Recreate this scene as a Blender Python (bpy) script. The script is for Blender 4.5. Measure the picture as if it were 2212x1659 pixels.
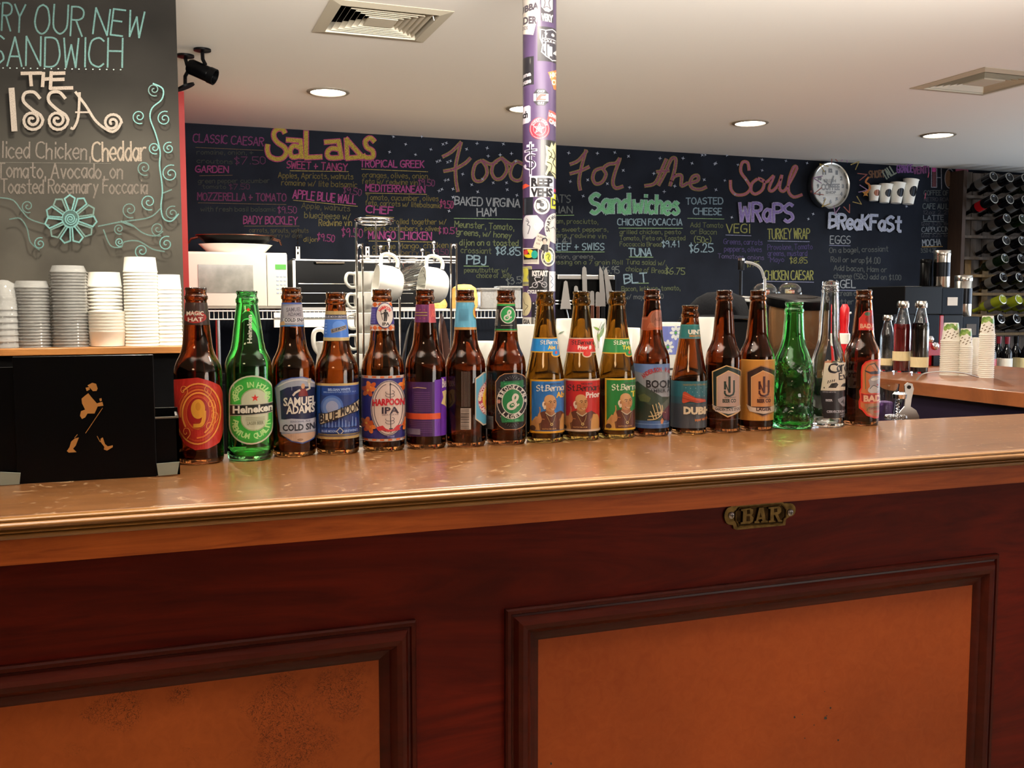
import bpy, bmesh, math, random
from math import sin, cos, pi, radians, atan2, asin, sqrt, degrees
from mathutils import Vector, Matrix

for o in list(bpy.data.objects): bpy.data.objects.remove(o)
SC = bpy.context.scene
COL = SC.collection
rnd = random.Random(7)

# ---------------------------------------------------------------- camera
CAMZ, F_PX = 1.277, 2109.0
YAW, PITCH = radians(20.0), radians(4.72)
cam_d = bpy.data.cameras.new('camera'); cam = bpy.data.objects.new('camera', cam_d); COL.objects.link(cam)
cam_d.sensor_width = 36.0; cam_d.lens = 36.0*F_PX/2212.0; cam_d.clip_start = 0.05
cam.location = (0, 0, CAMZ); cam.rotation_euler = (pi/2-PITCH, 0, -YAW)
SC.camera = cam
# ---------------------------------------------------------------- light
CEIL = 2.30
WALLY = 5.95
w = bpy.data.worlds.new('world'); SC.world = w; w.use_nodes = True
w.node_tree.nodes['Background'].inputs[0].default_value = (0.62, 0.74, 1.0, 1)
w.node_tree.nodes['Background'].inputs[1].default_value = 0.6
def area(name, loc, rot, sx, sy, power, col, shape='RECTANGLE', spread=None):
    l = bpy.data.lights.new(name, 'AREA'); l.shape = shape; l.size = sx; l.size_y = sy; l.energy = power; l.color = col
    if spread: l.spread = spread
    o = bpy.data.objects.new(name, l); COL.objects.link(o); o.location = loc; o.rotation_euler = rot
    return o
# daylight through the street windows behind the camera and at the right end of the room
area('daylight_street', (4.0, -3.8, 1.55), (radians(98), 0, radians(14)), 2.6, 1.3, 70, (1.0, 0.92, 0.84))
area('daylight_side', (7.35, 2.6, 1.35), (radians(108), 0, radians(90)), 4.2, 1.7, 150, (0.72, 0.84, 1.0))
# unseen warm uplights added to brighten the ceiling, then a seating lamp behind the camera
area('ceiling_fill', (1.3, 1.45, 1.93), (radians(116), 0, 0), 3.2, 0.22, 41, (1.0, 0.93, 0.85), spread=radians(100))
area('ceiling_fill_bar', (0.6, 0.3, 1.85), (radians(125), 0, 0), 2.4, 0.3, 90, (1.0, 0.93, 0.85), spread=radians(84))
area('ceiling_fill_right', (5.2, 1.0, 1.5), (radians(152), 0, 0), 1.6, 0.7, 20, (1.0, 0.94, 0.86), spread=radians(112))
area('seating_lamp', (-1.2, -1.2, 2.2), (0, 0, 0), 0.6, 0.6, 13, (1.0, 0.72, 0.45), 'SQUARE')
DOWNLIGHTS = [(0.816, 4.85), (1.86, 4.90), (3.207, 4.85), (4.511, 4.80), (-0.05, 2.75), (0.95, 2.5), (2.1, 2.6), (-0.5, 1.15), (0.55, 1.15), (1.6, 1.15), (2.7, 1.2)]
SC.view_settings.view_transform = 'Standard'; SC.view_settings.look = 'None'
SC.view_settings.gamma = 1.0; SC.view_settings.use_curve_mapping = False
SC.view_settings.exposure = 0.0
SC.cycles.max_bounces = 14; SC.cycles.transmission_bounces = 12; SC.cycles.glossy_bounces = 4; SC.cycles.diffuse_bounces = 4
SC.cycles.transparent_max_bounces = 12; SC.cycles.use_denoising = True; SC.cycles.sample_clamp_indirect = 6.0
SC.cycles.caustics_reflective = False; SC.cycles.caustics_refractive = True; SC.cycles.blur_glossy = 0.5

# ---------------------------------------------------------------- photograph geometry: a pixel's ray met with a real plane
_Fw = Vector((sin(YAW)*cos(PITCH), cos(YAW)*cos(PITCH), -sin(PITCH))); _Rt = Vector((cos(YAW), -sin(YAW), 0)); _Up = _Rt.cross(_Fw)
_C = Vector((0, 0, CAMZ))
def ray(x, y): return _Fw + _Rt*((x-1106)/F_PX) - _Up*((y-829.5)/F_PX)
def onz(x, y, z): d = ray(x, y); return _C + d*((z-CAMZ)/d.z)
def ony(x, y, Y): d = ray(x, y); return _C + d*(Y/d.y)
def at(x, y, d): return _C + ray(x, y)*d

# ---------------------------------------------------------------- materials
def srgb(h):
    if isinstance(h, (tuple, list)): return tuple(h[:3])+(1,)
    h = h.lstrip('#'); v = [int(h[i:i+2], 16)/255 for i in (0, 2, 4)]
    return tuple(c/12.92 if c <= .04045 else ((c+.055)/1.055)**2.4 for c in v)+(1,)
def mat(name, col, rough=.5, metal=0, trans=0, ior=1.5, coat=0, emis=None, estr=0, alpha=1, spec=None, noise=0, nscale=30, bump=0, sss=0):
    m = bpy.data.materials.new(name); m.use_nodes = True; nt = m.node_tree; b = nt.nodes['Principled BSDF']; I = b.inputs
    c = srgb(col); I['Base Color'].default_value = c
    if max(c[:3]) < .02 and spec is None: spec = .15
    I['Roughness'].default_value = rough; I['Metallic'].default_value = metal; I['Transmission Weight'].default_value = trans
    I['IOR'].default_value = ior; I['Coat Weight'].default_value = coat; I['Coat Roughness'].default_value = .12; I['Alpha'].default_value = alpha
    if spec is not None: I['Specular IOR Level'].default_value = spec
    if sss: I['Subsurface Weight'].default_value = sss; I['Subsurface Scale'].default_value = .01
    if emis: I['Emission Color'].default_value = srgb(emis); I['Emission Strength'].default_value = estr
    if noise or bump:
        tc = nt.nodes.new('ShaderNodeTexCoord'); n = nt.nodes.new('ShaderNodeTexNoise'); n.inputs['Scale'].default_value = nscale; n.inputs['Detail'].default_value = 6
        nt.links.new(tc.outputs['Object'], n.inputs['Vector'])
        if noise:
            r = nt.nodes.new('ShaderNodeValToRGB'); r.color_ramp.elements[0].position = .3; r.color_ramp.elements[1].position = .7
            r.color_ramp.elements[0].color = tuple(x*(1-noise) for x in c[:3])+(1,); r.color_ramp.elements[1].color = tuple(min(1, x*(1+noise)) for x in c[:3])+(1,)
            nt.links.new(n.outputs['Fac'], r.inputs['Fac']); nt.links.new(r.outputs['Color'], I['Base Color'])
        if bump:
            bp = nt.nodes.new('ShaderNodeBump'); bp.inputs['Strength'].default_value = bump; bp.inputs['Distance'].default_value = .002
            nt.links.new(n.outputs['Fac'], bp.inputs['Height']); nt.links.new(bp.outputs['Normal'], I['Normal'])
    return m
def wood(name, c1, c2, sc=(1.5, 25, 25), rough=.4, coat=0, dark=None, ringy=0.0, bump=.1, spots=False, c_rough=.1, stain=False, spec=.5):
    m = bpy.data.materials.new(name); m.use_nodes = True; nt = m.node_tree; b = nt.nodes['Principled BSDF']; N = nt.nodes.new; L = nt.links.new
    tc = N('ShaderNodeTexCoord'); mp = N('ShaderNodeMapping'); mp.inputs['Scale'].default_value = sc; L(tc.outputs['Object'], mp.inputs['Vector'])
    n1 = N('ShaderNodeTexNoise'); n1.inputs['Scale'].default_value = 1.6; n1.inputs['Detail'].default_value = 8; n1.inputs['Roughness'].default_value = .62; n1.inputs['Distortion'].default_value = 1.2+ringy
    L(mp.outputs['Vector'], n1.inputs['Vector'])
    r = N('ShaderNodeValToRGB'); e = r.color_ramp.elements; e[0].position = .28; e[1].position = .72; e[0].color = srgb(c1); e[1].color = srgb(c2)
    L(n1.outputs['Fac'], r.inputs['Fac']); out = r.outputs['Color']
    # broad cloudy variation of the stain
    n2 = N('ShaderNodeTexNoise'); n2.inputs['Scale'].default_value = 3.2; n2.inputs['Detail'].default_value = 3; L(tc.outputs['Object'], n2.inputs['Vector'])
    mx = N('ShaderNodeMix'); mx.data_type = 'RGBA'; mx.blend_type = 'MULTIPLY'; r2 = N('ShaderNodeValToRGB'); r2.color_ramp.elements[0].position = .35; r2.color_ramp.elements[1].position = .65
    r2.color_ramp.elements[0].color = (.72, .68, .66, 1); r2.color_ramp.elements[1].color = (1.1, 1.08, 1.05, 1)
    L(n2.outputs['Fac'], r2.inputs['Fac']); mx.inputs[0].default_value = .8; L(out, mx.inputs[6]); L(r2.outputs['Color'], mx.inputs[7]); out = mx.outputs[2]
    if spots:   # pale scuffs and scratches
        n3 = N('ShaderNodeTexNoise'); n3.inputs['Scale'].default_value = 34; n3.inputs['Detail'].default_value = 8; n3.inputs['Distortion'].default_value = 2.5; L(tc.outputs['Object'], n3.inputs['Vector'])
        r3 = N('ShaderNodeValToRGB'); r3.color_ramp.elements[0].position = .61; r3.color_ramp.elements[1].position = .72; r3.color_ramp.elements[0].color = (0,0,0,1); r3.color_ramp.elements[1].color = (.45,.45,.45,1)
        L(n3.outputs['Fac'], r3.inputs['Fac']); m3 = N('ShaderNodeMix'); m3.data_type = 'RGBA'; L(r3.outputs['Color'], m3.inputs[0]); L(out, m3.inputs[6]); m3.inputs[7].default_value = srgb('#d8b48c'); out = m3.outputs[2]
    if stain:   # crazed dark scratching, in patches
        n4 = N('ShaderNodeTexVoronoi'); n4.feature = 'DISTANCE_TO_EDGE'; n4.inputs['Scale'].default_value = 170
        nd = N('ShaderNodeTexNoise'); nd.inputs['Scale'].default_value = 30; nd.inputs['Detail'].default_value = 5; L(tc.outputs['Object'], nd.inputs['Vector'])
        ad = N('ShaderNodeMix'); ad.data_type = 'RGBA'; ad.inputs[0].default_value = .12; L(tc.outputs['Object'], ad.inputs[6]); L(nd.outputs['Color'], ad.inputs[7]); L(ad.outputs[2], n4.inputs['Vector'])
        r4 = N('ShaderNodeValToRGB'); r4.color_ramp.elements[0].position = .015; r4.color_ramp.elements[1].position = .06; r4.color_ramp.elements[0].color = (.8,.8,.8,1); r4.color_ramp.elements[1].color = (0,0,0,1); L(n4.outputs['Distance'], r4.inputs['Fac'])
        acc = None      # each patch of scratches has its own place and size on the panel
        for (sx_, sz_, sr_) in stain:
            vm = N('ShaderNodeVectorMath'); vm.operation = 'DISTANCE'; cx_ = N('ShaderNodeVectorMath'); cx_.operation = 'MULTIPLY'; L(tc.outputs['Object'], cx_.inputs[0]); cx_.inputs[1].default_value = (1, 0, 1)
            L(cx_.outputs[0], vm.inputs[0]); vm.inputs[1].default_value = (sx_, 0, sz_)
            mr = N('ShaderNodeMapRange'); mr.inputs['From Min'].default_value = sr_; mr.inputs['From Max'].default_value = sr_*.25; L(vm.outputs['Value'], mr.inputs['Value'])
            if acc is None: acc = mr.outputs[0]
            else: mm_ = N('ShaderNodeMath'); mm_.operation = 'MAXIMUM'; L(acc, mm_.inputs[0]); L(mr.outputs[0], mm_.inputs[1]); acc = mm_.outputs[0]
        n5 = N('ShaderNodeTexNoise'); n5.inputs['Scale'].default_value = 26; n5.inputs['Detail'].default_value = 6; L(tc.outputs['Object'], n5.inputs['Vector'])
        mq = N('ShaderNodeMath'); mq.operation = 'MULTIPLY_ADD'; L(acc, mq.inputs[0]); mq.inputs[1].default_value = .42; L(n5.outputs['Fac'], mq.inputs[2])
        r5 = N('ShaderNodeMapRange'); r5.inputs['From Min'].default_value = .62; r5.inputs['From Max'].default_value = .82; L(mq.outputs[0], r5.inputs['Value'])
        mu = N('ShaderNodeMath'); mu.operation = 'MULTIPLY'; L(r4.outputs['Color'], mu.inputs[0]); L(r5.outputs[0], mu.inputs[1])
        m5 = N('ShaderNodeMix'); m5.data_type = 'RGBA'; L(mu.outputs[0], m5.inputs[0]); L(out, m5.inputs[6]); m5.inputs[7].default_value = srgb('#1c1008'); out = m5.outputs[2]
    L(out, b.inputs['Base Color']); b.inputs['Roughness'].default_value = rough; b.inputs['Coat Weight'].default_value = coat; b.inputs['Coat Roughness'].default_value = c_rough; b.inputs['Specular IOR Level'].default_value = spec
    if bump:
        bp = N('ShaderNodeBump'); bp.inputs['Strength'].default_value = bump; bp.inputs['Distance'].default_value = .0008; L(n1.outputs['Fac'], bp.inputs['Height']); L(bp.outputs['Normal'], b.inputs['Normal'])
    return m
def attr_mat(name, rough=.4, gain=1, patch=0, under=None, nscale=900, coat=0, metal=0):
    m = bpy.data.materials.new(name); m.use_nodes = True; nt = m.node_tree; b = nt.nodes['Principled BSDF']; N = nt.nodes.new; L = nt.links.new
    a = N('ShaderNodeVertexColor'); a.layer_name = 'Col'; out = a.outputs['Color']
    if patch:
        tc = N('ShaderNodeTexCoord'); n = N('ShaderNodeTexNoise'); n.inputs['Scale'].default_value = nscale; n.inputs['Detail'].default_value = 4; L(tc.outputs['Object'], n.inputs['Vector'])
        r = N('ShaderNodeValToRGB'); r.color_ramp.elements[0].position = .36; r.color_ramp.elements[1].position = .6; r.color_ramp.elements[0].color = (1-patch,)*3+(1,); L(n.outputs['Fac'], r.inputs['Fac'])
        mx = N('ShaderNodeMix'); mx.data_type = 'RGBA'; L(r.outputs['Color'], mx.inputs[0]); mx.inputs[6].default_value = srgb(under); L(out, mx.inputs[7]); out = mx.outputs[2]
    if gain != 1:
        g = N('ShaderNodeMix'); g.data_type = 'RGBA'; g.blend_type = 'MULTIPLY'; g.inputs[0].default_value = 1; L(out, g.inputs[6]); g.inputs[7].default_value = (gain,)*3+(1,); out = g.outputs[2]
    L(out, b.inputs['Base Color']); b.inputs['Roughness'].default_value = rough; b.inputs['Coat Weight'].default_value = coat; b.inputs['Metallic'].default_value = metal
    return m

M = dict(
 ceiling=mat('ceiling_paint', '#ece8e0', .9, bump=.15, nscale=60), board=mat('chalkboard_navy', '#161a23', .85, noise=.3, spec=.12, nscale=5),
 board2=mat('chalkboard_grey', '#211f1c', .85, spec=.12, noise=.4, nscale=2.5), red=mat('red_paint', '#b01f1a', .5), plaster=mat('plaster', '#9d8a72', .9),
 floor=mat('floor_tile', '#a89880', .5, noise=.15, nscale=3), blackwood=mat('black_laminate', '#08080a', .35),
 bartop=wood('bar_top_laminate', '#643f20', '#7a5029', (2, 40, 40), .36, coat=.55, spots=True, bump=.02, c_rough=.13),
 nosing=wood('bar_nosing_oak', '#74481e', '#966a30', (1.5, 60, 60), .36, coat=.35, c_rough=.22),
 fascia=wood('bar_fascia_oak', '#7c3614', '#a65420', (2.0, 30, 30), .42, ringy=2.2, spec=.25),
 mahog=wood('mahogany', '#440d08', '#681a0d', (1.3, 9, 9), .5, coat=0, ringy=3, spec=.12),
 mould=wood('mahogany_moulding', '#340d07', '#4c160c', (2, 20, 20), .32, spec=.16),
 panel=wood('panel_inset', '#96431a', '#a24e20', (40, 40, 40), .5, spec=.2, bump=.15), panel2=wood('panel_inset_scratched', '#94461c', '#a25020', (40, 40, 40), .5, spec=.2, stain=[(ony(x_, y_, 1.083).x-.5, ony(x_, y_, 1.083).z, r_) for x_, y_, r_ in ((262, 1515, .05), (640, 1600, .075), (735, 1500, .055), (600, 1530, .05), (385, 1508, .02), (200, 1545, .02))], bump=.15),
 leg=wood('worktop_wood', '#7a4526', '#9c5c34', (3, 3, 3), .4, coat=.3), shelf=wood('shelf_wood', '#8f5c2c', '#b87c40', (2, 30, 30), .45, coat=.2),
 amber=mat('amber_glass', (.47, .20, .06), .015, trans=1, ior=1.5), ambdark=mat('dark_amber_glass', (.36, .125, .04), .015, trans=1, ior=1.5),
 olive=mat('olive_glass', (.46, .28, .07), .015, trans=1, ior=1.5), green=mat('green_glass', (.26, .80, .32), .015, trans=1, ior=1.5),
 clear=mat('clear_glass', (.97, .99, .98), .01, trans=1, ior=1.48), chrome=mat('chrome', '#e6e6ea', .12, 1), steel=mat('brushed_steel', '#b9b7b2', .28, 1),
 brass=mat('aged_brass', '#68532f', .52, 1, noise=.4, nscale=120, bump=.3), brassdk=mat('brass_field', '#3a2a18', .6, 1, noise=.4, nscale=160), screw=mat('screw_steel', '#a8a0a0', .35, 1),
 white=mat('white_ceramic', '#f1efe8', .18, coat=.4), whitep=mat('white_plastic', '#eeebe2', .4), enamel=mat('white_enamel', '#c9c3b8', .35), paper=mat('white_paper', '#f4f0e4', .7), black=mat('black_plastic', '#070708', .35),
 gloss=mat('gloss_black', '#040405', .3, spec=.12), blackcloth=mat('black_cloth', '#0b0c10', .95, bump=.6, nscale=120), emit=mat('lamp_glow', '#ffffff', .5, emis='#fff2dc', estr=14), trim=mat('lamp_trim', '#8d8577', .4),
 vent=mat('vent_enamel', '#c9c1ad', .5), dark=mat('duct_dark', '#17120f', .9), print_=attr_mat('printed_paper', .38, gain=.88, coat=.15), sticker=attr_mat('sticker_vinyl', .3, coat=.3), foil=attr_mat('foil_print', .3, metal=.55),
 chalk=attr_mat('chalk', .95, patch=.62, under='#161a23', nscale=260), chalk2=attr_mat('chalk_on_grey', .95, patch=.4, under='#282623', nscale=420), purple=mat('purple_pole_paint', '#3c2c4a', .35, noise=.15, nscale=8, coat=.2),
 wine=mat('dark_wine_glass', '#0a090c', .08, coat=.5), wgreen=mat('green_wine_glass', '#0d1a08', .08, coat=.5), wyell=mat('white_wine_glass', '#a9b32c', .1, trans=.35), wlabel=mat('wine_label', '#5e5a56', .7),
 capsule=mat('burgundy_capsule', '#6c1424', .35), barn=wood('barn_wood', '#3d352f', '#6b5f55', (14, 14, 1.4), .8), barnside=wood('rack_side_wood', '#32231a', '#4a3629', (14, 14, 1.2), .7), knotty=wood('rack_pine', '#6a5230', '#8c7044', (14, 14, 2), .7),
 lidp=mat('clear_plastic', (.97, .97, .95), .10, trans=.8, ior=1.3), amberp=mat('amber_hopper', (.62, .38, .20), .1, trans=.85, ior=1.3), red_s=mat('red_syrup', (.30, .02, .02), .03, trans=.5), dark_s=mat('dark_syrup', '#0a0306', .05, coat=.5),
 cream=mat('cream_label', '#e6d6a6', .7), cake=mat('pastry', '#dba85c', .7, noise=.25, nscale=40, bump=.5), tin=mat('tin', '#c9c6be', .22, 1), blue=mat('dark_blue_carton', '#0b1420', .5), redp=mat('red_plastic', '#b3121a', .25),
 green_s=mat('screen_green', '#3a7a2a', .4, emis='#3fae2c', estr=.6), mirror=mat('oven_glass', '#050505', .25, spec=.12), mwin=mat('microwave_window', '#8a8982', .1, coat=1, noise=.3, nscale=14), dmetal=mat('dark_metal', '#24262a', .25, .8), copper=mat('bronze_metal', '#6a4436', .25, .8),  # microwave window: pale grey colour stands in for the reflection on its glass
 tape=mat('clear_tape', '#8e9488', .3, alpha=.75), gold=mat('gold_print', '#a8743c', .4, .2), glassw=mat('window_glass', (.9, .92, .95), .03, alpha=.10), beans=mat('coffee_beans', '#2a1408', .4, bump=1, nscale=120))

# brightness painted into the grey board's colour: paler lower down, broken up by noise
_m = M['board2']; _nt = _m.node_tree; _b = _nt.nodes['Principled BSDF']; _src = _b.inputs['Base Color'].links[0].from_socket
_tc = _nt.nodes.new('ShaderNodeTexCoord'); _sx = _nt.nodes.new('ShaderNodeSeparateXYZ'); _nt.links.new(_tc.outputs['Object'], _sx.inputs[0])
_n = _nt.nodes.new('ShaderNodeTexNoise'); _n.inputs['Scale'].default_value = 3.5; _n.inputs['Detail'].default_value = 5; _nt.links.new(_tc.outputs['Object'], _n.inputs['Vector'])
_r = _nt.nodes.new('ShaderNodeMapRange'); _r.inputs['From Min'].default_value = 1.95; _r.inputs['From Max'].default_value = 1.25; _nt.links.new(_sx.outputs['Z'], _r.inputs['Value'])
_u = _nt.nodes.new('ShaderNodeMath'); _u.operation = 'MULTIPLY'; _nt.links.new(_r.outputs[0], _u.inputs[0]); _nt.links.new(_n.outputs['Fac'], _u.inputs[1])
_x = _nt.nodes.new('ShaderNodeMix'); _x.data_type = 'RGBA'; _nt.links.new(_u.outputs[0], _x.inputs[0]); _nt.links.new(_src, _x.inputs[6]); _x.inputs[7].default_value = srgb('#747066'); _nt.links.new(_x.outputs[2], _b.inputs['Base Color'])
# ---------------------------------------------------------------- object helpers
def tag(o, label=None, cat=None, group=None, kind=None):
    if label: o['label'] = label
    if cat: o['category'] = cat
    if group: o['group'] = group
    if kind: o['kind'] = kind
    return o
def thing(name, label, cat, loc=(0, 0, 0), rz=0, group=None):
    o = bpy.data.objects.new(name, None); o.empty_display_size = .05; COL.objects.link(o); o.location = loc; o.rotation_euler = (0, 0, rz)
    return tag(o, label, cat, group)
def obj(name, me, parent=None, loc=None):
    o = bpy.data.objects.new(name, me); COL.objects.link(o)
    if parent: o.parent = parent
    if loc is not None: o.location = loc
    return o
def copy_tree(o, parent=None):
    c = o.copy(); COL.objects.link(c); c.parent = parent
    for ch in o.children: copy_tree(ch, c)
    return c
def smooth_line(P, n=4):
    out = []
    for i in range(len(P)-1):
        a = P[max(i-1, 0)]; b = P[i]; c = P[i+1]; d = P[min(i+2, len(P)-1)]
        for k in range(n):
            t = k/n
            out.append(tuple(.5*((2*b[j])+(-a[j]+c[j])*t+(2*a[j]-5*b[j]+4*c[j]-d[j])*t*t+(-a[j]+3*b[j]-3*c[j]+d[j])*t**3) for j in range(len(b))))
    out.append(tuple(P[-1])); return out
class MB:
    def __init__(s): s.v = []; s.f = []; s.sm = []
    def add(s, v, f, smooth=False, M4=None):
        n = len(s.v)
        if M4 is not None: v = [M4 @ Vector(p) for p in v]
        s.v += [tuple(p) for p in v]; s.f += [tuple(i+n for i in q) for q in f]; s.sm += [smooth]*len(f); return s
    def box(s, a, b, M4=None, bev=0):
        x0, y0, z0 = a; x1, y1, z1 = b
        if not bev:
            v = [(x0,y0,z0),(x1,y0,z0),(x1,y1,z0),(x0,y1,z0),(x0,y0,z1),(x1,y0,z1),(x1,y1,z1),(x0,y1,z1)]
            return s.add(v, [(0,3,2,1),(4,5,6,7),(0,1,5,4),(1,2,6,5),(2,3,7,6),(3,0,4,7)], False, M4)
        bm = bmesh.new(); bmesh.ops.create_cube(bm, size=1)
        for q in bm.verts: q.co = Vector(((x0+x1)/2+q.co.x*(x1-x0), (y0+y1)/2+q.co.y*(y1-y0), (z0+z1)/2+q.co.z*(z1-z0)))
        bmesh.ops.bevel(bm, geom=bm.edges[:], offset=bev, segments=2, affect='EDGES', profile=.6)
        bm.verts.index_update(); s.add([q.co.copy() for q in bm.verts], [[q.index for q in f.verts] for f in bm.faces], False, M4); bm.free(); return s
    def lathe(s, prof, c=(0,0,0), n=32, M4=None, fn=None, close=False):
        v = []; f = []; m = len(prof)
        for (r, z) in prof:
            for k in range(n):
                a = 2*pi*k/n; rr = r if fn is None else r*fn(a, z)
                v.append((c[0]+rr*sin(a), c[1]-rr*cos(a), c[2]+z))
        for i in range(m-1 if not close else m):
            for k in range(n):
                a, b = i*n+k, i*n+(k+1) % n; c2, d = ((i+1) % m)*n+(k+1) % n, ((i+1) % m)*n+k
                f.append((a, b, c2, d))
        if not close:
            f.append(tuple(range(n-1, -1, -1))); f.append(tuple((m-1)*n+k for k in range(n)))
        return s.add(v, f, True, M4)
    def tube(s, P, r, n=8, closed=False, M4=None, caps=True):
        P = [Vector(p) for p in P]; m = len(P); v = []; f = []; up = None
        for i, p in enumerate(P):
            t = (P[(i+1) % m]-P[i-1]) if closed else (P[min(i+1, m-1)]-P[max(i-1, 0)])
            t.normalize()
            if up is None: up = Vector((0,0,1)) if abs(t.z) < .9 else Vector((1,0,0))
            a = up.cross(t)
            if a.length < 1e-6: a = Vector((0,1,0)).cross(t)
            a.normalize(); b = t.cross(a); up = b
            rr = r[i] if isinstance(r, (list, tuple)) else r
            for k in range(n): v.append(p+a*rr*cos(2*pi*k/n)+b*rr*sin(2*pi*k/n))
        for i in range(m if closed else m-1):
            for k in range(n): f.append((i*n+k, i*n+(k+1) % n, ((i+1) % m)*n+(k+1) % n, ((i+1) % m)*n+k))
        if not closed and caps: f.append(tuple(range(n-1, -1, -1))); f.append(tuple((m-1)*n+k for k in range(n)))
        return s.add(v, f, True, M4)
    def prism(s, out, d0, d1, M4=None):     # outline in (x,z), extruded along y
        n = len(out); v = [(x, d0, z) for x, z in out]+[(x, d1, z) for x, z in out]
        f = [tuple(range(n)), tuple(range(2*n-1, n-1, -1))]+[(i, i+n, (i+1) % n+n, (i+1) % n) for i in range(n)]
        return s.add(v, f, False, M4)
    def mesh(s, name, m, sharp=40):
        me = bpy.data.meshes.new(name); me.from_pydata(s.v, [], s.f); me.polygons.foreach_set('use_smooth', s.sm)
        me.materials.append(m)
        bm = bmesh.new(); bm.from_mesh(me); bmesh.ops.recalc_face_normals(bm, faces=bm.faces); bm.to_mesh(me); bm.free()
        if any(s.sm):
            try: me.set_sharp_from_angle(angle=radians(sharp))
            except Exception: pass
        me.update(); return me
    def build(s, name, m, parent=None, world=False, **k):
        if world and parent is not None:      # vertices given in world space under an unrotated parent
            l = parent.location; p = parent.parent
            while p is not None: l = l+p.location; p = p.parent
            s.v = [(a-l[0], b-l[1], c-l[2]) for a, b, c in s.v]
        return obj(name, s.mesh(name, m, **k), parent)

# ---------------------------------------------------------------- handwriting font (single strokes) and printed type
GL = {'A':'033c63;1656','B':'030c;~0c3c5b593808;~0838575534 03','C':'~6b4c1b0806144364','D':'030c;~0c3c5b68665433 03','E':'5c0c0353;0848','F':'5c0c03;0848',
'G':'~6b4c1b0806144364;646737','H':'030c;636c;0868','I':'131c','J':'~4c45331304','K':'030c;5c07;1853','L':'0c0353','M':'030c376c63','N':'030c636c',
'O':'~3c1b0806143354 66685b3c','P':'030c;~0c3c5b593808','Q':'~3c1b0806143354 66685b3c;4562','R':'030c;~0c3c5b593808;2853','S':'~5b3c1b0a18475544230 4','T':'0c6c;3c33',
'U':'~0c0614335466 6c','V':'0c336c','W':'0c133a536c','X':'0c63;6c03','Y':'0c386c;3833','Z':'0c6c0363',
'0':'~2c0b07052345484a2c','1':'1a2c23','2':'~0a1c3c4a3703;0353','3':'~0b2c4b4918;~1839564423 04','4':'3c0656;3c33','5':'5c0c08;~0838565423 04','6':'~4c1a0604234456 4717 06','7':'0c5c13','8':'~3817092b4c5a3816 0523445638','9':'~4a2c0a0828 4a;4a43',
'$':'~4a2b0a19 36453 414;2d22','.':'1314','/':'034c','(':'~2d0a0522','(':'~2d0a0522',')':'~0d2a2502','-':'0737',"'":'0c0a',',':'1411','&':'0757;2a24','+':'0646;2824','#':'131c;333c;0949;0646','!':'1c16;1314',
'a':'~4829070514 2346;4943','b':'0c03;~0729485523 05','c':'~4829070514 2344','d':'4c43;~4829070523 46','e':'0646;~464829070523 44','f':'~4c3c1a13;0939','g':'~4829070523 46;~49 4110 01','h':'0c03;~0729484743',
'i':'1913;1b1c','j':'~29211001;2b2c','k':'0c03;4905;2643','l':'1c13','m':'0903;~0729373433;~3759676463','n':'0903;~0729484743','o':'~290705234547 29','p':'0900;~0729474523 05','q':'~4829070523 46;4940','r':'0903;~072949',
's':'~4829180 7274544230 4','t':'2c2433 43;0949','u':'~090523 4649;4943','v':'092349','w':'0913375369','x':'0943;4903','y':'0924;4900','z':'09490343',' ':''}
_gc = {}
def glyph(ch, n=3):
    k = (ch, n)
    if k in _gc: return _gc[k]
    st = []; mx = 0
    for part in GL.get(ch, '').replace(' ', '').split(';'):
        if not part: continue
        sm = part[0] == '~'; q = part.lstrip('~')
        P = [(int(q[i], 16), int(q[i+1], 16)-3) for i in range(0, len(q)-1, 2)]
        mx = max(mx, max(p[0] for p in P)); st.append((smooth_line(P, n) if sm else P, sm))
    _gc[k] = (st, mx+1.7 if ch != ' ' else 3.2); return _gc[k]
_tc = {}
def type_mesh(txt, bold):
    k = (txt, bold)
    if k in _tc: return _tc[k]
    cu = bpy.data.curves.new('t', 'FONT'); cu.body = txt; cu.size = 1; cu.resolution_u = 2; cu.offset = bold
    o = bpy.data.objects.new('t', cu); COL.objects.link(o); dg = bpy.context.evaluated_depsgraph_get(); me = o.evaluated_get(dg).to_mesh()
    v = [(p.co.x, p.co.y) for p in me.vertices]; f = [tuple(q.vertices) for q in me.polygons]
    o.evaluated_get(dg).to_mesh_clear(); bpy.data.objects.remove(o); bpy.data.curves.remove(cu)
    x0 = min(p[0] for p in v); x1 = max(p[0] for p in v)
    y1 = max(p[1] for p in v); y0 = 0.0 if not any(c in 'gjpqy,' for c in txt) else 0.0
    v = [((x-x0)/(x1-x0), (y-y0)/(y1-y0)) for x, y in v]; _tc[k] = (v, f); return _tc[k]
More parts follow.
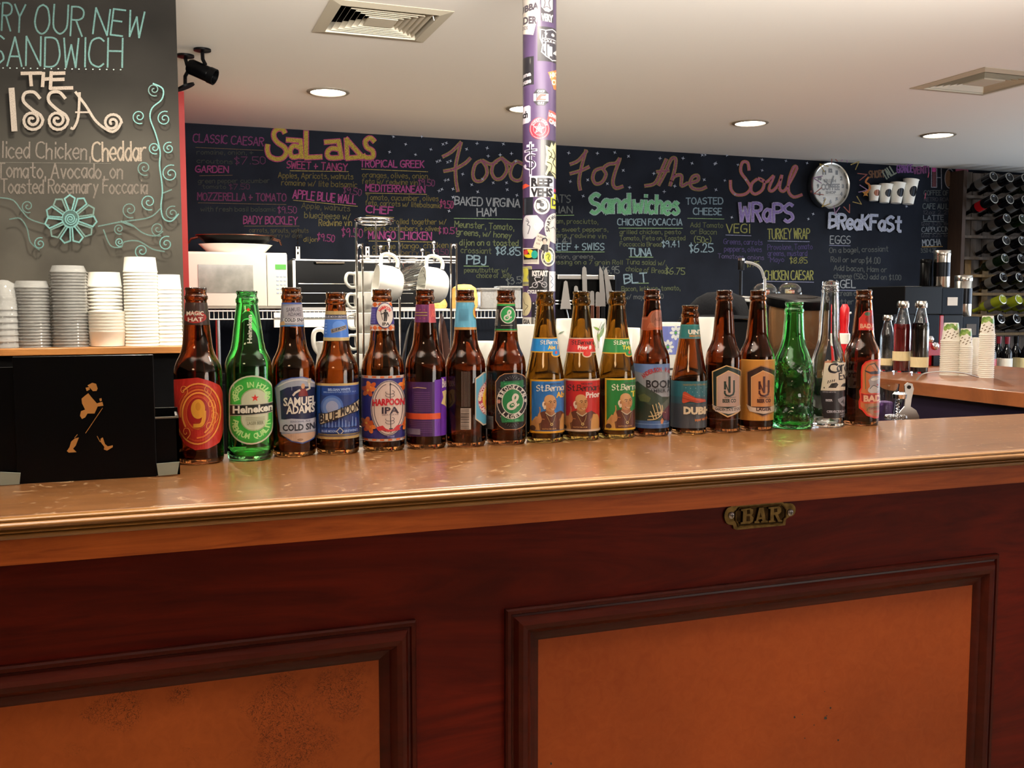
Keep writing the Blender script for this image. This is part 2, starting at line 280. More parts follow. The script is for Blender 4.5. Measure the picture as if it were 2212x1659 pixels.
class Art:
    """Flat print: shapes drawn in the coordinates of a zoomed crop (origin ox,oy, factor k), carried to a real surface by mp (photo px -> surface a,b)
    and emb (a,b,h -> local xyz)."""
    def __init__(s, mp, emb, ox=0, oy=0, k=1, dh=3e-5, h0=1.5e-4, seed=1):
        s.mp = mp; s.emb = emb; s.ox = ox; s.oy = oy; s.k = k; s.dh = dh; s.h = h0; s.p = []; s.r = random.Random(seed); s.j = 0; s.e = dh/8
    def org(s, ox, oy, k): s.ox, s.oy, s.k = ox, oy, k; return s
    def raw(s, V, Fc, col, inc=True, hs=None):
        s.p.append(([s.mp(s.ox+x/s.k, s.oy+y/s.k) for x, y in V], Fc, srgb(col), [s.h]*len(V) if hs is None else [s.h+q for q in hs]))
        if inc: s.h += s.dh
    def poly(s, P, col): s.raw(P, [tuple(range(len(P)))], col)
    def rect(s, x0, y0, x1, y1, col): s.poly([(x0, y1), (x1, y1), (x1, y0), (x0, y0)], col)
    def pts(s, cx, cy, rx, ry, n=28, rot=0, a0=0, a1=360):
        c, q = cos(radians(rot)), sin(radians(rot)); out = []
        for i in range(n):
            a = radians(a0+(a1-a0)*i/(n if a1-a0 == 360 else n-1)); x, y = rx*cos(a), ry*sin(a); out.append((cx+x*c-y*q, cy+x*q+y*c))
        return out
    def ell(s, cx, cy, rx, ry, col, n=28, rot=0): s.poly(s.pts(cx, cy, rx, ry, n, rot), col)
    def star(s, cx, cy, r, col, n=5, inner=.4, rot=-90):
        s.poly([(cx+(r if i % 2 == 0 else r*inner)*cos(radians(rot+180*i/n)), cy+(r if i % 2 == 0 else r*inner)*sin(radians(rot+180*i/n))) for i in range(2*n)], col)
    def line(s, P, w, col, sm=False, closed=False, nib=None, inc=True, n=5):
        if sm: P = smooth_line(P, n)
        if closed: P = list(P)+[P[0]]
        V = []; Fc = []
        for i in range(len(P)-1):
            (x0, y0), (x1, y1) = P[i], P[i+1]; dx, dy = x1-x0, y1-y0; L = sqrt(dx*dx+dy*dy)
            if L < 1e-6: continue
            dx /= L; dy /= L; ww = w/2
            if nib is not None: ww *= .3+.85*abs(dx*sin(nib)+dy*cos(nib))
            e = min(ww*.6, L*.45); x0 -= dx*e; y0 -= dy*e; x1 += dx*e; y1 += dy*e; b = len(V)
            V += [(x0-dy*ww, y0+dx*ww), (x1-dy*ww, y1+dx*ww), (x1+dy*ww, y1-dx*ww), (x0+dy*ww, y0-dx*ww)]; Fc.append((b+3, b+2, b+1, b))
        s.j = (s.j+1) % 5
        if V: s.raw(V, Fc, col, inc, [(((q//4) % 5)*s.dh/6 if inc else ((q//4) % 5+5*s.j)*s.dh/30) for q in range(len(V))])
    def ring(s, cx, cy, rx, ry, w, col, n=36, a0=0, a1=360): s.line(s.pts(cx, cy, rx, ry, n, 0, a0, a1), w, col, closed=(a1-a0 == 360))
    def text(s, t, x0, yb, x1, yt, col, bold=.015, slope=0, curve=0):
        v, f = type_mesh(t, bold); W = x1-x0; H = yb-yt
        s.raw([(x0+u*W, yb-q*H+slope*u*W-curve*4*u*(1-u)) for u, q in v], f, col)
    def vtext(s, t, xb, y0, xt, y1, col, bold=.015):      # reading upwards
        v, f = type_mesh(t, bold); s.raw([(xb-(xb-xt)*q, y0+(y1-y0)*u) for u, q in v], f, col)
    def atext(s, t, cx, cy, rx, ry, a0, a1, h, col, wf=.75, bold=.02, inward=False):
        n = len(t)
        for i, ch in enumerate(t):
            if ch == ' ': continue
            a = radians(a0+(a1-a0)*(i+.5)/n); px, py = cx+rx*cos(a), cy+ry*sin(a)
            tx, ty = -rx*sin(a), ry*cos(a)
            if a1 < a0: tx, ty = -tx, -ty
            L = sqrt(tx*tx+ty*ty); tx /= L; ty /= L; nx, ny = ty, -tx     # up of the letter
            v, f = type_mesh(ch, bold); W = h*wf*(.35 if ch in 'IJ1' else 1)
            s.raw([(px+tx*(u-.5)*W+nx*(q-.5)*h, py+ty*(u-.5)*W+ny*(q-.5)*h) for u, q in v], f, col, False)
        s.h += s.dh
    def hand(s, t, x0, y0, x1, y1, h, w, col, nib=None, jit=.25, n=3, inc=False, sh=0):
        tot = sum(glyph(c, n)[1] for c in t)-1.7 or 1; dx, dy = x1-x0, y1-y0; L = sqrt(dx*dx+dy*dy); sx = L/tot; sy = h/9
        ux, uy = dx/L, dy/L; p = 0
        for ch in t:
            st, adv = glyph(ch, n); jy = (s.r.random()-.5)*jit*sy*2; jx = (s.r.random()-.5)*jit*sx
            for P, sm in st:
                s.line([(x0+ux*((p+a)*sx+jx)+uy*b*sy*1.0+sh*b*sy, y0+uy*(p+a)*sx-b*sy*ux-jy) for a, b in P], w, col, nib=nib, inc=False)
            p += adv
        if inc: s.h += s.dh*1.5
    def build(s, name, m, parent=None, cuts=(), zcuts=(), label=None):
        bm = bmesh.new(); cl = bm.loops.layers.float_color.new('Col'); il = bm.faces.layers.int.new('c'); cols = []
        for V, Fc, col, h in s.p:
            vs = [bm.verts.new((a, b, hh*1000)) for (a, b), hh in zip(V, h)]; cols.append(col)
            for q in Fc:
                try: fc = bm.faces.new([vs[i] for i in q]); fc[il] = len(cols)-1
                except ValueError: pass
        if any(len(f.verts) > 4 for f in bm.faces): bmesh.ops.triangulate(bm, faces=[f for f in bm.faces if len(f.verts) > 4])
        for c in cuts: bmesh.ops.bisect_plane(bm, geom=bm.verts[:]+bm.edges[:]+bm.faces[:], plane_co=(c, 0, 0), plane_no=(1, 0, 0), dist=1e-6)
        for c in zcuts: bmesh.ops.bisect_plane(bm, geom=bm.verts[:]+bm.edges[:]+bm.faces[:], plane_co=(0, c, 0), plane_no=(0, 1, 0), dist=1e-6)
        for f in bm.faces:
            for l in f.loops: l[cl] = cols[f[il]]
        for v in bm.verts: v.co = Vector(s.emb(v.co.x, v.co.y, v.co.z/1000))
        me = bpy.data.meshes.new(name); bm.to_mesh(me); bm.free(); me.materials.append(m); me.update()
        o = obj(name, me, parent)
        if label: o['label'] = label
        return o
def cyl_art(loc, rz_unused, prof, H, ybase, ytop, xc, **k):
    """art wrapped on a lathe whose empty faces the camera: px offset from the axis -> angle."""
    scale = (ybase-ytop)/H       # px per metre
    def rad(z):
        for (r0, z0), (r1, z1) in zip(prof, prof[1:]):
            if z0 <= z <= z1 and z1 > z0: return r0+(r1-r0)*(z-z0)/(z1-z0)
        return prof[-1][0]
    def mp(px, py):
        z = min(max((ybase-py)/scale, .001), H); xa = xc if not isinstance(xc, tuple) else xc[1]+(xc[0]-xc[1])*z/H; t = (px-xa)/(rad(z)*scale)
        a = asin(max(-.94, min(.94, t)))+(0 if abs(t) <= .94 else (t-math.copysign(.94, t))*2.2)
        return (max(-2.9, min(2.9, a)), z)
    def emb(a, z, h): r = rad(z)+h; return (r*sin(a), -r*cos(a), z)
    return Art(mp, emb, **k)
def plane_art(Y, origin=(0, 0, 0), **k):
    def mp(px, py): p = ony(px, py, Y); return (p.x, p.z)
    def emb(x, z, h): return (x-origin[0], Y-h-origin[1], z-origin[2])
    return Art(mp, emb, **k)
# ================================================================ the room
def struct(name, mb, m, parent=None): return tag(mb.build(name, m, parent), kind='structure') if parent is None else mb.build(name, m, parent)
struct('floor', MB().box((-3.2, -4.1, -.1), (7.6, 6.1, 0)), M['floor'])
VENTS = [(.80, 3.60, .205), (3.64, 3.60, .215)]
def ceiling():
    xs = sorted([-3.2, 7.6]+[v[0]+s*v[2] for v in VENTS for s in (-1, 1)]); ys = sorted({-4.1, 6.1}|{v[1]+s*v[2] for v in VENTS for s in (-1, 1)})
    mb = MB()
    for i in range(len(xs)-1):
        for j in range(len(ys)-1):
            cx, cy = (xs[i]+xs[i+1])/2, (ys[j]+ys[j+1])/2
            if any(abs(cx-v[0]) < v[2] and abs(cy-v[1]) < v[2] for v in VENTS): continue
            mb.box((xs[i], ys[j], CEIL), (xs[i+1], ys[j+1], CEIL+.1))
    return struct('ceiling', mb, M['ceiling'])
ceiling()
WB = struct('wall_back', MB().box((-3.2, WALLY, 0), (7.6, WALLY+.1, CEIL)), M['board'])
struct('wall_front', MB().box((-3.2, -4.1, 0), (7.6, -4.0, CEIL)), M['plaster'])
struct('wall_left', MB().box((-3.2, -4.0, 0), (-3.1, WALLY, CEIL)), M['plaster'])
struct('wall_right', MB().box((7.5, -4.0, 0), (7.6, WALLY, CEIL)), M['plaster'])
wf = MB()
for y0, y1, z0, z1 in ((.42, .50, .42, 2.22), (4.70, 4.78, .42, 2.22), (2.56, 2.64, .5, 2.14), (.50, 4.70, .42, .50), (.50, 4.70, 2.14, 2.22)): wf.box((7.40, y0, z0), (7.5, y1, z1))
win = struct('window_1', wf, M['trim']); MB().box((7.46, .5, .5), (7.48, 4.7, 2.14)).build('pane', M['glassw'], win)
wf = MB()
for x0, x1, z0, z1 in ((-1.6, -1.52, .67, 2.43-.2), (3.52, 3.6, .67, 2.23), (.95, 1.05, .75, 2.15), (-1.52, 3.52, .67, .75), (-1.52, 3.52, 2.15, 2.23)): wf.box((x0, -4.0, z0), (x1, -3.92, z1))
win = struct('window_2', wf, M['trim']); MB().box((-1.52, -3.99, .75), (3.52, -3.97, 2.15)).build('pane', M['glassw'], win)
# nearer wall piece carrying the grey chalkboard
BY = 3.30
bx = (ony(377, 0, BY).x+ony(399, 619, BY).x)/2
WP = struct('wall_left_board', MB().box((-1.9, BY, 0), (bx, BY+.07, CEIL)), M['board2'])
RY = 5.08
rx = (ony(396, 232, RY).x+ony(411, 620, RY).x)/2
struct('trim_1', MB().box((rx-.12, RY, 0), (rx, WALLY, CEIL)), M['red'])

# ================================================================ the bar
ZT = 1.07; YE = 1.036; YP = 1.085
bar = thing('bar_counter', 'long wooden bar with brown laminate top, moulded front edge and panelled mahogany front', 'bar counter', (.5, YE, 0))
MB().box((-2.2, YE+.012, ZT-.028), (2.98, 1.39, ZT), bev=.002).build('bar_top', M['bartop'], bar, world=True)
def run(prof, x0, x1):   # profile (y,z) extruded along x
    n = len(prof); mb = MB(); mb.add([(x0, y, z) for y, z in prof]+[(x1, y, z) for y, z in prof], [(i, (i+1) % n, (i+1) % n+n, i+n) for i in range(n)]+[tuple(range(n)), tuple(range(2*n-1, n-1, -1))], False); return mb
def arcp(cy, cz, r, a0, a1, n=7): return [(cy+r*cos(radians(a0+(a1-a0)*i/n)), cz+r*sin(radians(a0+(a1-a0)*i/n))) for i in range(n+1)]
def sm(mb): mb.sm = [len(f) == 4 for f in mb.f]; return mb
lip = [(YE+.012, ZT-.030), (YE+.012, ZT-.0005)]+arcp(YE+.0055, ZT-.0035, .003, 90, 180, 4)+[(YE+.0025, ZT-.006), (YE+.0055, ZT-.0068)]
bead = arcp(YE+.0045, ZT-.0125, .0062, 80, 265, 9)
b2 = [(YE+.0035, ZT-.0198)]+arcp(YE+.0035, ZT-.0222, .0024, 90, 270, 5)
b3 = [(YE+.0065, ZT-.026)]+arcp(YE+.007, ZT-.0295, .0042, 100, 200, 5)
prof = [(YE+.03, ZT-.036), (YE+.03, ZT-.0005)]+lip[1:]+bead+b2+b3+[(YE+.004, ZT-.034), (YE+.008, ZT-.036)]
prof = [(y, ZT+(z-ZT)*.62) for y, z in prof]
sm(run(prof, -2.2, 2.98)).build('edge_moulding', M['nosing'], bar, world=True, sharp=35)
run([(YE+.006, ZT-.047), (YE+.006, ZT-.0205), (YE+.03, ZT-.0205), (YE+.03, ZT-.047)], -2.2, 2.98).build('fascia_board', M['fascia'], bar, world=True)
MB().box((-2.2, YP, .05), (2.98, YP+.02, ZT-.030)).build('front_board', M['mahog'], bar, world=True)
MB().box((-2.2, YP+.021, .05), (2.98, 1.37, .62)).build('carcass', M['blackwood'], bar, world=True)
def frame(x0, x1, z0, z1, mo, label=None):
    # moulding profile: (inset from the outer edge, how far it stands proud of the board)
    P = [(0, 0), (0, .006), (.002, .0085), (.006, .0085), (.0075, .006), (.010, .0065), (.014, .013), (.019, .0155), (.025, .0145), (.030, .010), (.032, .006), (.036, .0055), (.040, .003), (.0435, .002), (.0435, 0)]
    for side in 'tblr':
        V = []
        for a, o in P:
            y = YP-o
            c = {'t': ((x0+a, z1-a), (x1-a, z1-a)), 'b': ((x0+a, z0+a), (x1-a, z0+a)), 'l': ((x0+a, z0+a), (x0+a, z1-a)), 'r': ((x1-a, z0+a), (x1-a, z1-a))}[side]
            V += [(c[0][0], y, c[0][1]), (c[1][0], y, c[1][1])]
        n = len(P); mb = MB(); mb.add(V, [(2*i, 2*i+1, 2*i+3, 2*i+2) for i in range(n-1)]+[tuple(range(0, 2*n, 2)), tuple(range(2*n-1, 0, -2))], False)
        mb.sm = [len(f) == 4 for f in mb.f]
        mb.build('panel_moulding', M['mould'], bar, world=True, sharp=28)
    MB().box((x0+.0435, YP-.0015, z0+.0435), (x1-.0435, YP+.001, z1-.0435)).build('panel', mo, bar, world=True)
FX = [ony(1089, 1318, YP).x, ony(2151, 1198, YP).x]; FZ = ony(1600, 1259, YP-.005).z; LX = ony(896, 1330, YP).x; PW = FX[1]-FX[0]; G = FX[0]-LX
frame(FX[0], FX[1], .30, FZ, M['panel']); frame(LX-PW, LX, .30, FZ, M['panel2']); frame(FX[1]+G, FX[1]+G+PW, .30, FZ, M['panel'])
frame(LX-2*PW-G, LX-PW-G, .30, FZ, M['panel'])
MB().box((-2.2, 1.10, .0), (2.98, 1.16, .05)).build('kickboard', M['blackwood'], bar, world=True)
# small black flecks of wear on the right panel
A = plane_art(YP-.0016, bar.location, ox=1050, oy=880, k=1.9036)
for x, y, r in ((1268,1274,5),(1395,1278,7),(1416,1236,4),(1447,1368,4),(1310,1360,2.5),(267,1465,5),(1348,1306,2.5),(1392,1168,2),(1300,1262,2),(1400,1268,3)):
    A.poly([(x+r*(.7+.5*rnd.random())*cos(a), y+r*(.7+.6*rnd.random())*sin(a)) for a in [i*pi/4 for i in range(8)]], '#1d0d06')
A.build('fleck', M['print_'], bar)
# plaque
pl = thing('brass_plaque', 'small aged brass plaque reading BAR screwed under the bar edge', 'plaque', ony(1642, 1114, YP)[:])
pl.location.y = YP
def pq(x, y): p = ony(1540+x/11.06, 1070+y/11.06, YP-.004); return (p.x-pl.location.x, p.z-pl.location.z)
outl = [(520,215),(600,200),(1640,110),(1700,190)]+[(1850+140*cos(radians(a)), 350+160*sin(radians(a))) for a in range(-80, 91, 17)]+[(1760,570),(1740,720),(580,830),(510,800),(495,715)]+[(430+145*cos(radians(a)), 500+215*sin(radians(a))) for a in range(110, 271, 20)]
inn = [(610,330),(640,300),(1640,215),(1690,260),(1750,330),(1740,520),(1690,560),(1660,665),(610,740),(590,650),(545,600),(545,390),(600,360)]
MB().prism([pq(*p) for p in outl], -.003, 0).build('plate', M['brass'], pl)
rim = MB()
for P, wd in ((inn, 22),):
    q = [pq(*p) for p in P]; rim.tube([(a, -.0042, b) for a, b in q], .0011, 6, closed=True)
rim.build('raised_rim', M['brass'], pl)
MB().prism([pq(*p) for p in inn], -.0034, -.0029).build('field', M['brassdk'], pl)
LET = {'B': [[(650,325),(870,300),(940,330),(940,420),(900,470),(950,530),(930,620),(860,665),(640,680),(640,640),(690,630),(700,375),(650,360)], [(790,340),(860,335),(870,430),(795,440)], [(785,490),(860,490),(865,605),(780,615)]],
 'A': [[(1085,290),(1190,280),(1240,590),(1290,600),(1290,635),(1130,645),(1130,610),(1160,600),(1150,560),(1070,565),(1050,610),(1090,620),(1085,655),(970,660),(970,620),(1010,600)], [(1115,400),(1090,520),(1145,515)]],
 'R': [[(1305,280),(1560,255),(1610,300),(1610,380),(1570,430),(1530,450),(1590,580),(1635,590),(1635,620),(1540,625),(1460,460),(1430,465),(1430,600),(1470,605),(1470,630),(1310,640),(1310,600),(1350,590),(1355,320),(1305,315)], [(1440,310),(1510,300),(1515,390),(1440,400)]]}
for ch, (o, *hs) in LET.items():
    MB().prism([pq(*p) for p in o], -.0062, -.0034).build('letter', M['brass'], pl)
    for h in hs: MB().prism([pq(*p) for p in h], -.0064, -.006).build('letter_hollow', M['brassdk'], pl)
for x, y in ((450, 480), (1855, 410)):
    a, b = pq(x, y); mb = MB(); mb.lathe([(.001, 0), (.0046, 0), (.0046, .001), (.003, .0022), (.0005, .0024)], n=16, M4=Matrix.Translation((a, -.003, b)) @ Matrix.Rotation(radians(90), 4, 'X'))
    s_ = mb.build('screw', M['screw'], pl); MB().box((a-.0026, -.0057, b-.0004), (a+.0026, -.0053, b+.0004)).box((a-.0004, -.0057, b-.0026), (a+.0004, -.0053, b+.0026)).build('slot', M['dark'], s_)

# ================================================================ ceiling fittings
def downlight(x, y, label):
    t = thing('recessed_light', label, 'ceiling light', (x, y, CEIL), 0, 'round recessed ceiling lights')
    MB().lathe([(.083, 0), (.103, 0), (.103, -.003), (.098, -.006), (.086, -.007), (.083, -.003)], n=48, close=True).build('trim_ring', M['trim'], t)
    MB().lathe([(.0005, -.0005), (.083, -.0005), (.083, -.0035), (.06, -.0045), (.0005, -.005)], n=48).build('lamp', M['emit'], t)
    l = bpy.data.lights.new('downlight', 'AREA'); l.shape = 'DISK'; l.size = .15; l.energy = 30 if y > 4 else (19 if y > 2 else 6.5); l.color = (1, .90, .74); l.spread = radians(150)
    o = bpy.data.objects.new('downlight', l); COL.objects.link(o); o.location = (x, y, CEIL-.012)
DLAB = ['recessed ceiling light left of the pole, below the left vent', 'recessed ceiling light half hidden behind the stickered pole', 'recessed ceiling light above the lettering Soul', 'recessed ceiling light furthest right near the wine rack']
for i, (x, y) in enumerate(DOWNLIGHTS): downlight(x, y, DLAB[i] if i < 4 else 'recessed ceiling light above the frame, over '+['the clear plastic bowls', 'the chrome mug rack', 'the bean hoppers', 'the black caddy box', 'the barcode bottle', 'the brass plaque', 'the bar end beyond the frame'][i-4])
def sq_ring(mb, a0, z0, a1, z1, th=.0012):
    for k in range(4):
        R4 = Matrix.Rotation(k*pi/2, 4, 'Z')
        mb.add([(-a0, -a0, z0), (a0, -a0, z0), (a1, -a1, z1), (-a1, -a1, z1), (-a0+th, -a0+th, z0+th), (a0-th, -a0+th, z0+th), (a1-th, -a1+th, z1+th), (-a1+th, -a1+th, z1+th)],
               [(0,1,2,3),(7,6,5,4),(0,4,5,1),(3,2,6,7)], False, R4)
    return mb
for i, (x, y, h) in enumerate(VENTS):
    t = thing('ceiling_vent', ['square louvred air vent left of the pole', 'square louvred air vent at the right of the ceiling'][i], 'air vent', (x, y, CEIL), 0, 'ceiling air vents')
    sq_ring(sq_ring(MB(), h+.012, -.002, h-.03, -.008, .002), h-.03, -.008, h-.034, .03).build('flange', M['vent'], t)
    MB().box((-h+.001, -h+.001, .10), (h-.001, h-.001, .11)).box((-h+.001,-h+.001,0.002),(-h+.006,h-.001,.1)).box((h-.006,-h+.001,0.002),(h-.001,h-.001,.1)).box((-h+.001,-h+.001,0.002),(h-.001,-h+.006,.1)).box((-h+.001,h-.006,0.002),(h-.001,h-.001,.1)).build('duct_box', M['dark'], t)
    for k in range(5):
        a = h-.050-k*.021; sq_ring(MB(), a, -.004, a-.016, .022, .0012).build('louver', M['vent'], t)
    a = h-.050-5*.021+.003; MB().box((-a, -a, -.004), (a, a, .002)).build('centre_plate', M['vent'], t)
    MB().tube([(h-.05, -h+.05, -.006), (h-.047, -h+.045, -.022)], .0016, 6).build('damper_lever', M['white'], t)

# ---------------------------------------------------------------- security camera
p0 = onz(437, 106, CEIL); sc = thing('security_camera', 'black bullet security camera on a short ceiling bracket', 'security camera', p0[:])
D = 4.1*.93
def sp(x, y, d=None): d = d or (p0-_C).dot(_Fw); return at(x, y, d)
MB().lathe([(.001, 0), (.034, 0), (.034, -.008), (.012, -.014), (.001, -.014)], n=24).build('mount_plate', M['black'], sc)
MB().tube([p0+Vector((0, 0, -.012)), sp(438, 128), sp(444, 140)], .0075, 8).build('bracket_arm', M['black'], sc, world=True)
a, b = sp(408, 142), sp(462, 166); dr = (b-a).normalized()
q = dr.to_track_quat('Z', 'X').to_matrix().to_4x4()
MB().lathe([(.001, 0), (.026, 0), (.031, .01), (.031, .085), (.029, .09), (.001, .09)], n=24, M4=Matrix.Translation(a) @ q).build('body', M['gloss'], sc, world=True)
MB().lathe([(.026, .09), (.033, .09), (.033, .115), (.027, .115), (.026, .1)], n=24, M4=Matrix.Translation(a) @ q, close=True).build('lens_hood', M['black'], sc, world=True)
MB().lathe([(.001, .092), (.026, .092), (.020, .1), (.001, .102)], n=24, M4=Matrix.Translation(a) @ q).build('lens', M['dmetal'], sc, world=True)
mb = MB(); w2 = q.to_3x3() @ Vector((0, 1, 0))
MB().tube([sp(401, 172), sp(403, 152), sp(412, 146)], .003, 6).build('cable', M['black'], sc, world=True)
p1 = onz(400, 119, CEIL)
s2 = thing('camera_bracket', 'second black bracket beside the security camera, plate hanging low', 'bracket', p1[:])
MB().lathe([(.001, 0), (.036, 0), (.036, -.008), (.012, -.014), (.001, -.014)], n=24).build('mount_plate', M['black'], s2)
dd = (p1-_C).dot(_Fw)
MB().tube([p1+Vector((0, 0, -.012)), at(404, 140, dd), at(408, 150, dd), at(400, 165, dd), at(400, 184, dd)], .0075, 8).build('bracket_arm', M['black'], s2, world=True)
MB().lathe([(.001, 0), (.040, 0), (.040, .008), (.014, .014), (.001, .014)], n=24, M4=Matrix.Translation(at(401, 190, dd)) @ Matrix.Rotation(radians(-24), 4, 'Y')).build('lower_plate', M['black'], s2, world=True)
# ================================================================ beer bottles
def mm(P): return [(r/1000, z/1000) for r, z in P]
LONG = mm([(24,0),(28.5,.6),(30.3,3),(30.8,8),(30.8,116),(30.4,121),(29.2,127),(26.9,133),(24.2,138),(21.9,143),(19.9,149.5),(18.7,157),(17.6,168),(16.5,181),(15.3,194),(14.2,206),(13.4,211),(13.6,213),(14.8,214),(14.9,217.5),(13.6,219),(13.1,221.5),(13.3,224.5),(13.8,226),(13.6,228.3),(12.8,229)])
HEIN = mm([(23,0),(27,.6),(29.6,3),(30.3,8),(30.8,20),(30.8,124),(30.2,131),(28.2,138),(25.4,144),(22.8,150),(20.8,160),(18.6,177),(16.8,192),(15.2,203),(14.2,209),(13.8,212),(14.9,213.5),(15.0,217),(13.8,219),(12.9,221.5),(13.2,224.5),(14,226),(13.8,228.3),(12.8,229)])
STB = mm([(24,0),(28.5,.6),(30.2,3),(30.6,8),(30.8,92),(30.3,100),(28.8,110),(26.5,121),(24,133),(21.4,147),(18.8,162),(16.8,176),(15.2,189),(14,200),(13.3,206.5),(13.5,208),(14.9,209.5),(15.1,214),(14,217),(13,220),(13.2,224.5),(13.9,226),(13.7,228.3),(12.8,229)])
SHORT = mm([(25,0),(28.5,.6),(30.2,3),(30.6,8),(30.6,84),(30,93),(28.2,103),(25.6,115),(23,128),(20.4,142),(18.2,156),(16.6,170),(15.2,181),(14.2,188),(14.4,189),(15.2,190.5),(15.3,194.5),(14,197),(13.2,200),(13.4,205),(14.2,206.5),(14,208.5),(13,209)])
CORO = mm([(25,0),(27.5,.8),(29.2,4),(29.2,10),(28.8,60),(28.8,96),(28.6,104),(27.4,112),(24.6,122),(21,132),(18.6,141),(17.4,152),(16.6,170),(15.6,190),(14.6,208),(13.9,219),(13.6,221),(14.6,222.5),(14.6,224.5),(13.5,226),(13.3,228),(14,229.2),(14,231),(13.2,232.4),(13.8,234),(13.6,237),(12.8,239)])
BUD = mm([(24,0),(29,.8),(32.5,5),(33.4,14),(33,24),(29.5,36),(29,44),(31.5,58),(32.8,74),(32.4,88),(31.6,98),(29.6,106),(26.5,115),(23,124),(19.6,133),(17,145),(15.4,160),(14.6,176),(14,188),(14.6,190),(14.8,193),(13.4,196),(12.8,199),(13.4,202),(14,203.5),(13.6,205.5),(12.8,206)])
def buddha(a, z):      # relief of a seated, robed figure moulded in the glass
    if z < .004 or z > .118: return 1
    e = min(1, (z-.004)/.02)*min(1, (.118-z)/.02); f = 0
    for (ca, cz, sa, sz, h) in ((0,.036,.5,.016,.10),(-.55,.026,.42,.012,.10),(.55,.026,.42,.012,.10),(0,.066,.42,.016,.11),(-.75,.078,.22,.022,.10),(.75,.078,.22,.022,.10),(-.35,.050,.3,.007,.07),(.35,.050,.3,.007,.07),(0,.101,.3,.012,.10),(0,.118,.26,.006,.05),(2.6,.06,.6,.03,.06),(-2.4,.05,.6,.03,.06),(1.4,.05,.2,.03,.07),(-1.4,.05,.2,.03,.07)):
        da = (a-ca+pi) % (2*pi)-pi; f += h*math.exp(-(da/sa)**2-((z-cz)/sz)**2)
    f += .020*sin(a*9+z*420)*sin(z*300+a*3)+.012*sin(a*17-z*700)
    return 1+e*(1.35*f-.06)
def glass(prof, m, fn=None, n=60, wall=.0026, thread=False):
    inner = []
    zt = prof[-1][1]
    for r, z in prof:
        if z < .006: continue
        inner.append((max(min(r-wall, r-wall), .004), max(z, .006)))
    inner = [(.002, .011), (.016, .009), (prof[3][0]-wall-.002, .0065)]+inner[:-4]+[(.0098, inner[-4][1]), (.0098, zt-.002), (.0108, zt-.0002)]
    mb = MB(); loop = [(.001, .0045), (.016, .003)]+list(prof)+inner[::-1]
    nn = len(loop); v = []; f = []
    for i, (r, z) in enumerate(loop):
        for k in range(n):
            a = 2*pi*k/n; inner_i = i >= 2+len(prof)
            rr = r*(fn(a, z) if fn and (not inner_i) else (1+(fn(a, z)-1)*.5 if fn and z > .008 else 1)); v.append((rr*sin(a), -rr*cos(a), z))
    for i in range(nn-1):
        for k in range(n): f.append((i*n+k, i*n+(k+1) % n, (i+1)*n+(k+1) % n, (i+1)*n+k))
    f.append(tuple(range(n))); f.append(tuple((nn-1)*n+k for k in range(n-1, -1, -1)))
    mb.add(v, f, True); return mb.mesh('bottle_glass', m, sharp=70)
def dense(P, k=3):     # denser profile for the relief bottle
    o = []
    for (a, b), (c, d) in zip(P, P[1:]): o += [(a+(c-a)*i/k, b+(d-b)*i/k) for i in range(k)]
    return o+[P[-1]]
GM = {}
YROW = [1.345, 1.35, 1.365, 1.365]+[1.37]*14
BOT = [  # x axis px, top px, base-centre px, profile, glass, label
 (423,621,'L','ambdark','amber beer bottle with red swirl label and yellow figure 9'),
 (533,628,'H','green','green beer bottle with oval green label, black name band and red star'),
 (629.5,621,'L','amber','amber beer bottle with navy and silver label reading COLD SNAP'),
 (725,642,'L','amber','shorter amber beer bottle with blue moonlit label and cream banner'),
 (825,625,'L','amber','amber beer bottle with white oval IPA label on dark blue with orange flowers'),
 (918,625,'L','ambdark','amber beer bottle with purple label crossed by an orange stripe'),
 (1005,626,'L','ambdark','amber beer bottle turned to its barcode, pale blue neck label'),
 (1093,626,'L','ambdark','amber beer bottle with black and green round lager label'),
 (1177.5,629,'S','olive','olive brown beer bottle with blue monk label'),
 (1256,629,'S','olive','olive brown beer bottle with red monk label'),
 (1333.5,629,'S','olive','olive brown beer bottle with green monk label'),
 (1409,625,'L','ambdark','dark amber beer bottle with torn copper neck foil and grey landscape label with antlers'),
 (1491,659,'U','amber','shortest amber beer bottle, teal neck band and red rock label'),
 (1565,627,'L','ambdark','amber beer bottle with dark shield label, grey shield centre'),
 (1638,627,'L','ambdark','amber beer bottle with gold label and shield reading lager'),
 (1716,652,'B','green','bright green beer bottle moulded as a seated robed figure, no label'),
 (1794,607,'C','clear','clear glass beer bottle with white and black printed label'),
 (1867,626,'L','ambdark','amber beer bottle at the right end with red bordered label')]
PR = {'L': LONG, 'H': HEIN, 'S': STB, 'U': SHORT, 'B': BUD, 'C': CORO}
bottles = []
YC = [1.345,1.35,1.365,1.365,1.37,1.373,1.37,1.372,1.373,1.375,1.375,1.378,1.378,1.378,1.38,1.38,1.375,1.375]
CUTS = [radians(6)*k for k in range(-29, 30)]
